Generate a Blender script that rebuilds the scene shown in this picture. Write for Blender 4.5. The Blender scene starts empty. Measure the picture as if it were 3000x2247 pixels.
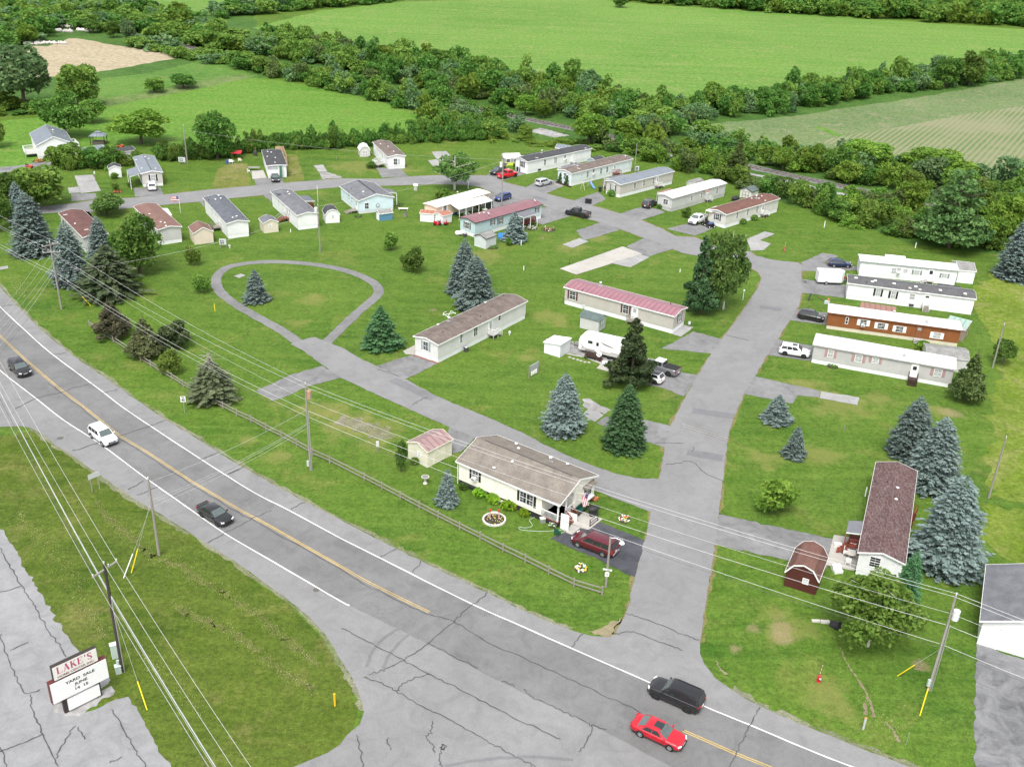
import bpy, bmesh, math, random
import numpy as np
from mathutils import Vector, Matrix
from mathutils.geometry import tessellate_polygon
rnd = random.Random(7)
R = math.radians
SC = bpy.context.scene
COL = SC.collection

# ------------------------------------------------------------------ camera, sky, sun, exposure
CAM_H, FPX, TILT, ROLL = 65.85, 2980.0, R(26.65), R(2.33)
SCX, SCY = 1500.0, 1123.5
_u = Vector((0, math.sin(TILT), math.cos(TILT)))
FWD = Vector((0, math.cos(TILT), -math.sin(TILT)))
CR = Vector((math.cos(ROLL), 0, 0)) + _u * math.sin(ROLL)
CU = Vector((-math.sin(ROLL), 0, 0)) + _u * math.cos(ROLL)
CAMP = Vector((0, 0, CAM_H))
cam = bpy.data.cameras.new('camera')
cam.sensor_width = 36.0
cam.lens = 36.0 * FPX / 3000.0
cam.clip_start, cam.clip_end = 1.0, 6000.0
co = bpy.data.objects.new('camera', cam)
COL.objects.link(co)
co.matrix_world = Matrix(((CR.x, CU.x, -FWD.x, 0), (CR.y, CU.y, -FWD.y, 0), (CR.z, CU.z, -FWD.z, CAM_H), (0, 0, 0, 1)))
SC.camera = co

SUN_EL, SUN_AZ = R(60), R(-168)      # azimuth: clockwise from +Y (the way the drone looks)
wd = bpy.data.worlds.new('World')
SC.world = wd
wd.use_nodes = True
nt = wd.node_tree
bg = nt.nodes['Background']
sky = nt.nodes.new('ShaderNodeTexSky')
sky.sky_type = 'NISHITA'
sky.sun_disc = False
sky.sun_elevation = SUN_EL
sky.sun_rotation = SUN_AZ
sky.air_density, sky.dust_density, sky.ozone_density = 1.0, 4.0, 1.0
hs = nt.nodes.new('ShaderNodeHueSaturation')
hs.inputs['Saturation'].default_value = 0.22      # a bright white overcast
nt.links.new(sky.outputs[0], hs.inputs['Color'])
nt.links.new(hs.outputs[0], bg.inputs['Color'])
bg.inputs['Strength'].default_value = 0.15
sl = bpy.data.lights.new('sun', 'SUN')
sl.energy, sl.angle, sl.color = 1.2, R(20), (1.0, 0.96, 0.9)
so = bpy.data.objects.new('sun', sl)
COL.objects.link(so)
sd = Vector((math.sin(SUN_AZ) * math.cos(SUN_EL), math.cos(SUN_AZ) * math.cos(SUN_EL), math.sin(SUN_EL)))
so.rotation_euler = sd.to_track_quat('Z', 'Y').to_euler()
SC.view_settings.view_transform = 'Standard'
SC.view_settings.look = 'None'
SC.view_settings.gamma = 1.0
SC.view_settings.exposure = 1.05
try:
    SC.cycles.max_bounces = 5
    SC.cycles.transparent_max_bounces = 4
    SC.cycles.use_denoising = True
except Exception:
    pass

# ------------------------------------------------------------------ survey: sheet name + sheet coordinates -> ground point
S1 = .45269
SHEET = {1: (0, 0, S1), 2: (1000, 0, S1), 3: (2000, 0, S1), 4: (0, 750, S1), 5: (1000, 750, S1), 6: (2000, 750, S1),
         7: (0, 1497, S1), 8: (1000, 1497, S1), 9: (2000, 1497, S1), 'o': (0, 0, 1.35624), 'N': (0, 0, 1.0),
         'a': (1180, 840, .18083), 'b': (1620, 800, .19892), 'c': (1480, 420, .18987), 'd': (1900, 480, .18987),
         'e': (560, 530, .18083), 'g': (960, 520, .29837), 'h': (2300, 960, .25316), 'k': (2350, 720, .24864),
         'm': (1200, 1250, .3169), 'r': (1560, 900, .22604), 's': (1880, 1960, .15686), 't': (80, 1880, .14486),
         'u': (1640, 1480, .16897), 'v': (0, 340, .22604), 'w': (220, 1220, .217), 'x': (720, 420, .22604),
         'y': (2230, 860, .12206), 'z': (0, 600, .1811), 'q': (1400, 460, .11754), 'n': (2440, 1500, .14486)}
def nat(k, x, y):
    a, b, s = SHEET[k]
    return a + s * x, b + s * y
def ray(k, x, y):
    px, py = nat(k, x, y)
    return (FWD + CR * ((px - SCX) / FPX) - CU * ((py - SCY) / FPX))
def G(k, x, y, z=0.0):
    d = ray(k, x, y)
    return CAMP + d * ((z - CAM_H) / d.z)
def onplane(k, x, y, p, n):
    d = ray(k, x, y)
    return CAMP + d * ((p - CAMP).dot(n) / d.dot(n))
def hgt(base, k, x, y):
    """height above a ground point of what stands over it at the sheet point"""
    d = ray(k, x, y)
    h = Vector((d.x, d.y))
    t = math.hypot(base.x, base.y) / h.length
    return CAM_H + d.z * t
def mpp(p):
    """metres per photo pixel at a point"""
    return (p - CAMP).dot(FWD) / FPX
def poly(k, *pts):
    return [G(k, *p) for p in pts]

# ------------------------------------------------------------------ materials
MATS = {}
class NT:
    def __init__(s, name):
        s.m = bpy.data.materials.new(name)
        s.m.use_nodes = True
        s.t = s.m.node_tree
        s.b = s.t.nodes['Principled BSDF']
        s.out = s.t.nodes['Material Output']
    def n(s, typ, **kw):
        nd = s.t.nodes.new('ShaderNode' + typ)
        for k, v in kw.items():
            if hasattr(nd, k) and k not in nd.inputs:
                setattr(nd, k, v)
            else:
                nd.inputs[k].default_value = v
        return nd
    def l(s, a, b):
        s.t.links.new(a, b)
    def noise(s, vec, scale, detail=4, rough=.55, dist=0):
        nd = s.n('TexNoise', Scale=scale, Detail=detail, Roughness=rough, Distortion=dist)
        if vec is not None: s.l(vec, nd.inputs['Vector'])
        return nd.outputs['Fac']
    def ramp(s, fac, stops):
        nd = s.n('ValToRGB')
        e = nd.color_ramp.elements
        while len(e) < len(stops): e.new(.5)
        for i, (p, c) in enumerate(stops):
            e[i].position = p
            e[i].color = (c, c, c, 1) if not hasattr(c, '__len__') else (*c, 1)
        s.l(fac, nd.inputs['Fac'])
        return nd.outputs['Color']
    def mix(s, fac, a, b, mode='MIX'):
        nd = s.n('MixRGB', blend_type=mode)
        for i, v in ((0, fac), (1, a), (2, b)):
            if hasattr(v, 'is_linked'): s.l(v, nd.inputs[i])
            elif hasattr(v, '__len__'): nd.inputs[i].default_value = (*v, 1)
            else: nd.inputs[i].default_value = v
        return nd.outputs[0]
    def bump(s, h, strength=.3, dist=.05):
        nd = s.n('Bump', Strength=strength, Distance=dist)
        s.l(h, nd.inputs['Height'])
        s.l(nd.outputs[0], s.b.inputs['Normal'])
    def pos(s):
        return s.n('NewGeometry').outputs['Position']
    def obj(s):
        return s.n('TexCoord').outputs['Object']
    def mapv(s, vec, rot=0.0, scale=(1, 1, 1)):
        nd = s.n('Mapping')
        nd.inputs['Rotation'].default_value = (0, 0, rot)
        nd.inputs['Scale'].default_value = scale
        s.l(vec, nd.inputs['Vector'])
        return nd.outputs[0]
    def fin(s, col, rough=.7, spec=.3):
        if hasattr(col, 'is_linked'): s.l(col, s.b.inputs['Base Color'])
        else: s.b.inputs['Base Color'].default_value = (*col, 1)
        s.b.inputs['Roughness'].default_value = rough
        s.b.inputs['Specular IOR Level'].default_value = spec
        return s.m
def M(name, col=None, rough=.6, spec=.35, var=.12, scale=3.0, metal=0.0, coat=0.0):
    """plain material with soft procedural wear"""
    if name in MATS: return MATS[name]
    s = NT(name)
    f = s.noise(s.obj(), scale, 5, .6)
    c2 = tuple(max(0, c * (1 - var)) for c in col)
    c3 = tuple(min(1, c * (1 + var * .6)) for c in col)
    s.fin(s.mix(f, c2, c3), rough, spec)
    s.b.inputs['Metallic'].default_value = metal
    if coat:
        s.b.inputs['Coat Weight'].default_value = coat
        s.b.inputs['Coat Roughness'].default_value = .08
    MATS[name] = s.m
    return s.m

def m_grass(name, dark, mid, light, dry=None, dryamt=.0, s1=.05, fine=2.2, stripe=None, stripew=.25, spots=None, clover=False):
    s = NT(name)
    p = s.pos()
    big = s.noise(p, s1, 3, .5, .4)
    med = s.noise(p, .32, 5, .65)
    fin = s.noise(p, fine, 4, .75)
    c = s.mix(s.ramp(big, [(.35, 0), (.65, 1)]), dark, mid)
    c = s.mix(s.ramp(med, [(.38, 0), (.72, .75)]), c, light)
    if stripe is not None:
        w = s.noise(s.mapv(p, stripe, (stripew * .06, stripew, 1)), 1.0, 5, .65, .5)
        c = s.mix(s.ramp(w, [(.4, 0), (.7, .8)]), c, light)
    if dry:
        d = s.noise(p, .11, 6, .7, .6)
        c = s.mix(s.ramp(d, [(.56 - dryamt, 0), (.74 - dryamt * .5, .85)]), c, dry)
    c = s.mix(1.0, c, s.ramp(fin, [(.28, .55), (.52, 1.0), (.78, 1.35)]), 'MULTIPLY')
    m2 = s.noise(p, .85, 4, .7)
    c = s.mix(1.0, c, s.ramp(m2, [(.3, .79), (.7, 1.17)]), 'MULTIPLY')
    if clover:
        k = s.noise(p, 5.5, 2, .5)
        k2 = s.noise(p, .07, 3, .6)
        c = s.mix(s.mix(1.0, s.ramp(k, [(.64, 0), (.72, .55)]), s.ramp(k2, [(.45, 0), (.6, 1)]), 'MULTIPLY'), c, (.30, .33, .20))
    for (sx, sy, sr, scol) in spots or ():
        dn = s.n('VectorMath', operation='DISTANCE')
        s.l(p, dn.inputs[0])
        dn.inputs[1].default_value = (sx, sy, 0)
        ad = s.n('Math', operation='MULTIPLY_ADD')
        s.l(med, ad.inputs[0])
        ad.inputs[1].default_value = -3.4 * sr
        s.l(dn.outputs['Value'], ad.inputs[2])
        mr = s.n('MapRange')
        mr.inputs['From Min'].default_value = -1.15 * sr
        mr.inputs['From Max'].default_value = -.5 * sr
        mr.inputs['To Min'].default_value = .5
        mr.inputs['To Max'].default_value = 0
        s.l(ad.outputs[0], mr.inputs['Value'])
        c = s.mix(mr.outputs[0], c, scol)
    vf = s.noise(p, 7.0, 3, .7)
    c = s.mix(1.0, c, s.ramp(vf, [(.3, .72), (.7, 1.25)]), 'MULTIPLY')
    s.bump(fin, .5, .25)
    MATS[name] = s.fin(c, .85, .1)
    return s.m
def m_asphalt(name, col, var=.16, patch=.12, rough=.85):
    s = NT(name)
    p = s.pos()
    a = s.noise(p, .12, 5, .6, .3)
    b = s.noise(p, 1.1, 5, .7)
    g = s.noise(p, 9, 3, .8)
    c = s.mix(s.ramp(a, [(.3, 0), (.7, 1)]), tuple(x * (1 - var) for x in col), tuple(x * (1 + var) for x in col))
    c = s.mix(s.ramp(b, [(.3, 0), (.75, patch)]), c, tuple(min(1, x * 1.6) for x in col))
    e = s.noise(p, .4, 6, .7, 1.2)
    c = s.mix(1.0, c, s.ramp(e, [(.32, 1 - var * 1.3), (.5, 1.0), (.72, 1 + var)]), 'MULTIPLY')
    q = s.noise(p, .23, 3, .5, 3.0)
    c = s.mix(s.ramp(q, [(.60, 0), (.66, .35 * min(1, var * 5)), (.70, 0)]), c, tuple(x * .62 for x in col))
    c = s.mix(1.0, c, s.ramp(g, [(.3, .86), (.7, 1.12)]), 'MULTIPLY')
    s.bump(g, .2, .02)
    MATS[name] = s.fin(c, rough, .25)
    return s.m
def m_shingle(name, col, c2, scale=3.0, streak=.0, streakcol=(.08, .07, .06)):
    s = NT(name)
    o = s.obj()
    br = s.n('TexBrick', Scale=scale)
    br.inputs['Color1'].default_value = (*col, 1)
    br.inputs['Color2'].default_value = (*c2, 1)
    br.inputs['Mortar'].default_value = (*[x * .55 for x in col], 1)
    br.inputs['Mortar Size'].default_value = .03
    br.inputs['Bias'].default_value = -.1
    s.l(o, br.inputs['Vector'])
    n1 = s.noise(o, .9, 5, .65)
    c = s.mix(1.0, br.outputs['Color'], s.ramp(n1, [(.3, .78), (.7, 1.18)]), 'MULTIPLY')
    if streak:
        n2 = s.noise(s.mapv(o, 0, (.5, .22, 1)), 2.4, 5, .7)
        c = s.mix(s.ramp(n2, [(.45, 0), (.7, streak)]), c, streakcol)
    MATS[name] = s.fin(c, .9, .15)
    return s.m
def m_ribbed(name, col, freq=.36, ax='X', rough=.4):
    s = NT(name)
    o = s.obj()
    w = s.n('TexWave', Scale=freq, Distortion=0, bands_direction=ax)
    s.l(o, w.inputs['Vector'])
    n1 = s.noise(o, .8, 4)
    c = s.mix(s.ramp(w.outputs['Fac'], [(.0, 0), (.25, 1)]), tuple(x * .62 for x in col), col)
    c = s.mix(1.0, c, s.ramp(n1, [(.3, .88), (.7, 1.08)]), 'MULTIPLY')
    s.bump(w.outputs['Fac'], .3, .03)
    MATS[name] = s.fin(c, rough, .4)
    return s.m
def m_siding(name, col, freq=1.3, ax='Z', var=.1):
    s = NT(name)
    o = s.obj()
    w = s.n('TexWave', Scale=freq, Distortion=0, wave_profile='SAW', bands_direction=ax)
    s.l(o, w.inputs['Vector'])
    n1 = s.noise(o, .7, 5, .6)
    c = s.mix(s.ramp(w.outputs['Fac'], [(.0, 0), (.12, 1)]), tuple(x * .8 for x in col), col)
    c = s.mix(1.0, c, s.ramp(n1, [(.3, 1 - var), (.7, 1 + var * .4)]), 'MULTIPLY')
    s.bump(w.outputs['Fac'], .25, .02)
    MATS[name] = s.fin(c, .55, .3)
    return s.m
def m_leaf(name, dark, light, hue=.02, trans=.4):
    s = NT(name)
    dark, light = (tuple(x * 1.5 for x in q) for q in (dark, light))
    at = s.n('Attribute', attribute_name='tint')
    oi = s.n('ObjectInfo')
    c = s.mix(at.outputs['Fac'], dark, light)
    h = s.n('HueSaturation', Saturation=1.0)
    mr = s.n('MapRange')
    mr.inputs['To Min'].default_value = .5 - hue
    mr.inputs['To Max'].default_value = .5 + hue
    s.l(oi.outputs['Random'], mr.inputs['Value'])
    s.l(mr.outputs[0], h.inputs['Hue'])
    mv = s.n('MapRange')
    mv.inputs['To Min'].default_value = .8
    mv.inputs['To Max'].default_value = 1.25
    s.l(oi.outputs['Random'], mv.inputs['Value'])
    s.l(mv.outputs[0], h.inputs['Value'])
    s.l(c, h.inputs['Color'])
    col = h.outputs[0]
    s.fin(col, .7, .15)
    tr = s.n('BsdfTranslucent')
    s.l(col, tr.inputs['Color'])
    mx = s.n('MixShader')
    mx.inputs[0].default_value = trans
    s.l(s.b.outputs[0], mx.inputs[1])
    s.l(tr.outputs[0], mx.inputs[2])
    s.l(mx.outputs[0], s.out.inputs['Surface'])
    MATS[name] = s.m
    return s.m

# ------------------------------------------------------------------ mesh builder, things and parts
class MB:
    def __init__(s):
        s.v, s.f, s.m, s.mats = [], [], [], []
    def mi(s, mat):
        if mat not in s.mats: s.mats.append(mat)
        return s.mats.index(mat)
    def add(s, vs, fs, mat):
        o = len(s.v)
        s.v += [tuple(v) for v in vs]
        i = s.mi(mat)
        for f in fs:
            s.f.append([o + q for q in f])
            s.m.append(i)
        return s
    def box(s, c, d, mat, rz=0.0, rx=0.0, ry=0.0):
        x, y, z = d[0] / 2, d[1] / 2, d[2] / 2
        vs = [Vector((a * x, b * y, e * z)) for a in (-1, 1) for b in (-1, 1) for e in (-1, 1)]
        if rz or rx or ry:
            mm = Matrix.Rotation(rz, 3, 'Z') @ Matrix.Rotation(ry, 3, 'Y') @ Matrix.Rotation(rx, 3, 'X')
            vs = [mm @ v for v in vs]
        c = Vector(c)
        return s.add([v + c for v in vs], [(0, 1, 3, 2), (4, 6, 7, 5), (0, 4, 5, 1), (2, 3, 7, 6), (0, 2, 6, 4), (1, 5, 7, 3)], mat)
    def bar(s, a, b, w, h, mat):
        """box beam from a to b"""
        a, b = Vector(a), Vector(b)
        d = (b - a).normalized()
        up = Vector((0, 0, 1)) if abs(d.z) < .95 else Vector((1, 0, 0))
        sd = d.cross(up).normalized() * (w / 2)
        u = sd.cross(d).normalized() * (h / 2)
        vs = [p + i * sd + j * u for p in (a, b) for i in (-1, 1) for j in (-1, 1)]
        return s.add(vs, [(0, 1, 3, 2), (4, 6, 7, 5), (0, 4, 5, 1), (2, 3, 7, 6), (0, 2, 6, 4), (1, 5, 7, 3)], mat)
    def cyl(s, a, b, r0, r1, mat, n=8, cap=True):
        a, b = Vector(a), Vector(b)
        d = (b - a).normalized()
        up = Vector((0, 0, 1)) if abs(d.z) < .95 else Vector((1, 0, 0))
        x = d.cross(up).normalized()
        y = d.cross(x)
        vs = [p + (x * math.cos(t) + y * math.sin(t)) * r for p, r in ((a, r0), (b, r1)) for t in [2 * math.pi * i / n for i in range(n)]]
        fs = [(i, (i + 1) % n, n + (i + 1) % n, n + i) for i in range(n)]
        if cap: fs += [tuple(range(n - 1, -1, -1)), tuple(range(n, 2 * n))]
        return s.add(vs, fs, mat)
    def tube(s, pts, r, mat, n=5):
        for a, b in zip(pts, pts[1:]): s.cyl(a, b, r, r, mat, n, False)
        return s
    def ell(s, c, rad, mat, nu=10, nv=6):
        vs, fs = [], []
        c = Vector(c)
        for j in range(nv + 1):
            t = math.pi * j / nv
            for i in range(nu):
                p = 2 * math.pi * i / nu
                vs.append(c + Vector((rad[0] * math.sin(t) * math.cos(p), rad[1] * math.sin(t) * math.sin(p), rad[2] * math.cos(t))))
        for j in range(nv):
            for i in range(nu):
                fs.append((j * nu + i, j * nu + (i + 1) % nu, (j + 1) * nu + (i + 1) % nu, (j + 1) * nu + i))
        return s.add(vs, fs, mat)
    def extrude(s, pts, z0, z1, mat, top=None):
        n = len(pts)
        vs = [(p[0], p[1], z0) for p in pts] + [(p[0], p[1], z1) for p in pts]
        s.add(vs, [(i, (i + 1) % n, n + (i + 1) % n, n + i) for i in range(n)], mat)
        tri = tessellate_polygon([[Vector((p[0], p[1], 0)) for p in pts]])
        s.add([(p[0], p[1], z1) for p in pts], [t for t in tri], top or mat)
        s.add([(p[0], p[1], z0) for p in pts], [t for t in tri], mat)
        return s
    def prism(s, prof, x0, x1, mat, ax=0):
        """profile (y,z) swept along x"""
        n = len(prof)
        mk = (lambda x, q: (x, q[0], q[1])) if ax == 0 else (lambda x, q: (q[0], x, q[1]))
        vs = [mk(x0, q) for q in prof] + [mk(x1, q) for q in prof]
        return s.add(vs, [(i, (i + 1) % n, n + (i + 1) % n, n + i) for i in range(n)] + [tuple(range(n)), tuple(range(2 * n - 1, n - 1, -1))], mat)
    def build(s, name, parent=None, label=None, smooth=False, bevel=0.0, loc=None):
        me = bpy.data.meshes.new(name)
        me.from_pydata(s.v, [], s.f)
        for m in s.mats: me.materials.append(m)
        me.polygons.foreach_set('material_index', s.m)
        bm = bmesh.new()
        bm.from_mesh(me)
        bmesh.ops.recalc_face_normals(bm, faces=bm.faces)
        bm.to_mesh(me)
        bm.free()
        if smooth: me.polygons.foreach_set('use_smooth', [True] * len(me.polygons))
        me.update()
        o = bpy.data.objects.new(name, me)
        COL.objects.link(o)
        if loc is not None: o.location = loc
        if parent is not None: o.parent = parent
        if label: o['label'] = label
        if bevel:
            b = o.modifiers.new('bevel', 'BEVEL')
            b.width, b.segments, b.limit_method = bevel, 2, 'ANGLE'
            b.angle_limit = R(35)
        return o
def tag(o, label=None, cat=None, group=None, kind=None):
    for k, v in (('label', label), ('category', cat), ('group', group), ('kind', kind)):
        if v: o[k] = v
    return o
def thing(name, label, cat, loc, rz=0.0, group=None):
    o = bpy.data.objects.new(name, None)
    o.empty_display_size = .3
    COL.objects.link(o)
    o.location = loc
    o.rotation_euler = (0, 0, rz)
    return tag(o, label, cat, group)
def solo(name, label, cat, mb, loc, rz=0.0, group=None, **kw):
    o = mb.build(name, loc=loc, **kw)
    o.rotation_euler = (0, 0, rz)
    return tag(o, label, cat, group)
def copy_tree(o, parent=None):
    c = o.copy()
    COL.objects.link(c)
    if parent is not None: c.parent = parent
    for ch in list(o.children): copy_tree(ch, c)
    return c
def ang(v):
    return math.atan2(v.y, v.x)

# ------------------------------------------------------------------ ground sheets
ZL = [0.0]
def smooth_line(pts, sub=6, closed=False):
    out = []
    n = len(pts)
    rng = range(n if closed else n - 1)
    for i in rng:
        if closed: p = [pts[(i + j) % n] for j in (-1, 0, 1, 2)]
        else: p = [pts[max(0, i - 1)], pts[i], pts[i + 1], pts[min(n - 1, i + 2)]]
        for k in range(sub):
            t = k / sub
            out.append(.5 * ((2 * p[1]) + (p[2] - p[0]) * t + (2 * p[0] - 5 * p[1] + 4 * p[2] - p[3]) * t * t + (3 * p[1] - p[0] - 3 * p[2] + p[3]) * t ** 3))
    if not closed: out.append(pts[-1])
    return out
def ragged(pts, step=.7, amp=.12):
    out = []
    n = len(pts)
    for i in range(n):
        a, b = pts[i], pts[(i + 1) % n]
        L = (b - a).length
        k = max(1, min(60, int(L / step)))
        nr = Vector((-(b - a).y, (b - a).x, 0)) / max(L, 1e-6)
        for j in range(k):
            out.append(a + (b - a) * (j / k) + (nr * rnd.gauss(0, amp) if j else Vector((0, 0, 0))))
    return out
def sheet(name, polys, z, mat, amp=.1, step=.7, kind='structure'):
    """flat sheets lying z above the soil, all of one kind of surface"""
    mb = MB()
    for pts in polys:
        pts = [Vector((p.x, p.y, 0)) for p in pts]
        if amp: pts = ragged(pts, step, amp)
        mb.add([(p.x, p.y, z) for p in pts], [t for t in tessellate_polygon([pts])], mat)
    me = bpy.data.meshes.new(name)
    me.from_pydata(mb.v, [], mb.f)
    me.materials.append(mat)
    bm = bmesh.new()
    bm.from_mesh(me)
    for f in bm.faces:
        f.normal_update()
        if f.normal.z < 0: f.normal_flip()
    bm.to_mesh(me)
    bm.free()
    o = bpy.data.objects.new(name, me)
    COL.objects.link(o)
    o['kind'] = kind
    return o
def ribbon_pts(line, w):
    L, Rr = [], []
    n = len(line)
    for i, p in enumerate(line):
        d = (line[min(n - 1, i + 1)] - line[max(0, i - 1)]).normalized()
        nr = Vector((-d.y, d.x, 0))
        ww = w(i / (n - 1)) if callable(w) else w
        L.append(p + nr * ww / 2)
        Rr.append(p - nr * ww / 2)
    return L, Rr
def ribbons(name, lines, w, z, mat, amp=0.0, kind='structure'):
    vs, fs = [], []
    for line in lines:
        L, Rr = ribbon_pts([Vector((p.x, p.y, 0)) for p in line], w)
        o = len(vs)
        for a, b in zip(L, Rr):
            for q in (a, b): vs.append((q.x + rnd.gauss(0, amp) if amp else q.x, q.y + rnd.gauss(0, amp) if amp else q.y, z))
        fs += [(o + 2 * i, o + 2 * i + 1, o + 2 * i + 3, o + 2 * i + 2) for i in range(len(L) - 1)]
    me = bpy.data.meshes.new(name)
    me.from_pydata(vs, [], fs)
    me.materials.append(mat)
    o = bpy.data.objects.new(name, me)
    COL.objects.link(o)
    o['kind'] = kind
    return o
# ------------------------------------------------------------------ ground, fields, pavements
TH, SO = (.19, .185, .06), (.26, .20, .12)
SPOTS = [(*G(k, x, y).xy, r, c) for k, x, y, r, c in ((5, 180, 1120, 4.5, TH), (5, 20, 1060, 3.5, TH), (4, 2050, 980, 3, TH), (9, 660, 770, 2.6, TH), (9, 640, 740, 1.2, SO), (9, 660, 825, 1.0, SO), (9, 338, 888, .8, SO), (9, 460, 760, .9, SO), (6, 1000, 960, 4.0, TH), (6, 800, 850, 2.5, TH), (6, 1280, 930, 2.5, TH), (6, 1640, 1005, 2.2, TH), (6, 1760, 1015, 1.6, SO), (2, 1480, 1600, 3.5, TH), (2, 1640, 1540, 3, TH),
  (9, 980, 1230, 2.5, TH), (2, 900, 1660, 4, TH), (5, 600, 350, .9, SO), (5, 1350, 400, 3, TH), (5, 1430, 440, 1.5, TH), (5, 1200, 660, 1.2, TH), (2, 90, 1080, 6, TH), (8, 350, 350, 2, TH), (4, 2020, 280, 2.5, TH), (4, 1900, 440, 2, TH), (6, 540, 1320, 2, TH), (6, 900, 1290, 2.5, TH), (2, 400, 1100, 4, TH), (9, 1540, 1000, .9, SO), (4, 1600, 1200, 1.4, TH), (4, 1800, 1300, 1.6, TH), (5, 700, 1250, 2, TH))]
LAWN = m_grass('lawn_grass', (.041, .100, .011), (.072, .137, .016), (.103, .166, .026), (.16, .175, .045), .01, stripe=R(-38), stripew=.5, spots=SPOTS, clover=True)
MEADOW = m_grass('meadow_grass', (.068, .172, .022), (.106, .22, .034), (.152, .24, .055), (.20, .23, .08), .03, s1=.010, fine=.7, stripe=R(-8), stripew=.16)
HAYF = m_grass('field_grass', (.06, .165, .016), (.088, .20, .024), (.135, .225, .042), (.15, .18, .05), .0, s1=.02, fine=1.0, stripe=R(14), stripew=.22)
ROUGH = m_grass('rough_grass', (.055, .145, .02), (.09, .19, .032), (.14, .215, .055), (.2, .2, .09), .0, s1=.04, fine=1.2)
TALL = m_grass('tall_grass', (.08, .135, .012), (.125, .185, .02), (.185, .22, .05), (.25, .225, .10), .03, s1=.07, fine=1.6)
SCRUB = m_grass('scrub', (.034, .088, .016), (.058, .125, .024), (.085, .155, .034), None, s1=.06, fine=.8)
STUBBLE = m_grass('stubble', (.30, .25, .16), (.335, .285, .195), (.37, .32, .225), (.19, .19, .085), -.04, s1=.03, fine=.6, stripe=R(-10), stripew=.25)
CROP = m_grass('young_crop', (.085, .15, .05), (.125, .185, .07), (.19, .205, .11), (.25, .215, .15), .0, s1=.03, fine=.9)
DRY = m_grass('dry_grass', (.20, .19, .07), (.30, .26, .12), (.36, .31, .18), (.16, .19, .05), .08, s1=.3, fine=3)
THIN = m_grass('thin_grass', (.085, .12, .02), (.14, .16, .035), (.20, .19, .065), (.25, .22, .11), .04, s1=.2, fine=2.5)
ROADA = m_asphalt('worn_asphalt', (.188, .188, .189), .10)
LANEA = m_asphalt('lane_asphalt', (.146, .146, .146), .12, .06)
PARKA = m_asphalt('park_asphalt', (.185, .185, .187), .085)
DRIVEA = m_asphalt('drive_asphalt', (.162, .162, .164), .2, .25)
DARKA = m_asphalt('dark_asphalt', (.06, .062, .072), .25, .12)
LOTA = m_asphalt('lot_asphalt', (.213, .215, .22), .12, .2)
CONC = m_asphalt('pale_concrete', (.35, .335, .305), .1, .15)
CONC2 = m_asphalt('grey_concrete', (.26, .26, .255), .14, .2)
GRAV = m_asphalt('grey_gravel', (.24, .235, .23), .3, .5)
BALL = m_asphalt('ballast_stone', (.145, .142, .138), .3, .5)
PAINTW = m_asphalt('white_paint', (.62, .62, .61), .12, .0)
PAINTY = m_asphalt('yellow_paint', (.42, .31, .12), .15, .1)
SEAL = m_asphalt('black_sealant', (.075, .075, .077), .2, .0)
SOIL = m_asphalt('bare_soil', (.19, .165, .10), .25, .3)
def crop_rows():
    s = NT('row_crop')
    p = s.pos()
    a, b = G('N', 2300 + .3165 * 1700, 200 + .3165 * 430), G('N', 2300 + .3165 * 1250, 200 + .3165 * 800)
    th = ang(b - a)
    w = s.n('TexWave', Scale=.20, Distortion=.9, Detail=1, bands_direction='Y')
    s.l(s.mapv(p, -th), w.inputs['Vector'])
    n1 = s.noise(p, .035, 4, .6)
    n2 = s.noise(p, .8, 4, .7)
    soil = s.mix(n2, (.19, .19, .11), (.24, .23, .15))
    f = s.mix(1.0, s.ramp(w.outputs['Fac'], [(.30, .2), (.75, .85)]), s.ramp(n1, [(.40, .35), (.56, 1)]), 'MULTIPLY')
    c = s.mix(f, soil, s.mix(n2, (.06, .12, .03), (.10, .16, .05)))
    MATS['row_crop'] = s.fin(c, .9, .1)
    return s.m
ROWS = crop_rows()

# the soil with the park's lawns: one sheet out to the horizon
def lawn():
    mb = MB()
    mb.add([(-2500, -200, 0), (2500, -200, 0), (2500, 4500, 0), (-2500, 4500, 0)], [(0, 1, 2, 3)], LAWN)
    o = mb.build('lawn')
    o['kind'] = 'structure'
lawn()
mm = .004
# fields, far to near
sheet('scrub_land', [poly('o', (-300, 330), (0, 250), (230, 235), (480, 175), (600, 165), (900, 245), (1140, 300), (1245, 310), (1400, 345), (1600, 395), (1740, 450), (1960, 525), (2400, 590), (2600, 400), (2400, 140), (1500, 225), (1000, 130), (560, 65), (500, -40), (-500, -40))], 1 * mm, SCRUB, .8, 4)
sheet('field', [poly('o', (545, 60), (700, 22), (880, 4), (1250, -4), (1420, 12), (1750, 30), (2000, 50), (2300, 70), (2700, 90), (2600, 100), (2212, 128), (1900, 172), (1500, 228), (1250, 190), (1000, 135), (840, 112), (700, 92), (600, 72)),
                poly('o', (380, 40), (280, 2), (240, -60), (1250, -60), (900, 0), (500, 32))], 2 * mm, MEADOW, .8, 4)
sheet('far_field', [poly('o', (300, -10), (330, 12), (470, 30), (660, 6), (800, -20))], 3 * mm, MEADOW, .5, 4)
sheet('hay_field', [poly('o', (-60, 300), (0, 262), (110, 252), (240, 228), (345, 207), (440, 187), (545, 168), (600, 172), (700, 192), (800, 215), (920, 248), (905, 290), (760, 300), (560, 305), (330, 312), (210, 330), (60, 360), (-60, 390))], 2 * mm, HAYF, .3, 3)
sheet('rough_meadow', [poly('o', (215, 215), (215, 170), (330, 158), (400, 140), (460, 125), (520, 150), (560, 165), (440, 184), (345, 204), (235, 226))], 2 * mm, ROUGH, .6, 3)
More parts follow.
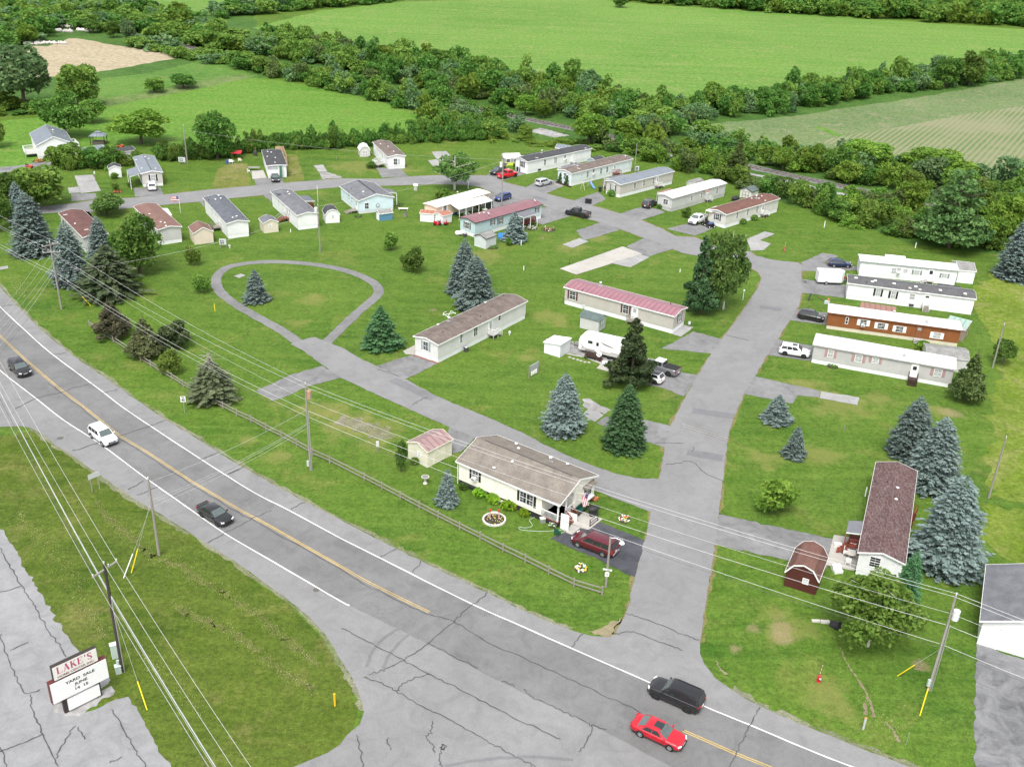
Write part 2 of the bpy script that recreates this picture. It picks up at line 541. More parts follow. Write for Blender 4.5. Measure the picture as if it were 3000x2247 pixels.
sheet('grass_strip', [poly('o', (228, 231), (230, 214), (330, 198), (420, 176), (520, 160), (548, 166), (440, 190), (345, 210))], 3 * mm, m_grass('strip_grass', (.07, .14, .03), (.12, .18, .05), (.20, .22, .09), None, s1=.08, fine=.9), .4, 3)
sheet('stubble_field', [poly(1, (-200, 370), (0, 335), (90, 312), (190, 300), (310, 302), (390, 285), (440, 252), (490, 250), (640, 275), (880, 315), (1100, 350), (1183, 366), (1120, 385), (1000, 402), (800, 440), (610, 472), (480, 490), (300, 500), (-200, 520))], 4 * mm, STUBBLE, .5, 3)
sheet('crop_field', [poly(3, (40, 815), (250, 798), (700, 757), (1000, 708), (1350, 660), (1800, 585), (2209, 510), (2700, 420), (2900, 1300), (2209, 1215), (1950, 1140), (1500, 1060), (1000, 1000), (560, 960), (300, 900), (60, 850))], 2 * mm, CROP, .4, 3)
sheet('crop_rows', [poly('N', *[(2300 + .3165 * x, 200 + .3165 * y) for x, y in ((300, 690), (520, 622), (860, 580), (1250, 510), (1650, 430), (2212, 350), (2900, 250), (3100, 1250), (2212, 1045), (1900, 985), (1500, 900), (1000, 830), (700, 760))])], 3 * mm, ROWS, .3, 2)
sheet('grass_strip', [poly('N', *[(2300 + .3165 * x, 200 + .3165 * y) for x, y in ((268, 536), (330, 545), (420, 575), (500, 615), (570, 618), (480, 632), (400, 605), (330, 570))])], 4 * mm, HAYF, .3, 2)
OLIV = m_grass('verge_grass', (.040, .078, .008), (.066, .106, .012), (.098, .132, .022), (.16, .155, .05), .03, s1=.09, stripe=R(-38), stripew=.4, clover=True)
sheet('verge', [poly(7, (-200, -500), (300, -500), (800, -200), (1050, 0), (1250, 170), (1550, 370), (1850, 590), (2090, 830), (2230, 1000), (2290, 1200), (2260, 1450), (2000, 1640), (1700, 1800), (1100, 1800), (600, 1200), (200, 600), (-100, 100))], 3 * mm, OLIV, .3, 2)
sheet('tall_grass', [poly('o', (2085, 640), (2150, 590), (2260, 570), (2500, 560), (2500, 1180), (2212, 1085), (2130, 1078), (2140, 960), (2148, 850), (2160, 760), (2125, 700))], 2 * mm, TALL, .5, 1.2)
sheet('tall_grass', [poly('o', (2118, 1095), (2212, 1100), (2400, 1120), (2400, 1260), (2212, 1220), (2110, 1160))], 3 * mm, TALL, .4, 1.0)
# thin and dry turf
def dry_line(k, pts, w):
    return smooth_line(poly(k, *pts), 8)
DRYL = [dry_line(7, [(620, -60), (680, 20), (780, 120), (900, 215), (1010, 300), (1150, 350), (1330, 470), (1500, 560), (1680, 680), (1850, 830), (2060, 990)], 1), dry_line(7, [(1130, 600), (1300, 700), (1480, 770), (1650, 900), (1850, 1050), (2040, 1170)], 1),
        dry_line(7, [(880, 880), (960, 960), (1080, 1080), (1200, 1190), (1300, 1300)], 1), dry_line(7, [(120, 20), (330, 270), (480, 460), (560, 620), (690, 820)], 1), dry_line(9, [(1180, 1200), (1215, 1300), (1330, 1370), (1400, 1500)], 1), dry_line('z', [(140, 1120), (280, 1240), (390, 1390)], 1), dry_line('z', [(200, 1300), (300, 1400), (400, 1500)], 1)]
ribbons('dry_streak', [DRYL[0], DRYL[1]], lambda t: .15 + .5 * abs(math.sin(9 * t)), 4 * mm, m_grass('streak_grass', (.075, .105, .018), (.10, .122, .03), (.14, .145, .05), None, s1=.4, fine=4), .25)
ribbons('bare_soil', [dry_line(9, [(1020, 880), (1060, 980), (1130, 1080), (1200, 1210), (1240, 1330)], 1), dry_line(9, [(1180, 1240), (1185, 1320)], 1), dry_line(9, [(1310, 1360), (1370, 1430), (1400, 1500)], 1), dry_line(9, [(1525, 950), (1545, 1000), (1510, 1030)], 1), dry_line(9, [(215, 970), (250, 1030), (290, 1055)], 1)],
        lambda t: .1 + .22 * t, 5 * mm, SOIL, .07)
sheet('bare_soil', [poly(8, (1590, 775), (1700, 745), (1800, 690), (1815, 700), (1780, 740), (1765, 800), (1720, 820), (1640, 800))], 6 * mm, SOIL, .18, .4)
# mown hay rows on two house lots
sheet('mown_grass', [poly(1, (1400, 1100), (1480, 1060), (1600, 1060), (1625, 1200), (1540, 1215), (1370, 1215)), poly(1, (1850, 1000), (1920, 1005), (1975, 1170), (1850, 1180))], 3 * mm, THIN, .2, .8)

# highway
NED = poly(4, (-260, -100), (0, 200), (60, 272), (170, 385), (290, 502), (470, 645), (640, 762), (800, 875), (960, 985), (1080, 1066), (1250, 1168), (1420, 1277), (1570, 1368), (1750, 1470), (1975, 1592)) + \
      poly(8, (180, 152), (360, 245), (520, 325), (700, 415), (950, 530), (1150, 632), (1350, 722), (1480, 768), (1620, 808), (1740, 818), (1778, 795))
EED = poly(9, (113, 850), (112, 920), (140, 990), (210, 1080), (330, 1162), (500, 1262), (620, 1320), (800, 1392), (960, 1455), (1150, 1532), (1350, 1608), (1500, 1668), (2300, 1960), (4200, 2640))
ISL = poly(8, (-5, 1505), (40, 1445), (120, 1380), (146, 1300), (138, 1250), (110, 1165), (60, 1060), (0, 968)) + poly(7, (2100, 790), (2000, 682), (1850, 562), (1700, 455), (1550, 347), (1400, 250), (1250, 152), (1150, 92), (1000, -5)) + \
      poly(4, (900, 1590), (760, 1498), (650, 1420), (560, 1360), (470, 1290), (370, 1230), (280, 1160), (210, 1117), (130, 1102), (0, 1106), (-120, 1120), (-300, 1150))
south = poly(9, (4200, 3600)) + poly('N', (1500, 2900), (700, 2560), (790, 2330), (858, 2247)) + poly(7, (1990, 1618), (2120, 1563), (2200, 1512))
sheet('highway', [NED + EED + south + ISL], 7 * mm, ROADA, .04, .8)
WN = poly(4, (-150, 175), (0, 330), (150, 472), (330, 632), (605, 836), (800, 985), (985, 1110), (1320, 1330), (1640, 1530), (1860, 1642)) + poly(8, (0, 180), (270, 315), (440, 402), (850, 606), (1190, 757), (1490, 890), (1985, 1106)) + poly(9, (135, 1262), (435, 1386), (800, 1540), (1100, 1658), (1700, 1880), (4200, 2800))
WS = poly(4, (-300, 480), (0, 742), (235, 925), (420, 1070), (640, 1212), (960, 1450), (1230, 1640)) + poly(7, (1455, 147), (1760, 325), (2209, 588)) + poly(8, (45, 606))
WS2 = poly(8, (560, 860), (1000, 1090), (1640, 1392), (2209, 1690)) + poly(9, (560, 1950), (4200, 3420))
sheet('travel_lane', [WN + [p for p in reversed(WS + WS2)]], 11 * mm, LANEA, .05, 1.5)
YEL = [poly(4, (-260, 250), (0, 520), (150, 660), (340, 825), (410, 880), (560, 992), (775, 1166), (950, 1270), (1240, 1460), (1560, 1650)) + poly(7, (1730, 90), (2209, 362)) + poly(8, (150, 450), (410, 580), (570, 656)),
       [G('s', 790, 1150)] + poly(9, (0, 1420), (345, 1572), (560, 1658), (900, 1790), (4200, 3070))]
def offs(line, d):
    L, _ = ribbon_pts([Vector((p.x, p.y, 0)) for p in line], 2 * abs(d))
    return L if d > 0 else _
ribbons('centre_line', [offs(l, s * .11) for l in YEL for s in (1, -1)], .10, 15 * mm, PAINTY, .012)
ribbons('edge_line', [smooth_line(WN, 4), smooth_line(WS, 4)], .14, 15 * mm, PAINTW, .012)
def wob(pts, sub=7, amp=.07):
    l = smooth_line(pts, sub)
    return [p + Vector((rnd.gauss(0, amp), rnd.gauss(0, amp), 0)) for p in l]
CK = [wob(l, 7) for l in (
    offs(YEL[0][3:], -.42) + poly(8, (725, 715), (945, 848), (1330, 1020), (1640, 1165), (1940, 1300)),
    poly(8, (0, 760), (200, 862), (400, 965), (570, 1060), (750, 1150), (1000, 1280), (1200, 1380), (1415, 1480)), poly(8, (950, 530), (850, 608), (725, 715), (560, 855), (405, 965), (290, 1020), (190, 1060)),
    poly(8, (560, 855), (700, 930), (890, 1020)), poly(8, (1040, 1100), (1120, 1138)), poly(8, (1180, 1150), (1240, 1205), (1390, 1275), (1520, 1335), (1630, 1390), (1715, 1420)), poly(8, (1635, 1390), (1600, 1470), (1540, 1560)),
    poly(8, (360, 1165), (520, 1265), (700, 1350), (850, 1440), (1000, 1520), (1150, 1600), (1260, 1657)), poly(8, (360, 1165), (400, 1120), (480, 1080), (570, 1060)), poly(8, (150, 1075), (260, 1120), (360, 1165)),
    poly(8, (590, 1360), (580, 1420), (555, 1470), (590, 1520), (605, 1565)), poly(8, (655, 1515), (640, 1530), (660, 1545), (672, 1525), (655, 1512)), poly(8, (655, 1545), (635, 1600), (650, 1655)), poly(8, (300, 1465), (315, 1555)), poly(8, (100, 1450), (120, 1560), (145, 1655)),
    poly(9, (500, 1275), (435, 1385), (390, 1480), (350, 1560), (300, 1657)), poly(8, (360, 245), (255, 298)), poly(8, (520, 325), (460, 395)), poly(8, (1557, 797), (1488, 885)),
    poly(4, (605, 830), (500, 850), (410, 880), (235, 925), (100, 992)), poly(4, (1070, 1065), (985, 1098), (775, 1165)), poly(4, (640, 1208), (470, 1265)), poly(4, (430, 628), (340, 640)), poly(4, (100, 318), (0, 330)), poly(4, (755, 868), (665, 890)),
    poly(7, (1755, 0), (1640, 50), (1460, 145), (1340, 210)), poly('w', (1930, 500), (1720, 575), (1710, 590)), poly('w', (920, 885), (740, 975), (730, 990)), poly('w', (1130, 952), (960, 1020), (840, 1065)), poly('w', (2212, 715), (2060, 790)), poly(4, (1570, 1370), (1475, 1412)), poly(4, (1975, 1592), (1880, 1640)),
    poly(7, (0, 240), (60, 350), (140, 490), (190, 560), (240, 650), (310, 770), (370, 850), (430, 950)), poly(7, (140, 487), (0, 530)), poly(7, (0, 800), (40, 920), (90, 1040), (160, 1175), (260, 1160)), poly(7, (200, 1190), (210, 1290), (260, 1400), (310, 1530), (380, 1657)), poly(7, (275, 1445), (130, 1510), (0, 1560)),
    poly(7, (0, 1530), (40, 1657)), poly(7, (480, 1395), (420, 1490), (360, 1600)), poly(7, (500, 1400), (550, 1470)), poly(7, (720, 1280), (800, 1420), (880, 1560), (940, 1655)), poly(7, (190, 850), (70, 900)), poly(7, (785, 1595), (705, 1630)),
    poly(5, (460, 965), (500, 940), (560, 915)), poly(5, (235, 735), (380, 780)), poly(6, (0, 1330), (70, 1340), (150, 1410), (270, 1460)), poly(6, (75, 1235), (60, 1270)), poly(6, (280, 515), (430, 550)), poly(5, (2030, 1210), (2209, 1215)), poly(5, (2100, 1350), (2209, 1340)),
    poly(9, (0, 795), (110, 840)), poly(8, (1840, 665), (1960, 700), (2209, 800)), poly(8, (1770, 800), (1890, 785), (2060, 850), (2209, 900)))]
ribbons('crack_seal', CK, .085, 19 * mm, SEAL, .012)
TYRE = m_asphalt('tyre_marks', (.155, .155, .16), .08, .0)
ribbons('tyre_mark', [wob(poly(8, (270, 1040), (300, 950), (380, 850), (500, 750), (640, 680), (780, 640)), 7, .02), wob(poly(8, (160, 1010), (200, 910), (290, 810), (400, 745)), 7, .02), wob(poly(8, (670, 1650), (900, 1610), (1200, 1590), (1500, 1610)), 7, .02)], .28, 14 * mm, TYRE, .02)
ribbons('stop_line', [poly(6, (0, 1106), (140, 1148), (295, 1200)), poly(6, (0, 1092), (140, 1134), (298, 1188))], .1, 24 * mm, CONC, .01)

# parking lot in the near left corner
LOT = poly(7, (-400, -200), (-120, -90), (0, 95), (100, 250), (160, 370), (260, 530), (340, 660), (400, 770), (460, 850), (510, 905), (620, 1000), (690, 1062), (715, 1090), (700, 1118), (640, 1160), (470, 1200), (350, 1260), (340, 1300), (420, 1330), (500, 1330), (560, 1300), (700, 1240), (830, 1200), (920, 1340), (1000, 1500), (1110, 1660), (1500, 2200), (-600, 2600))
sheet('parking_lot', [LOT], 6 * mm, LOTA, .12, .5)
sheet('gravel', [poly(7, (330, 1290), (420, 1235), (640, 1170), (720, 1130), (735, 1190), (640, 1235), (560, 1290), (500, 1350), (430, 1380), (350, 1350))], 5 * mm, GRAV, .2, .4)
# gravel verges beside the highway
ribbons('gravel_verge', [offs(smooth_line(NED[:-3], 5), .25), offs(smooth_line(ISL[3:-4], 4), .2), offs(smooth_line(EED[4:], 4), .25)], .55, 6 * mm, m_grass('verge_gravel', (.13, .15, .06), (.19, .195, .12), (.25, .245, .20), (.08, .13, .02), .06, s1=.3, fine=5), .14)

# park roads
ML = [nat(8, *p) for p in ((1775, 800), (1800, 740), (1830, 690), (1860, 610), (1900, 430), (1965, 190), (2005, 0))] + [nat(5, *p) for p in ((2055, 1445), (2075, 1350), (2092, 1250), (2130, 1100), (2209, 945))] + [nat(6, *p) for p in ((95, 775), (180, 640), (260, 530), (380, 370), (480, 220), (510, 150), (490, 110), (440, 80), (400, 55))]
SE = [nat(6, 200, 20)] + [nat(2, *p) for p in ((2209, 1640), (2130, 1605), (1965, 1545), (1830, 1495), (1680, 1442), (1640, 1430), (1480, 1395), (1330, 1340), (1190, 1300), (1010, 1255), (960, 1240), (900, 1212), (800, 1198), (620, 1195), (480, 1198), (260, 1205), (0, 1212))] + [nat(1, *p) for p in ((1900, 1240), (1700, 1265), (1480, 1287), (1310, 1305), (1040, 1330), (850, 1348), (590, 1372), (390, 1375), (100, 1400))]
NE = [nat(1, *p) for p in ((100, 1360), (370, 1330), (460, 1320), (650, 1292), (870, 1282), (1060, 1262), (1370, 1228), (1630, 1205), (1840, 1186), (2070, 1167), (2209, 1157))] + [nat(2, *p) for p in ((250, 1160), (430, 1145), (600, 1137), (900, 1137), (970, 1140), (1020, 1172), (1190, 1215), (1320, 1255), (1500, 1300), (1620, 1332), (1800, 1382), (1935, 1426), (2070, 1480), (2165, 1530))] + [nat(3, *p) for p in ((80, 1537), (220, 1600), (330, 1625), (440, 1630), (470, 1657))] + [nat(6, *p) for p in ((495, 5), (560, 22), (650, 36), (740, 42), (775, 60), (768, 130), (770, 240), (755, 320), (690, 420), (615, 540), (550, 640), (470, 775), (400, 890), (330, 1050), (300, 1150), (285, 1220), (260, 1450), (236, 1657))] + [nat(9, *p) for p in ((235, 25), (200, 300), (170, 450), (140, 650), (113, 850))]
pk = [G('N', *p) for p in ML + SE + NE]
sheet('park_road', [pk], 10 * mm, PARKA, .06, .7)
sheet('park_road', [poly(4, (2000, 532), (2040, 526), (2085, 545), (2120, 560), (2209, 592)) + poly(5, (130, 668), (235, 715), (410, 795), (600, 900), (800, 985), (1000, 1067), (1200, 1160), (1400, 1262), (1560, 1332), (1750, 1402), (1900, 1437), (2058, 1446), (2140, 1500), (2130, 1640), (2005, 1657), (1960, 1640), (1800, 1580), (1640, 1516), (1300, 1370), (1000, 1240), (700, 1106), (500, 1020), (300, 930), (90, 832), (0, 792)) + poly(4, (2080, 702), (1960, 612), (1880, 571))], 9 * mm, PARKA, .05, .7)
loop = smooth_line(poly('o', (650, 744), (620, 722), (600, 709), (550, 682), (505, 655), (477, 632), (467, 611), (471, 594), (492, 578), (530, 570), (580, 566), (640, 568), (700, 575), (750, 586), (795, 604), (817, 623), (813, 641), (781, 668), (745, 701), (704, 741)), 6)
ribbons('footpath', [loop], 1.75, 8 * mm, m_asphalt('path_asphalt', (.155, .155, .155), .15, .3), .05)

FR = m_grass('worn_fringe', (.12, .13, .03), (.17, .155, .06), (.21, .18, .09), None, s1=.3, fine=4)
ribbons('worn_fringe', [smooth_line([G('N', *p) for p in l], 4) for l in (ML, SE[1:], NE)], .5, 6 * mm, FR, .16)
ribbons('repair_patch', [poly(6, (60, 1000), (330, 1040)), poly(6, (30, 1270), (260, 1310)), poly(5, (330, 800), (600, 925)), poly(2, (1250, 1275), (1330, 1300)), poly(6, (500, 330), (640, 350))], 1.6, 14 * mm, m_asphalt('patch_asphalt', (.15, .15, .158), .1), .02)
# driveways and pads
sheet('driveway', [poly(5, (228, 712), (475, 634), (622, 698), (415, 800)), poly(6, (-135, 600), (70, 490), (258, 541), (187, 633)), poly('r', (1450, 1000), (1700, 1055), (1960, 1155), (2170, 885), (1950, 850), (1780, 800), (1480, 850)),
      poly(2, (930, 1142), (1000, 1100), (1140, 1108), (1195, 1125), (1025, 1178)), poly(2, (1185, 1218), (1290, 1163), (1390, 1168), (1435, 1207), (1315, 1258)), poly(2, (1495, 1303), (1660, 1243), (1712, 1290), (1620, 1335)), poly(2, (1800, 1385), (1950, 1338), (2060, 1358), (2095, 1377), (1935, 1428)),
      poly('d', (270, 1008), (640, 918), (1010, 985), (860, 1060), (720, 1112)), poly('k', (-10, 200), (100, 150), (240, 88), (350, 100), (428, 130), (250, 205), (420, 225), (665, 250), (655, 290), (0, 300)), poly(6, (765, 150), (1055, 190), (1045, 272), (765, 238)), poly(6, (745, 345), (945, 370), (930, 448), (680, 416)),
      poly(6, (610, 540), (845, 585), (832, 682), (545, 640)), poly(6, (465, 778), (890, 875), (880, 916), (745, 902), (712, 957), (395, 893)), poly(9, (230, 20), (975, 180), (930, 375), (740, 332), (210, 217)), poly(2, (1300, 1345), (1390, 1338), (1490, 1398), (1300, 1456), (1240, 1430)), poly(2, (955, 1252), (1020, 1250), (1200, 1302), (1030, 1347), (950, 1350)),
      poly('v', (1735, 935), (2080, 930), (2122, 1027), (1752, 1052)), poly('v', (920, 1010), (1250, 1008), (1255, 1082), (930, 1112)), poly('x', (110, 463), (480, 450), (492, 525), (130, 548)), poly('x', (1690, 320), (2010, 334), (2105, 433), (1765, 448)),
      poly('v', (-200, 690), (0, 668), (300, 640), (450, 608), (700, 588), (725, 680), (600, 700), (200, 722), (-200, 760)), poly('z', (1300, 115), (1460, 105), (1512, 270), (1400, 292)), poly(5, (700, 1103), (860, 1180), (780, 1262), (715, 1280), (690, 1140)), poly(5, (1650, 1080), (1715, 1038), (1800, 1060), (1940, 1055), (2135, 1103), (2100, 1240), (1960, 1200), (1720, 1112)),
      poly(2, (1520, 1495), (1685, 1438), (1800, 1490), (1570, 1560)), poly(2, (1845, 1597), (1965, 1540), (2215, 1600), (2140, 1615), (1990, 1660), (1930, 1642)), poly(4, (1655, 875), (1760, 830), (1880, 770), (2085, 712), (2215, 785), (2150, 803), (1990, 846), (1850, 910), (1760, 936)), poly('v', (1100, 1320), (1045, 1235), (1170, 1235), (1200, 1325)), poly('e', (-10, 345), (200, 328), (222, 450), (140, 345)), poly('e', (1165, 238), (1300, 222), (1310, 345))], 8 * mm, DRIVEA, .08, .6)
sheet('dark_driveway', [poly('m', (1300, 1035), (1450, 970), (1770, 885), (2185, 1058), (2082, 1390), (1840, 1277))], 9 * mm, DARKA, .06, .6)
sheet('dark_driveway', [poly(9, (1900, 862), (2209, 962), (2700, 1130), (2600, 2000), (1885, 1700), (1885, 1460))], 9 * mm, m_asphalt('stained_asphalt', (.15, .152, .158), .35, .25), .1, .6)
sheet('concrete_pad', [poly('m', (1440, 975), (1560, 830), (1600, 780), (1785, 855), (1652, 957), (1577, 938), (1500, 1000)), poly(9, (978, 155), (1160, 180), (1110, 388), (928, 350)), poly('o', (1209, 581), (1345, 533), (1388, 549), (1245, 594)), poly(5, (400, 617), (475, 578), (480, 640), (415, 637)), poly('r', (440, 612), (460, 595), (640, 640), (880, 740), (830, 795), (1010, 845), (1080, 740), (900, 700)), poly('x', (72, 360), (225, 350), (272, 452), (88, 467))], 11 * mm, CONC, .02, 1.5)
sheet('old_pad', [poly('b', (1740, 895), (1935, 768), (2070, 800), (1888, 942)), poly('v', (965, 778), (1205, 765), (1308, 975), (1052, 1006)), poly('v', (873, 937), (1030, 920), (1045, 997), (900, 1006)), poly('x', (878, 290), (1002, 280), (1057, 370), (945, 376)), poly(2, (585, 985), (680, 980), (705, 1010), (645, 1045), (610, 1025)), poly(2, (558, 1040), (620, 1035), (645, 1070), (600, 1085)),
      poly(6, (895, 877), (1143, 917), (1132, 967), (885, 921)), poly(5, (1560, 1030), (1602, 988), (1698, 1030), (1642, 1076)), poly(2, (1430, 1585), (1542, 1543), (1600, 1565), (1492, 1607)), poly('o', (1318, 569), (1385, 550), (1403, 556), (1362, 578)), poly(3, (415, 1550), (530, 1500), (597, 1515), (500, 1557), (572, 1580), (520, 1622), (440, 1625)), poly('z', (0, 1010), (125, 990), (138, 1035), (0, 1058)),
      poly(4, (1513, 132), (1560, 116), (1592, 128), (1548, 145))], 12 * mm, CONC2, .05, .8)
sheet('thin_gravel', [poly(5, (0, 1035), (90, 1050), (200, 1085), (320, 1120), (350, 1165), (260, 1190), (110, 1140), (0, 1100))], 4 * mm, m_grass('gravelly_turf', (.15, .15, .075), (.19, .18, .12), (.23, .22, .17), (.10, .14, .03), .1, s1=.4, fine=3.5), .5, .6)
sheet('gravel', [poly(5, (1560, 925), (1605, 922), (1745, 1000), (1700, 1025), (1575, 980)), poly('r', (455, 480), (560, 470), (640, 545), (1140, 690), (1010, 760), (880, 700), (640, 640), (455, 590)), poly('x', (950, 380), (1062, 375), (1255, 452), (990, 467)), poly(2, (1210, 850), (1290, 830), (1480, 880), (1390, 895))], 7 * mm, GRAV, .22, .5)

# railway
RAIL = smooth_line([G('N', *p) for p in ((180, 66), (312, 88), (430, 108), (520, 131), (674, 166), (850, 202), (1100, 254), (1300, 297), (1520, 345), (1679, 378), (1950, 435), (2195, 489), (2320, 516), (2498, 554), (2700, 600), (3000, 668), (3300, 740))], 6)
ribbons('railway_bed', [RAIL], 4.6, 6 * mm, BALL, .25)
ribbons('track_path', [offs(RAIL[60:84], -6.2)], 2.6, 5 * mm, GRAV, .4)
def track():
    mb = MB()
    steel, wood = M('rail_steel', (.20, .185, .17), .4, .5), M('sleeper_wood', (.13, .10, .085), .9)
    for s in (-.72, .72):
        L, Rr = ribbon_pts(RAIL, abs(s) * 2)
        for a, b in zip((L if s > 0 else Rr), (L if s > 0 else Rr)[1:]):
            mb.bar(a + Vector((0, 0, .30)), b + Vector((0, 0, .30)), .12, .16, steel)
    o = thing('railway_track', 'single railway track running between the tree belts behind the homes', 'railway track', (0, 0, 0))
    mb.build('rail', o)
    mb = MB()
    L, Rr = ribbon_pts(RAIL, 2.5)
    for i in range(len(L) - 1):
        d = (RAIL[i + 1] - RAIL[i])
        k = int(d.length / 1.2)
        for j in range(k):
            a, b = L[i].lerp(L[i + 1], j / k), Rr[i].lerp(Rr[i + 1], j / k)
            mb.bar(a + Vector((0, 0, .12)), b + Vector((0, 0, .12)), .26, .18, wood)
    s = mb.build('sleeper', o)
    s['kind'] = 'stuff'
track()
# ------------------------------------------------------------------ building materials
def SD(name, c, **k): return m_siding(name, c, **k) if name not in MATS else MATS[name]
WHITE = M('white_trim', (.78, .78, .77), .5, .35, .06)
WSID = m_siding('white_siding', (.74, .75, .75))
PSID = m_siding('pale_siding', (.62, .62, .605))
ICE = m_siding('ice_siding', (.62, .68, .69))
TAUPE = m_siding('taupe_siding', (.45, .425, .385))
GREIGE = m_siding('greige_siding', (.50, .475, .44))
GREYS = m_siding('grey_siding', (.44, .43, .425))
LGREY = m_siding('light_grey_siding', (.50, .50, .485))
PUTTY = m_siding('putty_siding', (.58, .57, .53))
AQUA = m_siding('aqua_siding', (.45, .57, .585))
SKYB = m_siding('pale_blue_siding', (.58, .70, .745))
CREAM = m_siding('cream_siding', (.80, .775, .67))
PEACH = m_siding('peach_metal', (.66, .53, .42), 1.6, 'X')
BROWN = m_siding('brown_siding', (.235, .085, .03), 1.2, 'X', .2)
BEIGEP = m_siding('beige_panel', (.62, .54, .44), 2.0, 'X')
SKIRT = m_siding('skirting', (.74, .75, .76), 2.2, 'X', .08)
CSKIRT = m_siding('cream_skirting', (.60, .55, .44), 2.2, 'X', .15)
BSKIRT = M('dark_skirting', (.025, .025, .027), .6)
GSKIRT = m_siding('grey_skirting', (.46, .46, .45), 2.2, 'X', .15)
GLASS = M('window_glass', (.03, .035, .04), .08, .7, .3)
GLASSL = M('curtained_glass', (.34, .36, .36), .15, .6, .25, 5)
BLACKS = M('black_shutter', (.018, .018, .02), .5)
DGREYS = M('dark_grey_shutter', (.06, .06, .06), .5)
BLUES = M('blue_grey_shutter', (.24, .31, .33), .5)
MAROS = M('maroon_shutter', (.10, .035, .045), .5)
PINKS = M('dusty_pink_shutter', (.36, .23, .23), .5)
WOODG = M('weathered_wood', (.24, .22, .19), .85, .2, .3, 6)
WOODR = M('red_stained_wood', (.21, .055, .035), .7, .3, .25, 6)
WOODB = M('dark_brown_wood', (.045, .025, .02), .7, .3, .25, 6)
WOODL = M('fence_wood', (.44, .30, .18), .8, .2, .25, 5)
CONCM = M('step_concrete', (.38, .37, .35), .9, .2, .2)
GALV = M('galvanised_metal', (.50, .51, .52), .35, .5, .12, 3, .6)
DKMET = M('dark_metal', (.05, .05, .053), .45, .5)
R_BROWN = m_shingle('brown_grey_shingles', (.165, .135, .12), (.21, .175, .155), 3.2, .75, (.075, .06, .055))
R_TAN = m_shingle('tan_shingles', (.195, .172, .148), (.25, .222, .192), 3.0)
R_MAROON = m_shingle('maroon_shingles', (.105, .06, .058), (.185, .145, .142), 1.7)
R_RED = m_shingle('red_brown_shingles', (.155, .08, .065), (.18, .10, .082), 3.2, .3, (.12, .07, .06))
R_RED2 = m_shingle('rose_brown_shingles', (.195, .115, .095), (.23, .145, .125), 3.2, .3, (.16, .09, .08))
R_DKRED = m_shingle('dark_red_shingles', (.135, .07, .065), (.165, .09, .08), 3.2, .4, (.09, .055, .05))
R_DARK = m_shingle('charcoal_shingles', (.065, .067, .072), (.085, .087, .092), 3.2)
R_SLATE = m_shingle('slate_shingles', (.11, .12, .14), (.155, .165, .185), 3.2, .3, (.09, .095, .11))
R_SLATE2 = m_shingle('grey_shingles', (.155, .16, .175), (.185, .19, .205), 3.2, .3, (.11, .11, .12))
R_MGREY = m_shingle('mixed_grey_shingles', (.095, .095, .10), (.16, .16, .165), 3.4)
R_WORN = m_shingle('worn_grey_shingles', (.24, .24, .23), (.31, .31, .30), 3.0, .5, (.12, .12, .11))
R_GREEN = m_shingle('green_grey_shingles', (.10, .135, .13), (.135, .17, .165), 3.4)
R_BLUEM = m_ribbed('slate_blue_metal', (.17, .195, .225))
R_DARKM = m_ribbed('dark_metal_roof', (.10, .11, .125))
R_PINK = m_ribbed('pink_metal_roof', (.27, .13, .155))
R_ROSE = m_ribbed('rose_metal_roof', (.225, .105, .12))
R_PALEP = m_ribbed('faded_red_metal_roof', (.28, .185, .18))
R_RUST = m_ribbed('rust_red_metal', (.36, .15, .10))
R_MINT = m_ribbed('green_metal_roof', (.27, .38, .33))
R_WMET = m_ribbed('white_metal_roof', (.74, .76, .78))
def white_roof():
    s = NT('white_coated_roof')
    o = s.obj()
    n = s.noise(s.mapv(o, 0, (.4, 1, 1)), 1.2, 6, .7)
    w = s.n('TexWave', Scale=.11)
    s.l(o, w.inputs['Vector'])
    c = s.mix(s.ramp(w.outputs['Fac'], [(.0, .35), (.012, 0)]), (.64, .64, .64), (.34, .33, .32))
    s.fin(s.mix(s.ramp(n, [(.50, 0), (.72, .45)]), c, (.40, .385, .37)), .6, .3)
    MATS['wr'] = s.m
    return s.m
R_WHITE = white_roof()
R_BROWNM = m_ribbed('rusty_brown_panels', (.26, .13, .10))
R_GREYF = M('grey_felt', (.155, .16, .175), .9, .1, .2)

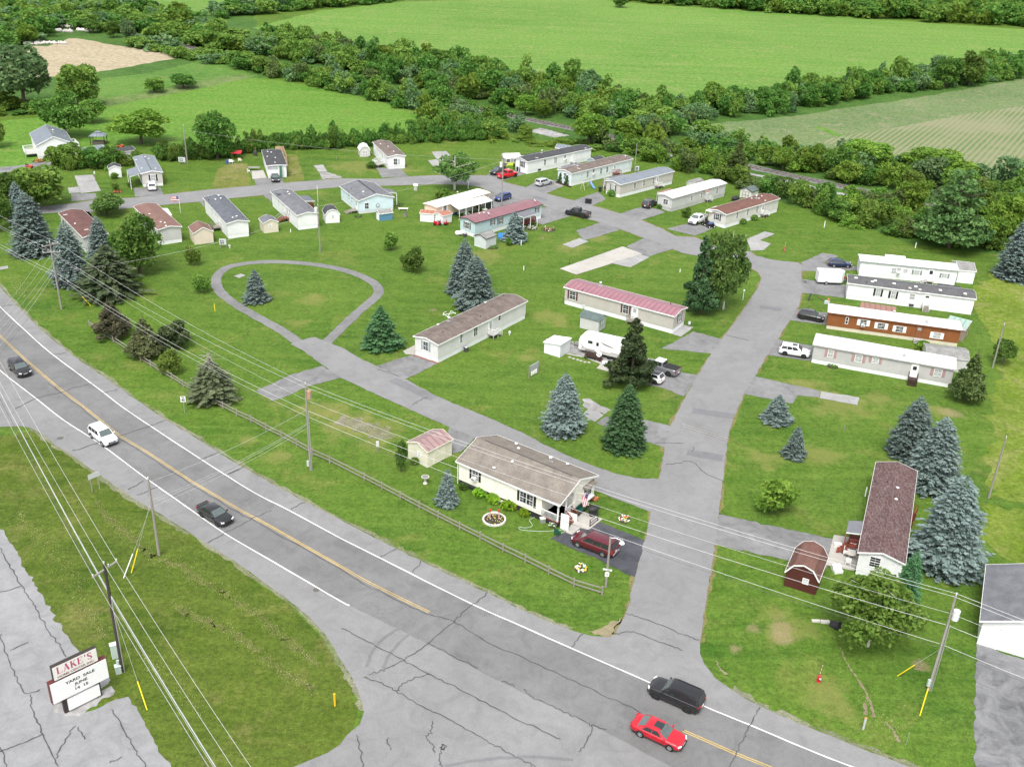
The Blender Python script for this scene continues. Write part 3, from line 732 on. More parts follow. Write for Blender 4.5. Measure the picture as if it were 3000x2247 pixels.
class Bld:
    """a building on a rectangle: local x runs from the near corner along the long side, local y across it"""
    def __init__(s, name, label, cat, near, far, side, W, L=None, skirt=.75, wall=2.35, group=None, eave=None, ov=.22):
        N, F, S = G(*near), G(*far), G(*side)
        z0 = N.z
        N, F, S = [Vector((p.x, p.y, 0)) for p in (N, F, S)]
        u = (F - N)
        if L is None: L = u.length - (2 * ov if z0 > 0 else 0)
        u.normalize()
        v = Vector((-u.y, u.x, 0))
        s.sg = 1 if v.dot(S - N) > 0 else -1          # +1: the building lies on the +y side of its near long wall
        if z0 > 0: N = N + u * ov + v * s.sg * ov
        s.u, s.v, s.W, s.L = u, v, W, L
        s.sk, s.hw = skirt, wall
        s.c = N + u * (L / 2) + v * (s.sg * W / 2)
        s.o = thing(name, label, cat, s.c, ang(u), group)
        s.eave = skirt + wall
        s.ov = ov
    def loc(s, p):
        d = p - s.c
        return Vector((d.dot(s.u), d.dot(s.v), p.z))
    def face(s, f):
        """outward normal and plane point (local) of a wall: F near long, B far long, E near end, D far end"""
        return {'F': (Vector((0, -s.sg, 0)), Vector((0, -s.sg * s.W / 2, 0))), 'B': (Vector((0, s.sg, 0)), Vector((0, s.sg * s.W / 2, 0))),
                'E': (Vector((-1, 0, 0)), Vector((-s.L / 2, 0, 0))), 'D': (Vector((1, 0, 0)), Vector((s.L / 2, 0, 0)))}[f]
    def hit(s, f, px):
        n, p = s.face(f)
        wn = s.u * n.x + s.v * n.y
        wp = s.c + s.u * p.x + s.v * p.y
        return s.loc(onplane(*px, wp, wn))
    def walls(s, wallm, skm=SKIRT, roofm=None, kind='gable', pitch=.19, rth=.09, fascia=WHITE, foot=None, ends=True, ridge_vent=None):
        W, L, ov = s.W, s.L, s.ov
        if s.sk > 0:
            mb = MB()
            mb.box((0, 0, s.sk / 2), (L - .08, W - .08, s.sk), skm)
            mb.build('skirting', s.o)
        rise = pitch * W / 2
        e = s.eave
        mb = MB()
        z0 = s.sk if s.sk > 0 else .0
        prof = {'gable': [(-W / 2, z0), (W / 2, z0), (W / 2, e), (0, e + rise), (-W / 2, e)],
                'mono': [(-W / 2, z0), (W / 2, z0), (W / 2, e + s.sg * rise), (-W / 2, e - s.sg * rise)],
                'flat': [(-W / 2, z0), (W / 2, z0), (W / 2, e), (0, e + .1), (-W / 2, e)],
                'gambrel': [(-W / 2, z0), (W / 2, z0), (W / 2, e), (W * .31, e + rise * .72), (0, e + rise), (-W * .31, e + rise * .72), (-W / 2, e)]}
        if foot: mb.extrude(foot, z0, e, wallm)
        else: mb.prism(prof[kind], -L / 2, L / 2, wallm)
        s.wall = mb.build('wall', s.o)
        if not roofm: return s
        o2 = W / 2 + ov
        k = pitch
        if kind == 'gable': top = [(-o2, e - ov * k), (0, e + rise), (o2, e - ov * k)]
        elif kind == 'flat': top = [(-o2, e - .02), (-W * .3, e + .09), (0, e + .12), (W * .3, e + .09), (o2, e - .02)]
        elif kind == 'mono': top = [(-o2, e - s.sg * (rise + ov * k)), (o2, e + s.sg * (rise + ov * k))]
        else: top = [(-o2, e - .12), (-W * .31, e + rise * .74), (0, e + rise + .02), (W * .31, e + rise * .74), (o2, e - .12)]
        ring = [(y, z + .012) for y, z in top] + [(y, z + rth) for y, z in reversed(top)]
        mb = MB()
        mb.prism(ring, -L / 2 - ov, L / 2 + ov, roofm)
        s.roof = mb.build('roof', s.o)
        s.top = top
        # fascia boards along the eaves and the gable edges
        mb = MB()
        for y, z in (top[0], top[-1]):
            mb.box((0, y + (.012 if y > 0 else -.012), z + rth * .5 - .03), (L + 2 * ov + .04, .03, rth + .09), fascia)
        for x in (-L / 2 - ov - .012, L / 2 + ov + .012):
            for (y0, z0_), (y1, z1_) in zip(top, top[1:]):
                mb.bar((x, y0, z0_ + rth * .5 - .03), (x, y1, z1_ + rth * .5 - .03), .03, rth + .09, fascia)
        mb.build('fascia', s.roof)
        if ridge_vent:
            mb = MB()
            mb.box((0, 0, e + rise + rth + .02), (L * .9, .32, .05), ridge_vent)
            mb.build('ridge_vent', s.roof)
        return s
    def roofz(s, y):
        for (y0, z0), (y1, z1) in zip(s.top, s.top[1:]):
            if y0 <= y <= y1 or y1 <= y <= y0: return z0 + (z1 - z0) * (y - y0) / (y1 - y0) + .09
        return s.eave
    def vents(s, *pxs, kind='pipe'):
        for p in pxs:
            z = s.eave + .2
            q = s.loc(G(*p, z))
            for _ in range(3): q = s.loc(G(*p, s.roofz(q.y)))
            q.x = max(-s.L / 2, min(s.L / 2, q.x))
            mb = MB()
            if kind == 'pipe': mb.cyl((q.x, q.y, q.z - .1), (q.x, q.y, q.z + .28), .07, .07, DKMET, 6)
            elif kind == 'chimney':
                mb.cyl((q.x, q.y, q.z - .1), (q.x, q.y, q.z + .55), .13, .13, GALV, 8)
                mb.cyl((q.x, q.y, q.z + .58), (q.x, q.y, q.z + .72), .21, .21, WHITE, 8)
                mb.box((q.x, q.y, q.z + .02), (.55, .55, .06), GALV)
            elif kind == 'cap':
                mb.cyl((q.x, q.y, q.z - .05), (q.x, q.y, q.z + .16), .12, .12, GALV, 8)
                mb.cyl((q.x, q.y, q.z + .17), (q.x, q.y, q.z + .22), .2, .14, WHITE, 8)
            elif kind == 'skylight':
                mb.box((q.x, q.y, q.z + .06), (.5, .5, .12), WHITE)
            elif kind == 'panel':
                mb.box((q.x, q.y, q.z + .03), (.5, .95, .06), M('faded_panel', (.42, .38, .36), .7))
            elif kind == 'dish':
                mb.cyl((q.x, q.y, q.z - .1), (q.x, q.y, q.z + .5), .03, .03, GALV, 5)
                mb.cyl((q.x, q.y - .1, q.z + .5), (q.x + .05, q.y - .2, q.z + .62), .05, .3, M('dish_grey', (.5, .5, .5)), 10)
            mb.build({'pipe': 'vent_pipe', 'chimney': 'chimney', 'cap': 'roof_vent', 'skylight': 'roof_vent', 'panel': 'roof_panel', 'dish': 'satellite_dish'}[kind], s.roof)
    def place(s, f, q):
        """matrix putting (along wall, up, out) at a point of a wall"""
        n, p = s.face(f)
        al = Vector((0, 0, 1)).cross(n)
        return n, al
    def win(s, f, px, w=.85, h=1.3, shut=None, glass=GLASS, frame=WHITE, z=None, mun=True, sw=.32):
        q = s.hit(f, px)
        n, al = s.place(f, q)
        q.z = max(s.sk + .35 + h / 2, min(s.eave - .12 - h / 2, q.z)) if z is None else z
        up = Vector((0, 0, 1))
        def slab(mb, cu, cv, du, dv, d0, d1, mat):
            c = q + al * cu + up * cv + n * ((d0 + d1) / 2)
            hx, hy, hz = al * (du / 2), up * (dv / 2), n * ((d1 - d0) / 2)
            vs = [c + a * hx + b * hy + e * hz for a in (-1, 1) for b in (-1, 1) for e in (-1, 1)]
            mb.add(vs, [(0, 1, 3, 2), (4, 6, 7, 5), (0, 4, 5, 1), (2, 3, 7, 6), (0, 2, 6, 4), (1, 5, 7, 3)], mat)
        mb = MB()
        t = .07
        for sx in (-1, 1): slab(mb, sx * (w / 2 + t / 2), 0, t, h + 2 * t, .003, .055, frame)
        for sy in (-1, 1): slab(mb, 0, sy * (h / 2 + t / 2), w, t, .003, .055, frame)
        slab(mb, 0, 0, w, .05, .012, .05, frame)
        if mun:
            slab(mb, 0, 0, .02, h, .012, .042, frame)
            for c in (-.25, .25): slab(mb, 0, c * h, w, .017, .012, .038, frame)
        wo = mb.build('window', s.o)
        mb = MB()
        slab(mb, 0, 0, w, h, .002, .016, glass)
        mb.build('pane', wo)
        if shut:
            for sx in (-1, 1):
                mb = MB()
                slab(mb, sx * (w / 2 + t + sw / 2 + .02), 0, sw, h + .1, .003, .04, shut)
                mb.build('shutter', s.o)
        s.last = (q, n, al)
        return wo
    def ac(s):
        q, n, al = s.last
        mb = MB()
        c = q + n * .22 + Vector((0, 0, -.42))
        mb.box(c, (.55, .5, .38), M('ac_white', (.72, .72, .70)), ang(al))
        mb.box(c + n * .26, (.42, .02, .26), M('ac_grille', (.25, .25, .25)), ang(al))
        mb.build('air_conditioner', s.o)
    def door(s, f, px, w=.9, h=2.0, mat=WHITE, glass=GLASSL, gh=.9, frame=WHITE):
        q = s.hit(f, px)
        n, al = s.place(f, q)
        z0 = s.sk + .04
        q.z = z0 + h / 2
        a = ang(al)
        mb = MB()
        mb.box(q + n * .02, (w + .16, .05, h + .1), frame, a)
        fr = mb.build('door_frame', s.o)
        mb = MB()
        mb.box(q + n * .05, (w, .03, h), mat, a)
        d = mb.build('door', fr)
        if glass:
            mb = MB()
            mb.box(q + n * .068 + Vector((0, 0, h / 2 - .25 - gh / 2)), (w * .62, .012, gh), glass, a)
            mb.build('pane', fr)
        mb = MB()
        mb.box(q + n * .075 + al * (w * .4), (.06, .05, .12), DKMET, a)
        mb.build('handle', fr)
        s.last = (q, n, al)
        return d
    def steps(s, mat=WOODG, w=1.2, dep=1.1, side=0, rail=WHITE, nst=4):
        """landing and flight at the last door; side 0: straight out, +-1: along the wall"""
        q, n, al = s.last
        z = s.sk - .02
        b = Vector((q.x, q.y, 0))
        a = ang(al)
        mb = MB()
        mb.box(b + n * (dep / 2 + .02) + Vector((0, 0, z - .05)), (w, dep, .1), mat, a)
        for i, j in ((-1, 0), (1, 0), (-1, 1), (1, 1)):
            mb.box(b + n * (.1 + j * (dep - .16)) + al * i * (w / 2 - .06) + Vector((0, 0, z / 2 - .05)), (.1, .1, z - .1), mat, a)
        dirv = n if side == 0 else al * side
        st = b + (n * (dep + .02) if side == 0 else n * (dep / 2) + al * side * w / 2)
        ww = w if side == 0 else dep
        for i in range(nst):
            h = z * (1 - (i + 1) / (nst + 1))
            mb.box(st + dirv * (.26 * (i + .5)) + Vector((0, 0, h - .03)), (ww, .27, .06) if side == 0 else (.27, ww, .06), mat, a)
        for i in (-1, 1):
            nn = al if side == 0 else n
            p0 = st + nn * i * (ww / 2 - .03)
            mb.bar(p0 + Vector((0, 0, z - .1)), p0 + dirv * .26 * nst + Vector((0, 0, .1)), .05, .2, mat)
        o = mb.build('steps', s.o)
        if rail:
            mb = MB()
            def run(p0, p1, k):
                mb.bar(p0 + Vector((0, 0, .9)), p1 + Vector((0, 0, .9)), .06, .06, rail)
                for i in range(k + 1):
                    p = p0.lerp(p1, i / k)
                    mb.bar(p, p + Vector((0, 0, .92)), .04, .04, rail)
            zz = Vector((0, 0, z))
            nn = al if side == 0 else n
            for i in (-1, 1):
                p0 = st + nn * i * (ww / 2 - .03)
                if side == 0 or i == 1: run(p0 + zz, p0 + dirv * .26 * nst + Vector((0, 0, .1)), 4)
            if side == 0:
                for i in (-1, 1): run(b + al * i * (w / 2 - .03) + n * .08 + zz, b + al * i * (w / 2 - .03) + n * dep + zz, 4)
            else:
                run(b + n * dep + al * -w / 2 + zz, b + n * dep + al * w / 2 + zz, 6)
                run(b + n * .08 + al * -side * w / 2 + zz, b + n * dep + al * -side * w / 2 + zz, 4)
            mb.build('railing', o)
        return o
    def slab(s, name, pts, z, th, mat, posts=None, postm=WHITE, drop=0.0, edge=None):
        """roof plate over sheet points, all at height z; drop lowers the last two points"""
        ps = []
        for i, p in enumerate(pts):
            zz = z - (drop if i >= len(pts) / 2 else 0)
            ps.append(s.loc(G(*p, zz)))
        mb = MB()
        n = len(ps)
        dn = Vector((0, 0, th))
        mb.add(ps + [p - dn for p in ps], [tuple(range(n)), tuple(range(2 * n - 1, n - 1, -1))], mat)
        mb.add(ps + [p - dn for p in ps], [(i, (i + 1) % n, n + (i + 1) % n, n + i) for i in range(n)], edge or WHITE)
        o = mb.build(name, s.o)
        if posts:
            c = sum(ps, Vector()) / n
            for i in posts:
                p = ps[int(i)].lerp(ps[(int(i) + 1) % n], i - int(i))
                p = p + (c - p) * .05
                mb = MB()
                mb.box((p.x, p.y, (p.z - th) / 2), (.1, .1, p.z - th), postm)
                mb.build('post', o)
        return o
    def deck(s, pts, z, mat, rail=WHITE, open_edges=(), name='deck'):
        ps = [s.loc(G(*p, z)) for p in pts]
        mb = MB()
        mb.extrude([(p.x, p.y) for p in ps], z - .14, z, mat)
        n = len(ps)
        for p in ps: mb.box((p.x, p.y, (z - .14) / 2), (.1, .1, z - .14), mat)
        o = mb.build(name, s.o)
        mb = MB()
        for i in range(n):
            if i in open_edges: continue
            a, b = ps[i], ps[(i + 1) % n]
            mb.bar(a + Vector((0, 0, .95)), b + Vector((0, 0, .95)), .09, .06, rail)
            mb.bar(a + Vector((0, 0, .15)), b + Vector((0, 0, .15)), .05, .05, rail)
            k = max(2, int((b - a).length / .22))
            for j in range(k + 1):
                p = a.lerp(b, j / k)
                w = .1 if j in (0, k) else .045
                mb.bar(p, p + Vector((0, 0, 1.0 if j in (0, k) else .94)), w, w, rail)
        mb.build('railing', o)
        return o

HG = 'mobile homes on the park lots'
def home(label, near, far, side, W, wallm, roofm, skm=SKIRT, kind='gable', pitch=.19, L=None, name='mobile_home', cat='mobile home', group=HG, skirt=.75, wall=2.35, rth=.09, fascia=WHITE, ridge_vent=None, ov=.22, foot=None):
    b = Bld(name, label, cat, near, far, side, W, L, skirt, wall, group, ov=ov)
    b.walls(wallm, skm, roofm, kind, pitch, rth, fascia, ridge_vent=ridge_vent, foot=foot)
    return b

# --- white home with the streaked brown roof, in the middle of the park
b = home('pale grey single-wide with a streaked brown roof and grey concrete steps', ('a', 570, 1240), ('a', 1985, 518), ('a', 203, 1097), 4.5, PSID, R_BROWN)
b.win('E', ('a', 373, 960), .95, 1.35, BLUES, GLASS)
b.win('F', ('a', 945, 840), .55, 1.35); b.win('F', ('a', 1178, 728), .95, 1.35); b.win('F', ('a', 1565, 505), .6, .75, mun=False)
b.door('F', ('a', 1418, 630), glass=GLASSL, gh=1.5); b.steps(CONCM, 1.3, 1.2, 1, WHITE)
b.vents(('a', 650, 745), ('a', 1262, 490), ('a', 1625, 158)); b.vents(('a', 572, 625), ('a', 1340, 268), kind='cap'); b.vents(('a', 750, 560), kind='chimney')
q = b.loc(G('a', 750, 560, 3.6))
mb = MB()
mb.cyl((q.x, q.y, 3.3), (q.x, q.y, 4.9), .03, .03, GALV, 5)  # rotary clothesline frame, set here on a roof pole
for a0, a1 in (((-1.1, -.6), (1.1, .5)), ((-1.0, .5), (1.0, -.5)), ((-1.1, -.6), (-.5, .8)), ((1.1, .5), (.6, -.8)), ((-.5, .8), (.4, .9))):
    mb.bar((q.x + a0[0], q.y + a0[1], 4.85), (q.x + a1[0], q.y + a1[1], 4.85), .05, .05, WHITE)
mb.build('clothesline_frame', b.roof)
# --- taupe home with the pink roof
b = home('taupe single-wide with a long pink metal roof', ('b', 1755, 895), ('b', 165, 455), ('b', 1937, 770), 4.5, TAUPE, R_PINK, ridge_vent=None)
b.win('F', ('b', 290, 330), 1.15, 1.4, MAROS); b.win('F', ('b', 1072, 535), 1.0, 1.4, MAROS); b.win('E', ('b', 1865, 655), .9, 1.4, DGREYS)
b.door('F', ('b', 1205, 585), 1.0, 2.05, glass=GLASSL, gh=.7); b.steps(WOODG, 1.6, 1.3, 1, WOODG)
b.vents(('b', 437, 258), ('b', 1733, 458)); b.vents(('b', 698, 190), kind='chimney')
# --- greige home with the slate-blue metal roof
b = home('greige single-wide with a slate blue metal roof and wooden corner stairs', ('c', 1762, 843), ('d', 362, 313), ('c', 1563, 785), 4.2, GREIGE, R_BLUEM)
b.win('E', ('c', 1668, 685), .95, 1.4, DGREYS, GLASSL); b.win('F', ('c', 2000, 655), .7, 1.25); b.win('F', ('c', 2140, 622), .6, 1.25); b.win('F', ('d', 75, 265), .65, 1.35)
b.door('F', ('d', 133, 255), .85); b.steps(WOODG, 1.3, 1.1, 1, WHITE)
b.slab('porch_roof', [('c', 1700, 558), ('c', 1522, 540), ('c', 1790, 478), ('c', 1985, 495)], 3.0, .12, R_GREYF, (1, 2), WHITE)
b.deck([('c', 1500, 655), ('c', 1556, 660), ('c', 1575, 605), ('c', 1515, 605)], 1.0, WOODG, WOODG, (0,))
b.vents(('c', 1835, 570))
# --- light grey home with the white roof
b = home('light grey single-wide with a white roof and a small door awning', ('d', 345, 745), ('d', 1168, 505), ('d', 140, 685), 3.9, LGREY, R_WHITE, GSKIRT, fascia=LGREY)
b.win('E', ('d', 265, 588), 1.25, 1.1, None, GLASS); b.win('F', ('d', 663, 535), .6, 1.2); b.win('F', ('d', 815, 492), .6, 1.2); b.win('F', ('d', 1053, 442), .6, 1.4)
b.door('F', ('d', 890, 505), .85, glass=None); b.steps(CONCM, 1.0, .9, 1, WHITE)
b.slab('awning', [('d', 875, 408), ('d', 905, 405), ('d', 958, 437), ('d', 893, 447)], 3.0, .06, R_BROWNM, None, drop=.3)
b.slab('porch_roof', [('d', 130, 440), ('d', 315, 385), ('d', 440, 400), ('d', 230, 452)], 3.0, .1, R_BROWNM, (0, 3), GSKIRT)
b.vents(('d', 470, 465), ('d', 910, 345)); b.vents(('d', 1075, 300), kind='cap')
# --- putty home with the red-brown roof
b = home('putty single-wide with a red brown shingle roof and two wall stars', ('d', 1170, 1000), ('d', 1980, 745), ('d', 945, 905), 4.4, PUTTY, R_RED)
b.win('E', ('d', 1065, 818), .95, 1.4, DGREYS); b.win('F', ('d', 1367, 800), .65, 1.3); b.win('F', ('d', 1528, 750), .65, 1.3); b.win('F', ('d', 1675, 705), .65, 1.3)
b.door('F', ('d', 1762, 690), .9); b.steps(WOODG, 1.2, 1.0, 1, WHITE)
for px, col in ((('d', 1000, 762), (.42, .10, .09)), (('d', 1140, 800), (.22, .25, .27))):
    q = b.hit('E', px)
    mb = MB()
    pts = [(q.x - .03, q.y + math.sin(2 * math.pi * i / 10) * (.34 if i % 2 == 0 else .14), q.z + math.cos(2 * math.pi * i / 10) * (.34 if i % 2 == 0 else .14)) for i in range(10)]
    c0 = (q.x - .09, q.y, q.z)
    mb.add(pts + [c0], [(i, (i + 1) % 10, 10) for i in range(10)], M('star_%d' % len(MATS), col))
    mb.build('star_ornament', b.o)
b.slab('porch_roof', [('d', 1090, 665), ('d', 1040, 655), ('d', 878, 718), ('d', 975, 745)], 2.9, .1, WHITE, (2,), GSKIRT)
b.vents(('d', 1590, 545), ('d', 1745, 510), ('d', 1700, 545), ('d', 1800, 580), kind='cap'); b.vents(('d', 1660, 535), kind='chimney')
# --- far white home with the charcoal roof
b = home('white single-wide with a charcoal roof beside the tent', ('c', 340, 478), ('c', 1315, 265), ('c', 185, 425), 4.2, WSID, R_DARK)
b.win('E', ('c', 265, 325), .9, 1.35, BLACKS); b.win('F', ('c', 612, 295), .6, 1.3); b.win('F', ('c', 777, 265), 1.0, 1.4, None, GLASSL); b.win('F', ('c', 922, 224), .6, 1.1); b.ac()
b.door('F', ('c', 1033, 240), .9, glass=None); b.steps(CONCM, 1.2, .9, 1, None)
b.slab('porch_roof', [('c', 430, 192), ('c', 210, 195), ('c', 470, 140), ('c', 620, 152)], 2.9, .12, R_DARK, (1, 2))
b.vents(('c', 567, 150), kind='chimney'); b.vents(('c', 485, 228), ('c', 1240, 80), kind='panel')
q = b.hit('F', ('c', 527, 415)); mb = MB(); mb.box((q.x, q.y + .02 * -b.sg, .42), (.95, .08, .45), DKMET); mb.build('crawl_vent', b.o)
# --- pale home behind the two cypresses
b = home('pale single-wide with a brown grey roof behind two cypresses', ('c', 1015, 665), ('c', 1945, 430), ('c', 815, 600), 4.3, ICE, R_BROWN)
b.win('E', ('c', 925, 510), .9, 1.4); b.win('F', ('c', 1173, 490), .22, .8, mun=False)
for p in ((1270, 480), (1363, 445), (1478, 430), (1573, 405)):
    b.win('F', ('c',) + p, .65, 1.3)
    if p[0] == 1363: b.ac()
b.door('F', ('c', 1687, 388), .8); b.steps(WOODR, 1.2, 1.1, 1, WOODR); b.win('F', ('c', 1915, 312), .22, .8, mun=False)
b.slab('porch_roof', [('c', 910, 388), ('c', 815, 375), ('c', 1080, 305), ('c', 1240, 315)], 2.9, .12, R_GREYF, (1, 2))
b.vents(('c', 1115, 362), ('c', 1853, 205), kind='cap'); b.vents(('c', 1065, 335), kind='chimney'); b.vents(('c', 1130, 392), kind='panel')
# --- white homes of the inner row
b = home('white single-wide with a slate shingle roof and a small grey deck', ('e', 605, 940), ('e', 235, 515), ('e', 925, 905), 4.1, WSID, R_SLATE, pitch=.22)
b.win('F', ('e', 342, 502), .45, 1.5, mun=False); b.win('F', ('e', 403, 560), .4, .7, mun=False); b.door('F', ('e', 462, 650), .9, glass=None); b.steps(WOODG, 1.8, 1.6, -1, WOODG)
b.vents(('e', 445, 250), ('e', 480, 295), ('e', 395, 312), ('e', 738, 585), ('e', 672, 608), kind='cap'); b.vents(('e', 282, 322), ('e', 835, 595)); b.vents(('e', 712, 640), kind='dish')
b = home('white single-wide with a grey roof and a side carport roof', ('e', 1740, 800), ('e', 1318, 410), ('e', 2045, 765), 4.1, WSID, R_SLATE2, pitch=.2)
b.win('F', ('e', 1422, 372), .4, 1.4, mun=False); b.win('F', ('e', 1490, 432), .4, 1.4, mun=False); b.win('F', ('e', 1595, 520), .4, 1.4, mun=False)
b.door('F', ('e', 1563, 510), .85); b.steps(WOODR, 1.5, 1.3, 0, GALV)
b.slab('carport_roof', [('e', 1815, 330), ('e', 1712, 245), ('e', 1895, 238), ('e', 2005, 328)], 2.8, .12, R_DARKM, (3, 2, 2.5), WOODG)
b.deck([('e', 1850, 430), ('e', 1980, 450), ('e', 1975, 385), ('e', 1860, 345)], .5, WOODR, WOODR, (3,))
b.vents(('e', 1565, 190), ('e', 1592, 225), kind='cap'); b.vents(('e', 1375, 215), ('e', 1520, 220), ('e', 1915, 440))
q = b.loc(G('e', 1445, 218, 3.4)); mb = MB(); mb.box((q.x, q.y, b.roofz(q.y) + .01), (.9, 1.4, .04), R_DARK); mb.build('roof_patch', b.roof)
# --- brown roofed homes by the maple
b = home('grey single-wide with a rose brown roof and a white side porch, beside the big maple', (1, 1020, 1490, 3.1), (1, 862, 1338, 3.1), (1, 1132, 1484, 3.1), 4.2, LGREY, R_RED2, skirt=.75)
b.slab('porch_roof', [(1, 1000, 1345), (1, 1085, 1350), (1, 1112, 1392), (1, 1060, 1400)], 2.9, .1, WHITE, (1, 2, 1.5))
b.deck([(1, 1065, 1440), (1, 1112, 1448), (1, 1095, 1405), (1, 1050, 1400)], .6, CONCM, WHITE, (3,))
b.vents((1, 968, 1390), (1, 1040, 1443), (1, 1068, 1447), (1, 1085, 1478), kind='cap')
b = home('grey single-wide with a dark red roof behind the blue spruces', ('z', 1335, 535, 3.1), ('z', 945, 140, 3.1), ('z', 1530, 540, 3.1), 4.2, LGREY, R_DKRED, pitch=.2)
b.vents(('z', 1215, 318), ('z', 1480, 455), kind='cap'); b.vents(('z', 1065, 165), ('z', 1405, 405), kind='panel')
b.deck([('z', 1440, 300), ('z', 1530, 310), ('z', 1560, 390), ('z', 1500, 400)], .7, WOODG, WOODG, (3,))
# --- aqua home
b = home('aqua single-wide with a rose metal roof and a dark porch roof', ('g', 1445, 592), ('g', 2095, 405), ('g', 1310, 535), 4.3, AQUA, R_ROSE, fascia=M('dark_trim', (.06, .06, .065)))
b.win('E', ('g', 1370, 472), 1.2, 1.3, DGREYS); b.win('F', ('g', 1620, 442), .5, 1.0, DGREYS); b.win('F', ('g', 1695, 428), .85, 1.3, DGREYS); b.win('F', ('g', 2055, 322), .5, 1.1, DGREYS)
b.slab('porch_roof', [('g', 1808, 352), ('g', 1935, 312), ('g', 2068, 352), ('g', 1925, 395)], 2.9, .14, R_GREYF, (3, 2, 2.5), WHITE)
b.deck([('g', 1900, 465), ('g', 2040, 430), ('g', 1990, 395), ('g', 1850, 430)], .75, WOODR, WOODR, (2,))
b.vents(('g', 1490, 360), ('g', 1535, 352), kind='cap'); b.vents(('g', 1570, 378), ('g', 2025, 252), kind='dish')
# --- pale blue double-wide
b = home('pale blue double-wide with a broad slate roof and a wall medallion', ('g', 312, 360), ('g', 150, 230), ('g', 655, 330), 7.7, SKYB, R_SLATE2, pitch=.27, L=11.5, skirt=.55, ridge_vent=R_DARK, name='mobile_home')
b.win('E', ('g', 383, 280), .85, 1.25); b.win('F', ('g', 211, 195), .5, 1.2, mun=False); b.win('F', ('g', 239, 220), .5, .9, mun=False); b.door('F', ('g', 284, 275), .9); b.steps(WOODG, 1.6, 1.5, 0, None)
q = b.hit('E', ('g', 491, 276)); mb = MB(); mb.cyl((q.x - .01, q.y, q.z), (q.x - .06, q.y, q.z), .45, .45, M('medallion_grey', (.25, .27, .28)), 16); mb.cyl((q.x - .05, q.y, q.z), (q.x - .08, q.y, q.z), .28, .28, SKYB, 12); mb.build('wall_medallion', b.o)
b.slab('porch_roof', [('g', 590, 150), ('g', 535, 105), ('g', 620, 115), ('g', 680, 155)], 2.8, .1, R_SLATE2, (2, 3))
b.vents(('g', 235, 118), ('g', 365, 215)); b.vents(('g', 350, 170), kind='chimney')
# --- old peach metal home with a long canopy
b = home('peach metal single-wide with a flat white roof and long white canopy', ('g', 1070, 297, 2.9), ('g', 1600, 150, 2.9), ('g', 957, 264, 2.9), 3.6, PEACH, R_WHITE, kind='flat', skirt=.5, wall=2.35, fascia=M('peach_trim', (.70, .60, .50)))
b.win('F', ('g', 1150, 303), .9, 1.0, WHITE, GLASS); b.win('F', ('g', 1440, 290), 1.2, 1.0, None, GLASS); b.door('F', ('g', 1330, 310), .9, mat=M('grey_door', (.3, .3, .3)))
b.slab('canopy', [('g', 1208, 262), ('g', 1540, 180), ('g', 1620, 228), ('g', 1288, 316)], 2.75, .12, R_WHITE, (2, 2.2, 2.4, 2.6, 2.8, 3, 1), WHITE, drop=.35)
b.vents(('g', 1065, 270), ('g', 1300, 195), ('g', 1510, 155), ('g', 1120, 215), ('g', 1275, 150), kind='cap')
# --- the right-hand row
b = home('old white single-wide with a flat white roof and a metal roofed addition', ('k', 660, 352), ('k', 1795, 468), ('k', 700, 200), 3.7, WSID, R_WHITE, kind='flat', skirt=.6, wall=2.3, fascia=M('sage_trim', (.30, .33, .31)))
b.win('F', ('k', 1080, 297), .8, 1.1, None, GLASSL); b.win('F', ('k', 1138, 295), .7, 1.1, None, GLASSL); b.ac(); b.win('F', ('k', 1216, 297), .8, .6, None, GLASSL); b.win('F', ('k', 1352, 317), 1.0, .8, M('sage_shutter', (.2, .23, .22)), GLASSL); b.win('F', ('k', 1677, 355), .9, .8, M('sage_shutter', (.2, .23, .22)), GLASSL)
b.door('F', ('k', 1510, 362), .95, glass=GLASS, gh=.7); b.steps(CONCM, 1.2, .9, -1, None)
b.slab('addition_roof', [('k', 985, 165), ('k', 977, 100), ('k', 1215, 125), ('k', 1225, 170)], 3.2, .14, R_WMET, (1, 2), WSID)
b.vents(('k', 1465, 212), ('k', 1585, 248), ('k', 1505, 248), kind='cap')
b = home('white single-wide with a mottled grey shingle roof and open stair', ('k', 512, 625), ('k', 1990, 815), ('k', 560, 450), 4.3, WSID, R_MGREY, skirt=.65, kind='gable', pitch=.17)
b.win('F', ('k', 895, 553), .75, 1.25, BLACKS, GLASSL); b.win('F', ('k', 1073, 580), .75, 1.25, BLACKS, GLASSL); b.win('F', ('k', 1298, 601), .85, 1.0, None, GLASSL, mun=False); b.door('F', ('k', 1465, 648), .95, glass=GLASS, gh=.35); b.steps(WOODG, 1.1, .5, 0, WHITE, 5)
b.vents(('k', 635, 383), ('k', 862, 415), ('k', 1083, 449), ('k', 1338, 485), ('k', 1628, 527), ('k', 1920, 570), ('k', 828, 425), kind='skylight'); b.vents(('k', 1270, 500), ('k', 1388, 517), kind='panel'); b.vents(('k', 760, 440), ('k', 1890, 602))
q = b.hit('F', ('k', 1282, 717)); mb = MB(); mb.box((q.x, q.y - .02 * b.sg, .36), (.8, .06, .42), DKMET); mb.build('crawl_vent', b.o)
b.slab('lean_to_roof', [('k', 1600, 492), ('k', 1590, 440), ('k', 1870, 478), ('k', 1868, 540)], 2.5, .1, R_DARK, (1, 2), WOODG)
b = home('rust brown single-wide with a white roof and white shutters', (6, 927, 470), (6, 1775, 588), (6, 950, 330), 3.8, BROWN, R_WHITE, CSKIRT, kind='flat', skirt=.6, wall=2.3, fascia=M('brown_trim', (.17, .07, .03)))
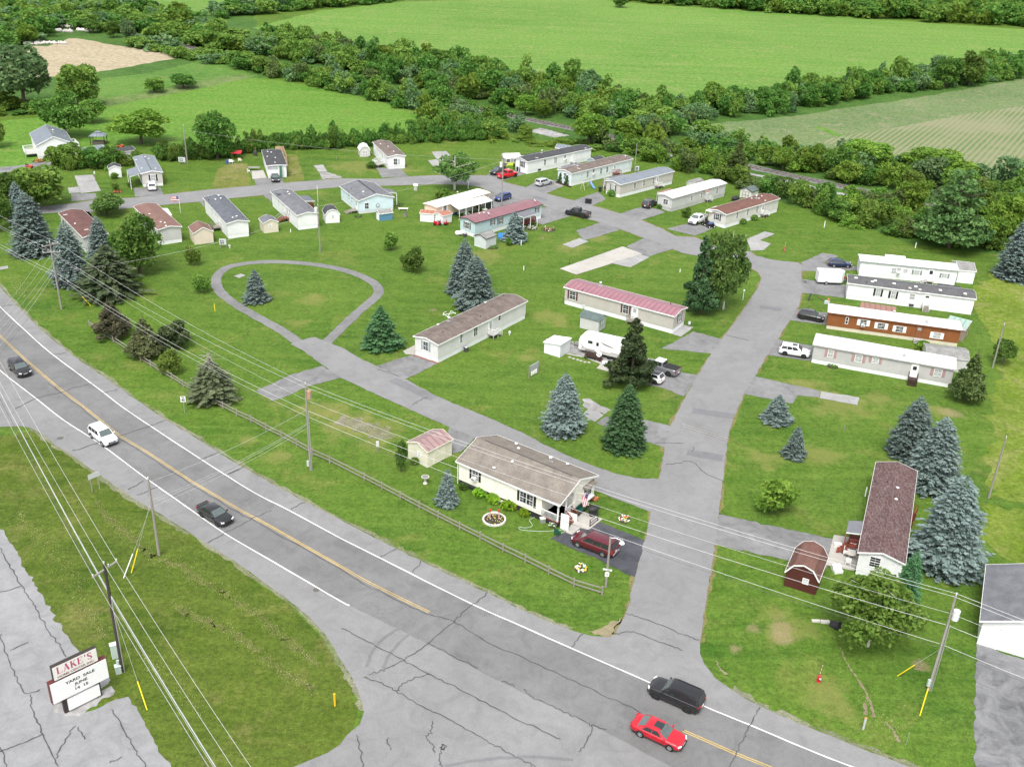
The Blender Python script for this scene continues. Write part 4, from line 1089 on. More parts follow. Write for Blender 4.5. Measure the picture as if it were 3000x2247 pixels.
b.win('F', (6, 1063, 418), .35, 1.1, mun=False); b.win('F', (6, 1170, 432), 1.0, .95, WHITE, GLASS, sw=.4); b.ac(); b.win('F', (6, 1285, 453), 1.1, .95, WHITE, GLASS, sw=.4); b.win('F', (6, 1403, 474), 1.1, .95, WHITE, GLASS, sw=.4); b.win('F', (6, 1645, 515), 1.1, .95, WHITE, GLASSL, sw=.4)
b.door('F', (6, 1525, 508), .9, mat=M('brown_door', (.21, .08, .035)), glass=GLASSL, gh=.45, frame=M('brown_trim', (.17, .07, .03))); b.steps(CONCM, 1.2, .8, 0, None, 2)
b.slab('lean_to_roof', [('k', 680, 725), ('k', 697, 660), ('k', 1112, 722), ('k', 1100, 790)], 2.4, .1, R_BROWNM, (1, 2), WOODG)
b.vents((6, 1180, 350), (6, 1370, 362), (6, 1740, 445), kind='cap'); b.vents((6, 1577, 432), kind='chimney')
b = home('grey single-wide with a white roof and dusty pink shutters', ('h', 300, 403), ('h', 1905, 697), ('h', 340, 230), 4.2, GREYS, R_WHITE, kind='flat', skirt=.65, wall=2.4, fascia=GREYS)
b.win('F', ('h', 528, 302), .75, 1.15, PINKS, GLASSL, sw=.4); b.win('F', ('h', 850, 356), .95, 1.1, PINKS, GLASSL, sw=.45); b.win('F', ('h', 1045, 379), .85, .8, PINKS, GLASSL, sw=.42); b.win('F', ('h', 1768, 520), 1.0, 1.1, PINKS, GLASSL, sw=.45)
b.door('F', ('h', 1497, 492), .9, glass=GLASS, gh=.6); b.steps(WOODB, 1.3, 1.2, 0, WOODB, 3)
b.slab('lean_to_roof', [('h', 575, 135), ('h', 588, 95), ('h', 1002, 170), ('h', 998, 215)], 2.7, .12, R_GREYF, (1, 2), WHITE)
b.vents(('h', 578, 163), ('h', 760, 170), ('h', 1035, 240), ('h', 1500, 335), ('h', 1780, 382), kind='cap'); b.vents(('h', 1380, 330), kind='chimney')
# --- maroon roof near the drive
b = home('white single-wide with a mottled maroon shingle roof among blue spruces', ('n', 500, 815, 3.1), (6, 1250, 1333, 3.1), ('n', 1430, 880, 3.1), 4.4, WSID, R_MAROON, pitch=.28, ridge_vent=R_MAROON)
b.win('E', ('n', 850, 1010), 1.0, 1.2, None, GLASS)
b.slab('porch_roof', [('n', 625, 185), ('n', 325, 165), ('n', 270, 405), ('n', 585, 440)], 2.9, .14, R_GREYF, (1, 2), WOODR)
b.deck([('n', 300, 690), ('n', 520, 720), ('n', 560, 480), ('n', 350, 440)], 1.0, WOODR, WOODR, (2,))
mb = MB()
A0, B0 = b.loc(G('n', 300, 700, 1.0)), b.loc(G('n', 340, 560, 1.0))
dv = (A0 - b.loc(G('n', 520, 720, 1.0))).normalized()
for i in range(4):
    mb.bar(A0 + dv * (.28 * (i + .5)) - Vector((0, 0, .22 * (i + 1))), B0 + dv * (.28 * (i + .5)) - Vector((0, 0, .22 * (i + 1))), .3, .05, WOODR)
mb.build('steps', b.o)
b.deck([('n', 1520, 170), ('n', 1620, 180), ('n', 1690, 20), ('n', 1540, 0)], 1.0, WOODR, WOODR, (3,))
b.vents((6, 1390, 1505), (6, 1380, 1580), kind='cap'); b.vents((6, 1245, 1465), (6, 1325, 1465))
# --- cream double-wide beside the highway
b = Bld('mobile_home', 'cream double-wide with a tan shingle roof and corner porch', 'mobile home', ('m', 1390, 728, 3.3), ('m', 425, 318, 3.3), ('m', 1745, 460, 3.3), 7.6, None, .75, 2.55, HG, ov=.3)
hl, hw, sg = b.L / 2, b.W / 2, b.sg
pd, pw = 2.3, 3.4
foot = [(-hl + pd, -sg * hw), (hl, -sg * hw), (hl, sg * hw), (-hl, sg * hw), (-hl, -sg * hw + sg * pw), (-hl + pd, -sg * hw + sg * pw)]
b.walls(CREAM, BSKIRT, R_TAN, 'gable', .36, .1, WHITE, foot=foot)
mb = MB()
for x in (-hl + .04, hl - .04):
    mb.prism([(-hw, b.eave), (hw, b.eave), (0, b.eave + .36 * hw)], x - .04, x + .04, CREAM)
mb.build('gable', b.o)
mb = MB(); mb.box((0, 0, b.eave + .36 * hw + .115), (b.L * .88, .1, .05), DKMET); mb.build('ridge_vent', b.roof)
b.win('F', ('m', 607, 447), .85, 1.35, BLACKS); b.ac(); b.win('F', ('m', 1050, 650), .85, 1.4, BLACKS); b.win('F', ('m', 1113, 680), .85, 1.4, BLACKS)
b.win('E', ('m', 1645, 592), 1.7, 1.35, None, GLASS)
q, n, al = b.last
mb = MB()
mb.box((q.x - .25, q.y, q.z + .95), (.7, 2.3, .12), R_TAN, 0, 0, -.35)
mb.build('bay_hood', b.o)
mb = MB()
mb.box((q.x - .2, q.y, q.z - .95), (.42, 2.0, .16), WHITE)
mb.build('bay_sill', b.o)
mb = MB()
mb.box((-hl + pd / 2, -sg * (hw - pw / 2), .66), (pd - .02, pw - .02, .18), WOODR)
pf = mb.build('porch_floor', b.o)
for y in (-sg * (hw - .1), -sg * (hw - pw / 2), -sg * (hw - pw + .1)):
    mb = MB(); mb.box((-hl + .12, y, (b.eave + .75) / 2), (.14, .14, b.eave - .76), WHITE); mb.build('post', pf)
mb = MB()
def railrun(p, q, mat, z):
    mb.bar(p + Vector((0, 0, z + .9)), q + Vector((0, 0, z + .9)), .07, .06, mat)
    k = max(2, int((q - p).length / .16))
    for i in range(k + 1):
        r_ = p.lerp(q, i / k)
        mb.bar(r_ + Vector((0, 0, z)), r_ + Vector((0, 0, z + .9)), .04, .04, mat)
railrun(Vector((-hl + .2, -sg * hw, 0)), Vector((-hl + pd, -sg * hw, 0)), WHITE, .76)
railrun(Vector((-hl + .1, -sg * (hw - pw / 2), 0)), Vector((-hl + .1, -sg * (hw - pw), 0)), WHITE, .76)
mb.build('railing', pf)
b.L0, b.last = b.L, (Vector((-hl + pd, -sg * (hw - pw * .65), 1.8)), Vector((-1, 0, 0)), Vector((0, -1, 0)))
mb = MB()
q = b.last[0]
mb.box((q.x - .03, q.y, 1.78), (.06, .95, 2.0), WHITE); mb.box((q.x - .068, q.y, 1.95), (.02, .6, 1.3), GLASS)
mb.box((q.x - .03, q.y + sg * 1.25, 2.0), (.05, .8, 1.2), GLASS)
mb.build('door', b.o)
mb = MB()
for i in range(3): mb.box((-hl - .15 - .28 * i, -sg * (hw - pw * .62), .58 - .19 * i), (.3, 1.3, .08), WOODR)
st = mb.build('steps', b.o)
mb = MB()
for y in (-.62, .62):
    p = Vector((-hl, -sg * (hw - pw * .62) + y, 0))
    mb.bar(p + Vector((0, 0, 1.6)), p + Vector((-.95, 0, .95)), .07, .07, WOODR)
    for i in range(5): mb.bar(p + Vector((-.2 * i, 0, .1)), p + Vector((-.2 * i, 0, 1.6 - .14 * i)), .05, .05, WOODR)
mb.build('railing', st)
b.vents(('m', 985, 165), ('m', 1007, 208), ('m', 950, 330), ('m', 780, 388), ('m', 1460, 352), kind='cap'); b.vents(('m', 1302, 325), kind='chimney')
mb = MB(); mb.cyl((hl + .1, -sg * (hw + .1), .2), (hl + .1, -sg * (hw + .1), 3.2), .05, .05, WHITE, 6); mb.build('downspout', b.o)
mb = MB(); mb.box((-.9, -sg * (hw + .01), .35), (1.2, .06, .5), WOODR); mb.build('crawl_door', b.o)
CREAMB = b
# --- garage cut by the right edge
b = home('white garage with a grey shingle roof and a wide white door', (9, 1902, 858), (9, 1935, 560), (9, 2209, 958), 8.5, WSID, R_SLATE2, L=9.5, skirt=0, wall=3.0, pitch=.4, name='garage', cat='garage', group=None, ov=.35)
mb = MB(); mb.box((-b.L / 2 - .03, 0, 1.25), (.06, 5.0, 2.3), WSID); mb.build('garage_door', b.o)
mb = MB()
for y in (-2.58, 2.58): mb.box((-b.L / 2 - .03, y, 1.25), (.07, .12, 2.5), WHITE)
mb.box((-b.L / 2 - .03, 0, 2.46), (.07, 5.3, .12), WHITE); mb.build('door_trim', b.o)
# --- the far row
b = home('white single-wide with a grey roof, front deck and single grey shutter', ('x', 1838, 185, 3.0), (2, 200, 924, 3.0), ('x', 2045, 172, 3.0), 4.2, WSID, R_BROWN, pitch=.2)
b.win('E', ('x', 1940, 240), .9, 1.4, None); b.win('F', ('x', 1660, 65), .4, 1.2, mun=False); b.win('F', ('x', 1710, 100), .4, .8, mun=False); b.door('F', ('x', 1775, 165), .85)
b.deck([('x', 1640, 270), ('x', 1720, 285), ('x', 1800, 265), ('x', 1720, 225)], .85, WOODG, WHITE, (2,))
b.vents(('x', 1745, 18), ('x', 1845, 50), ('x', 1918, 115), kind='cap')
mb = MB(); q = b.hit('E', ('x', 1985, 240)); mb.box((q.x - .03, q.y, q.z), (.05, .4, 1.4), M('pale_grey_shutter', (.42, .45, .46))); mb.build('shutter', b.o)
b = home('white single-wide with a black flat roof, cluttered yard and fence', ('x', 268, 298, 2.9), ('x', 202, 95, 2.9), ('x', 460, 288, 2.9), 4.3, WSID, R_DARK, kind='flat', skirt=.55)
b.win('E', ('x', 350, 322), 2.3, .75, None, GLASSL)
mb = MB(); q = b.hit('E', ('x', 450, 340)); mb.box((q.x + .6, q.y, 1.5), (2.6, .5, 2.9), M('green_panel', (.06, .16, .11))); mb.build('porch', b.o)
b.vents(('x', 285, 118), ('x', 330, 125), ('x', 280, 180), ('x', 383, 195), ('x', 380, 258), kind='cap')
b = home('beige single-wide with a slate roof and a carport wing', ('v', 1825, 752, 3.1), ('v', 1722, 538, 3.1), ('v', 2055, 738, 3.1), 4.3, GREIGE, R_BLUEM, pitch=.2, ridge_vent=R_SLATE2)
b.win('E', ('v', 1985, 805), 1.0, 1.4, BLACKS, GLASSL)
b.slab('carport_roof', [('v', 1815, 748), ('v', 1775, 655), ('v', 1640, 700), ('v', 1680, 792)], 2.85, .12, R_BLUEM, (3, 2), WHITE)
b.vents(('v', 1765, 580), ('v', 1838, 690), ('v', 1930, 562), ('v', 1880, 540), ('v', 2018, 690), kind='cap')
b = home('white house with a steep slate roof and white decks at both sides', ('v', 460, 387, 3.4), ('v', 380, 225, 3.4), ('v', 905, 332, 3.4), 8.0, WSID, R_BLUEM, skirt=.7, wall=2.7, pitch=.45, name='house', cat='house', group=None, ridge_vent=R_SLATE2)
b.deck([('v', 330, 500), ('v', 480, 485), ('v', 440, 420), ('v', 300, 440)], .9, CONCM, WHITE, (1,))
b.deck([('v', 905, 385), ('v', 1030, 400), ('v', 970, 345), ('v', 890, 350)], .9, CONCM, WHITE, (3,))
b.vents(('v', 690, 215), kind='chimney'); b.vents(('v', 845, 290), kind='dish'); b.vents(('v', 808, 208))
b = home('low outbuilding with a grey metal roof behind the hedge', ('v', 1080, 505, 2.8), ('v', 1425, 445, 2.8), ('v', 1030, 395, 2.8), 6.0, WSID, R_BLUEM, skirt=0, wall=2.7, pitch=.25, name='garage', cat='garage', group=None)

# ------------------------------------------------------------------ sheds
SG = 'garden sheds on the park lots'
def shed(label, near, far, side, W, wallm, roofm, L=None, wall=2.0, kind='gable', pitch=.45, doors=None, win=None, trim=WHITE, rth=.06, dm=None):
    b = Bld('shed', label, 'shed', near, far, side, W, L, 0, wall, SG, ov=.12)
    b.walls(wallm, None, roofm, kind, pitch, rth, trim)
    for f, dx, w, h in doors or ():
        n, p = b.face(f)
        al = Vector((0, 0, 1)).cross(n)
        q = p + al * dx
        mb = MB()
        mb.box(q + n * .02 + Vector((0, 0, h / 2 + .05)), (w, .04, h), dm or wallm, ang(al))
        for sx in (-w / 2, 0, w / 2): mb.box(q + n * .035 + al * sx + Vector((0, 0, h / 2 + .05)), (.07, .05, h), trim, ang(al))
        for zz in (.08, h * .5, h): mb.box(q + n * .033 + Vector((0, 0, zz + .03)), (w, .045, .07), trim, ang(al))
        mb.build('door', b.o)
    for f, px in win or ():
        b.win(f, px, .5, .55, None, GLASSL, z=1.35)
    return b
shed('small white shed with a dark gable roof beside the carport home', ('v', 1402, 690, 2.1), ('v', 1390, 648, 2.1), ('v', 1546, 687, 2.1), 2.6, WSID, R_DARK, L=2.6, wall=2.2)
shed('beige shed with a red hip-edged roof and a maroon gable', (1, 1250, 1516, 2.2), (1, 1218, 1472, 2.2), (1, 1385, 1500, 2.2), 3.6, BEIGEP, R_RED2, L=4.2, wall=2.3, pitch=.55)
shed('cream shed with a pale grey roof and one small gable window', ('e', 1165, 692, 2.1), ('e', 1100, 622, 2.1), ('e', 1395, 658, 2.1), 2.9, m_siding('sand_siding', (.60, .55, .44), 2, 'X'), R_SLATE2, L=3.2, wall=2.1, win=[('E', ('e', 1280, 705))])
shed('white barn-roofed shed with a charcoal roof and gable window', (1, 2108, 1447), (1, 2082, 1398), (1, 2200, 1442), 2.9, WSID, R_DARK, L=3.4, wall=1.8, kind='gambrel', pitch=.75, win=[('E', (1, 2155, 1397))])
shed('silver barn-roofed shed with white crossed doors by the hedge', ('x', 1480, 180), ('x', 1443, 105), ('x', 1590, 172), 2.6, LGREY, R_WMET, L=3.4, wall=1.7, kind='gambrel', pitch=.8, doors=[('E', 0, 1.4, 1.6)], dm=GREYS)
shed('small blue shed with a grey roof and white doors', ('g', 513, 432), ('g', 637, 415), ('g', 463, 408), 1.9, m_siding('blue_planks', (.09, .22, .33), 2, 'X'), R_WORN, wall=1.6, doors=[('E', 0, 1.2, 1.45)], dm=WHITE)
shed('white metal shed with an orange red roof, left of its twin', ('g', 908, 432), ('g', 1008, 440), ('g', 880, 410), 2.3, WSID, R_RUST, L=2.9, wall=1.8, pitch=.25)
shed('white metal shed with an orange red roof beside the red mower', ('g', 1132, 462), ('g', 1207, 440), ('g', 1042, 425), 2.5, WSID, R_RUST, L=2.6, wall=1.8, pitch=.25)
shed('pale grey shed with a star on its gable and a worn roof', ('g', 1550, 705), ('g', 1674, 660), ('g', 1452, 665), 2.9, m_siding('pale_grey_planks', (.52, .56, .56), 2, 'X'), R_WORN, L=3.2, wall=2.1, pitch=.4, trim=DGREYS)
shed('orange wood shed with a dark metal roof behind the charcoal roofed home', ('c', 768, 70, 2.3), ('c', 965, 98, 2.3), ('c', 795, 40, 2.3), 3.0, M('orange_planks', (.55, .30, .10), .8), R_BLUEM, L=4.0, wall=2.3, doors=[('F', .2, 1.2, 1.9)], dm=M('red_door', (.45, .04, .04)))
shed('low shed with a dark curved roof behind the pale home', ('c', 1392, 275, 1.7), ('c', 1530, 240, 1.7), ('c', 1320, 240, 1.7), 2.6, m_siding('blue_grey_tarp', (.30, .40, .44)), R_DARK, L=3.6, wall=1.6, kind='gambrel', pitch=.4)
shed('grey barn-roofed shed behind the light grey home', ('d', 745, 335, 1.8), ('d', 865, 300, 1.8), ('d', 635, 320, 1.8), 2.8, LGREY, R_WORN, L=3.0, wall=1.8, kind='gambrel', pitch=.6, trim=LGREY)
shed('grey shed with crossed doors and a green grey roof near the hedge', ('d', 1575, 560), ('d', 1690, 520), ('d', 1425, 550), 3.0, PUTTY, R_GREEN, L=3.0, wall=1.9, doors=[('E', 0, 1.6, 1.6)], trim=DGREYS, dm=PUTTY)
shed('pale grey shed with a green grey roof behind the travel trailer', ('r', 852, 330), ('r', 682, 285), ('r', 935, 312), 2.5, LGREY, R_GREEN, L=3.4, wall=2.1, doors=[('E', 0, 1.5, 1.8)], trim=M('green_trim', (.12, .19, .17)), dm=LGREY)
shed('white metal shed with a sloping ribbed white roof', ('r', 355, 655), ('r', 460, 588), ('r', 220, 622), 2.9, m_ribbed('white_panels', (.70, .72, .74), 1.6), R_WMET, L=2.9, wall=2.0, kind='mono', pitch=-.14)
CS = shed('cream shed with a faded red metal roof and double doors', ('m', 165, 380), ('m', 390, 262), ('m', 8, 300), 3.4, m_siding('cream_panel', (.74, .71, .58), 1.6, 'X'), R_PALEP, wall=2.3, pitch=.4, doors=[('F', -.1, 1.9, 1.9)], trim=m_siding('cream_panel', (.74, .71, .58), 1.6, 'X'), win=[('E', ('m', 88, 225))])
shed('maroon barn-roofed shed with white trim, in front of the birch', (9, 858, 545), (9, 893, 452), (9, 705, 503), 3.3, m_siding('maroon_planks', (.075, .022, .018), 2, 'X'), R_RED, L=4.6, wall=1.9, kind='gambrel', pitch=.8, win=[('E', (9, 796, 450))])
shed('white shed with a worn grey roof at the end of the flat roofed white home', ('k', 1812, 435), ('k', 1925, 445), ('k', 1830, 330), 5.2, WSID, R_WORN, L=3.0, wall=2.5, pitch=.3)
shed('lean-to shed with a pale green metal roof behind the rust brown home', (6, 1690, 442, 2.2), (6, 1838, 480, 2.2), (6, 1705, 395, 2.2), 3.4, m_siding('grey_brown_planks', (.30, .24, .20)), R_MINT, L=3.2, wall=2.3, kind='mono', pitch=.12)
shed('long shed with a peeling grey shingle roof behind the dark cedar', ('h', 1640, 318, 2.2), ('h', 2070, 372, 2.2), ('h', 1650, 230, 2.2), 4.4, LGREY, R_WORN, L=6.0, wall=2.2, pitch=.25, trim=LGREY, win=[('F', ('h', 1880, 370))])
shed('white shed with a charcoal roof standing behind the hedge of the white house', ('v', 1545, 478, 2.2), ('v', 1765, 440, 2.2), ('v', 1520, 420, 2.2), 3.4, WSID, R_DARK, wall=2.2, pitch=.35)
# ------------------------------------------------------------------ vehicles
TYRE_M = M('tyre_rubber', (.018, .018, .018), .8, .2)
RIMS = {'silver': M('silver_rim', (.55, .55, .56), .3, .5, .15, 9, .7), 'black': M('black_rim', (.02, .02, .021), .4, .5)}
CARGLASS = M('car_glass', (.022, .026, .028), .04, .9, .2)
WSCR = M('windscreen_glass', (.085, .11, .108), .06, .9, .5, 2.5)
LAMPW = M('headlamp_glass', (.75, .77, .78), .12, .7)
LAMPR = M('tail_lamp_red', (.35, .015, .015), .2, .6)
CLAD_SHADE = M('black_cladding_shade', (.022, .022, .023), .6, .3)
PLATE = M('number_plate', (.7, .68, .55), .5)
def paint(name, c, rough=.25):
    return M('paint_' + name, c, rough, .5, .05, 1.5, 0, .7)
CARS = {  # length, width, height, belt, hood, screen base / roof front / roof rear / rear base, side panes, wheel radius, axles
    'suv': (4.7, 1.9, 1.72, 1.08, 1.04, .255, .40, .915, .985, 3, .36, (.185, .79)),
    'bigsuv': (5.0, 1.98, 1.78, 1.12, 1.08, .255, .385, .935, .985, 3, .39, (.18, .785)),
    'crossover': (4.35, 1.82, 1.6, 1.0, .98, .245, .41, .88, .985, 2, .35, (.19, .79)),
    'sedan': (4.7, 1.84, 1.42, .93, .88, .27, .44, .70, .885, 2, .33, (.19, .775)),
    'minivan': (5.15, 2.0, 1.74, 1.05, 1.0, .17, .345, .93, .99, 3, .34, (.185, .78)),
    'wagon': (4.55, 1.8, 1.48, .93, .88, .25, .41, .89, .985, 3, .32, (.19, .765)),
    'hatch': (4.5, 1.76, 1.58, .98, .93, .17, .38, .88, .98, 3, .32, (.185, .78)),
    'pickup': (5.7, 2.02, 1.88, 1.2, 1.15, .235, .345, .585, .605, 2, .40, (.165, .79)),
    'rugged': (5.5, 1.9, 1.88, 1.18, 1.14, .27, .315, .60, .615, 2, .42, (.15, .78)),
}
def vehicle(kind, label, cat, pos, head, col, rim='silver', name=None, roofc=None, clad=None, sunroof=None, hatch_open=False, wsg=WSCR, plate_rear=True, bedm=None, chrome=False, spoiler=False, rails=False):
    L, W, H, belt, hood, s0, s1, s2, s3, np_, wr, ax = CARS[kind]
    hw = W / 2
    X = lambda f: L / 2 - f * L
    o = thing(name or cat.replace(' ', '_'), label, cat, pos, head, None)
    mb = MB()
    pick = kind in ('pickup', 'rugged')
    sq = kind == 'rugged'
    st = [(0, .48, hood * .70, .70 if not sq else .92), (.014, .36, hood * .80, .82 if not sq else .93), (.06, .27, hood * .91, .94), (.14, .25, hood * .975, 1.0), (s0, .25, hood, 1.0), (s0 + .05, .25, belt, 1.0), (.60, .25, belt, 1.0),
          (.86, .26, belt, .985), (.955, .31, belt * (.985 if kind != 'sedan' else .955), .93), (.985, .38, belt * .93, .86), (1.0, .46, belt * .82, .78)]
    rings = []
    for f, z0, zt, w in st:
        x, y = X(f), hw * w
        zm = z0 + (zt - z0) * .55
        r = [(y * .90, z0), (y * .99, z0 + (zm - z0) * .45), (y, zm), (y * .975, zt - .07), (y * .90, zt), (y * .45, zt + .035)]
        rings.append([(x, p, q) for p, q in r] + [(x, -p, q) for p, q in reversed(r)])
    n = 12
    vs = [v for r in rings for v in r]
    fs = [(i * n + j, i * n + (j + 1) % n, (i + 1) * n + (j + 1) % n, (i + 1) * n + j) for i in range(len(rings) - 1) for j in range(n)]
    fs += [tuple(range(n - 1, -1, -1)), tuple(range((len(rings) - 1) * n, len(rings) * n))]
    mb.add(vs, fs, col)
    zb = belt - .03
    for s in (-1, 1):
        for f in ((s0 + .07, .52, .74) if not pick else (s0 + .06, .45, .60)):
            mb.box((X(f), s * hw * .992, belt * .64), (.016, .03, belt * .52), CLAD_SHADE)
        for f in (.47, .66)[:1 if pick else 2]: mb.box((X(f), s * hw * .985, belt * .86), (.16, .04, .035), CLAD_SHADE)
    # greenhouse: pillars and roof in paint, panes set on it
    b0, b1 = hw * .93, hw * (.77 if not sq else .84)
    xa, xb, xc, xd = X(s0), X(s1), X(s2), X(s3)
    zr = H
    top = [(xb, b1, zr - .05), (xb, -b1, zr - .05), (xc, -b1, zr - .05), (xc, b1, zr - .05)]
    bot = [(xa, b0, zb), (xa, -b0, zb), (xd, -b0, zb), (xd, b0, zb)]
    mb.add(bot + top, [(0, 1, 5, 4), (1, 2, 6, 5), (2, 3, 7, 6), (3, 0, 4, 7)], col)
    i1 = .86
    xm = (xb + xc) / 2
    t2 = [(xb + (xm - xb) * .06, b1 * i1, zr - .005), (xb + (xm - xb) * .06, -b1 * i1, zr - .005), (xc + (xm - xc) * .05, -b1 * i1, zr - .005), (xc + (xm - xc) * .05, b1 * i1, zr - .005)]
    mb.add(top + t2, [(0, 1, 5, 4), (1, 2, 6, 5), (2, 3, 7, 6), (3, 0, 4, 7), (4, 5, 6, 7)], roofc or col)
    if spoiler: mb.box((X(.985), 0, belt + .09), (.22, W * .8, .04), col)
    cl = clad or CLAD_SHADE
    mb.box((X(.5), 0, .27), (L * .9, W * .93, .10), CLAD_SHADE)
    for f in ax:
        for s in (-1, 1):
            mb.cyl((X(f), s * (hw * .90), wr + .02), (X(f), s * (hw * 1.005), wr + .02), wr * 1.22, wr * 1.20, cl, 18)  # black disc: real cladding on some, elsewhere painted shade of the wheel arch
    body = mb.build('body', o, smooth=False, bevel=.045)
    for p in body.data.polygons: p.use_smooth = True
    def lerp(a, b, t): return tuple(a[i] + (b[i] - a[i]) * t for i in range(3))
    def pane(nm, q, off, mat, thin=.012):
        q = [Vector(p) for p in q]
        nrm = (q[1] - q[0]).cross(q[3] - q[0]).normalized()
        if nrm.dot(off) < 0: nrm = -nrm
        m = MB()
        m.add([p + nrm * .004 for p in q] + [p + nrm * (.004 + thin) for p in q], [(0, 1, 2, 3), (4, 5, 6, 7), (0, 1, 5, 4), (1, 2, 6, 5), (2, 3, 7, 6), (3, 0, 4, 7)], mat)
        return m.build(nm, o)
    def inset(a, b, c, d, u0, u1, v0, v1):
        """quad inside a face with bottom a-b and top d-c"""
        f = lambda u, v: lerp(lerp(a, b, u), lerp(d, c, u), v)
        return [f(u0, v0), f(u1, v0), f(u1, v1), f(u0, v1)]
    pane('windscreen', inset(bot[0], bot[1], top[1], top[0], .05, .95, .06, .96), Vector((1, 0, .5)), wsg)
    if not hatch_open: pane('rear_window', inset(bot[2], bot[3], top[3], top[2], .08, .92, .12, .9), Vector((-1, 0, .4)), wsg if kind == 'sedan' else CARGLASS)
    for s, (a, b, c, d) in ((1, (bot[0], bot[3], top[3], top[0])), (-1, (bot[1], bot[2], top[2], top[1]))):
        cuts = {2: (.10, .50, .90) if kind != 'sedan' else (.13, .48, .84), 3: (.11, .40, .67, .95)}[np_]
        for u0, u1 in zip(cuts, cuts[1:]):
            pane('side_window', inset(a, b, c, d, u0 + .012, u1 - .012, .12, .86), Vector((0, s, .2)), CARGLASS)
    if sunroof: 
        m = MB(); m.box((xb + (xc - xb) * .22, 0, zr), (.75, b1 * 1.05, .025), CARGLASS); m.build('sunroof', o)
    for f in ax:
        for s in (-1, 1):
            m = MB()
            m.cyl((X(f), s * (hw - .24), wr), (X(f), s * (hw + .015), wr), wr, wr, TYRE_M, 20)
            w = m.build('wheel', o)
            m = MB()
            m.cyl((X(f), s * (hw - .02), wr), (X(f), s * (hw + .022), wr), wr * .66, wr * .62, RIMS[rim], 14)
            for k in range(5):
                t = 2 * math.pi * k / 5
                m.box((X(f) + math.cos(t) * wr * .38, s * (hw + .026), wr + math.sin(t) * wr * .38), (wr * .18, .012, wr * .18), CLAD_SHADE)
            m.build('rim', w)
    for s in (-1, 1):
        m = MB()
        if sq: m.cyl((X(.0) - .02, s * hw * .62, hood * .78), (X(0) + .03, s * hw * .62, hood * .78), .12, .12, LAMPW, 10)
        else: m.bar((X(.002), s * hw * .55, hood * .76), (X(.035), s * hw * .90, hood * .80), .10, .13, LAMPW)
        m.build('headlight', o)
        m = MB()
        if kind in ('minivan', 'pickup'): m.box((X(.985), s * hw * .88, belt * .86), (.14, .16, .36), LAMPR)
        else: m.bar((X(.998), s * hw * .55, belt * .88), (X(.965), s * hw * .93, belt * .90), .12, .14, LAMPR)
        m.build('tail_light', o)
        m = MB()
        m.box((X(s0 + .035), s * (hw + .08), belt + .06), (.12, .2, .14), cl if clad else col)
        m.build('wing_mirror', o)
    m = MB()
    m.box((X(.001), 0, hood * .62), (.06, W * .46, .24), CLAD_SHADE)
    if chrome: m.box((X(0) + .025, 0, hood * .66), (.03, W * .30, .05), LAMPW)
    m.build('grille', o)
    m = MB()
    m.box((X(.0) + .02, 0, .40), (.08, W * .72, .12), CLAD_SHADE)
    m.build('bumper', o)
    if plate_rear:
        m = MB(); m.box((X(1.0) - .01, 0, .72), (.03, .34, .17), PLATE); m.build('number_plate', o)
    if kind == 'minivan':
        m = MB(); m.box((X(1.0) - .03, 0, .52), (.12, W * .74, .1), RIMS['silver']); m.build('bumper', o)
    if pick:
        m = MB()
        x0, x1 = X(s3 + .015), X(.985)
        if bedm: m.box(((x0 + x1) / 2, 0, belt + .04), (abs(x0 - x1), W * .86, .06), bedm)
        else:
            m.box(((x0 + x1) / 2, 0, belt + .018), (abs(x0 - x1), W * .78, .03), CLAD_SHADE)
            for s in (-1, 1): m.box(((x0 + x1) / 2, s * hw * .87, belt + .05), (abs(x0 - x1), .12, .10), col)
            m.box((x1, 0, belt + .05), (.08, W * .86, .1), col)
        m.build('bed', o)
        if sq:
            for f in ax:
                for s in (-1, 1):
                    m = MB(); m.box((X(f), s * (hw + .06), wr * 2 + .10), (1.0, .22, .08), col); m.build('fender_flare', o)
    if rails:
        for s in (-1, 1):
            m = MB(); m.bar((xb - .25, s * b1 * .9, zr + .02), (xc + .2, s * b1 * .9, zr + .02), .04, .05, CLAD_SHADE); m.build('roof_rail', o)
    if hatch_open:
        m = MB()
        m.add([(xc, b1, zr - .02), (xc, -b1, zr - .02), (xc - .95, -b1, zr + .28), (xc - .95, b1, zr + .28), (xc, b1, zr + .05), (xc, -b1, zr + .05), (xc - .95, -b1, zr + .35), (xc - .95, b1, zr + .35)], [(0, 1, 2, 3), (4, 5, 6, 7), (0, 1, 5, 4), (1, 2, 6, 5), (2, 3, 7, 6), (3, 0, 4, 7)], col)
        m.build('tailgate', o)
    return o
def park(kind, label, cat, front, rear, col, side=1, **kw):
    """from where the two wheels nearest the camera touch the ground"""
    F, Rr = G(*front), G(*rear)
    d = (F - Rr).normalized()
    L, W, ax = CARS[kind][0], CARS[kind][1], CARS[kind][11]
    nrm = Vector((-d.y, d.x, 0))
    mid = (F + Rr) / 2
    if nrm.dot(mid) < 0: nrm = -nrm          # away from the camera
    c = mid + nrm * (W / 2 - .1) + d * (L * ((ax[0] + ax[1]) / 2 - .5))
    return vehicle(kind, label, cat, Vector((c.x, c.y, .024)), ang(d), col, **kw)
BLK, CHAR = paint('black', (.012, .012, .014)), paint('charcoal', (.03, .032, .036))
WHT, RED = paint('white', (.72, .73, .74)), paint('bright_red', (.44, .006, .018))
park('suv', 'black SUV driving toward the camera on the highway, nearest the left edge', 'SUV', (4, 117, 787), (4, 70, 742), BLK, rim='silver', chrome=True)
park('suv', 'white SUV with black side windows driving along the highway', 'SUV', ('w', 370, 402), ('w', 236, 300), WHT, rim='silver', chrome=True)
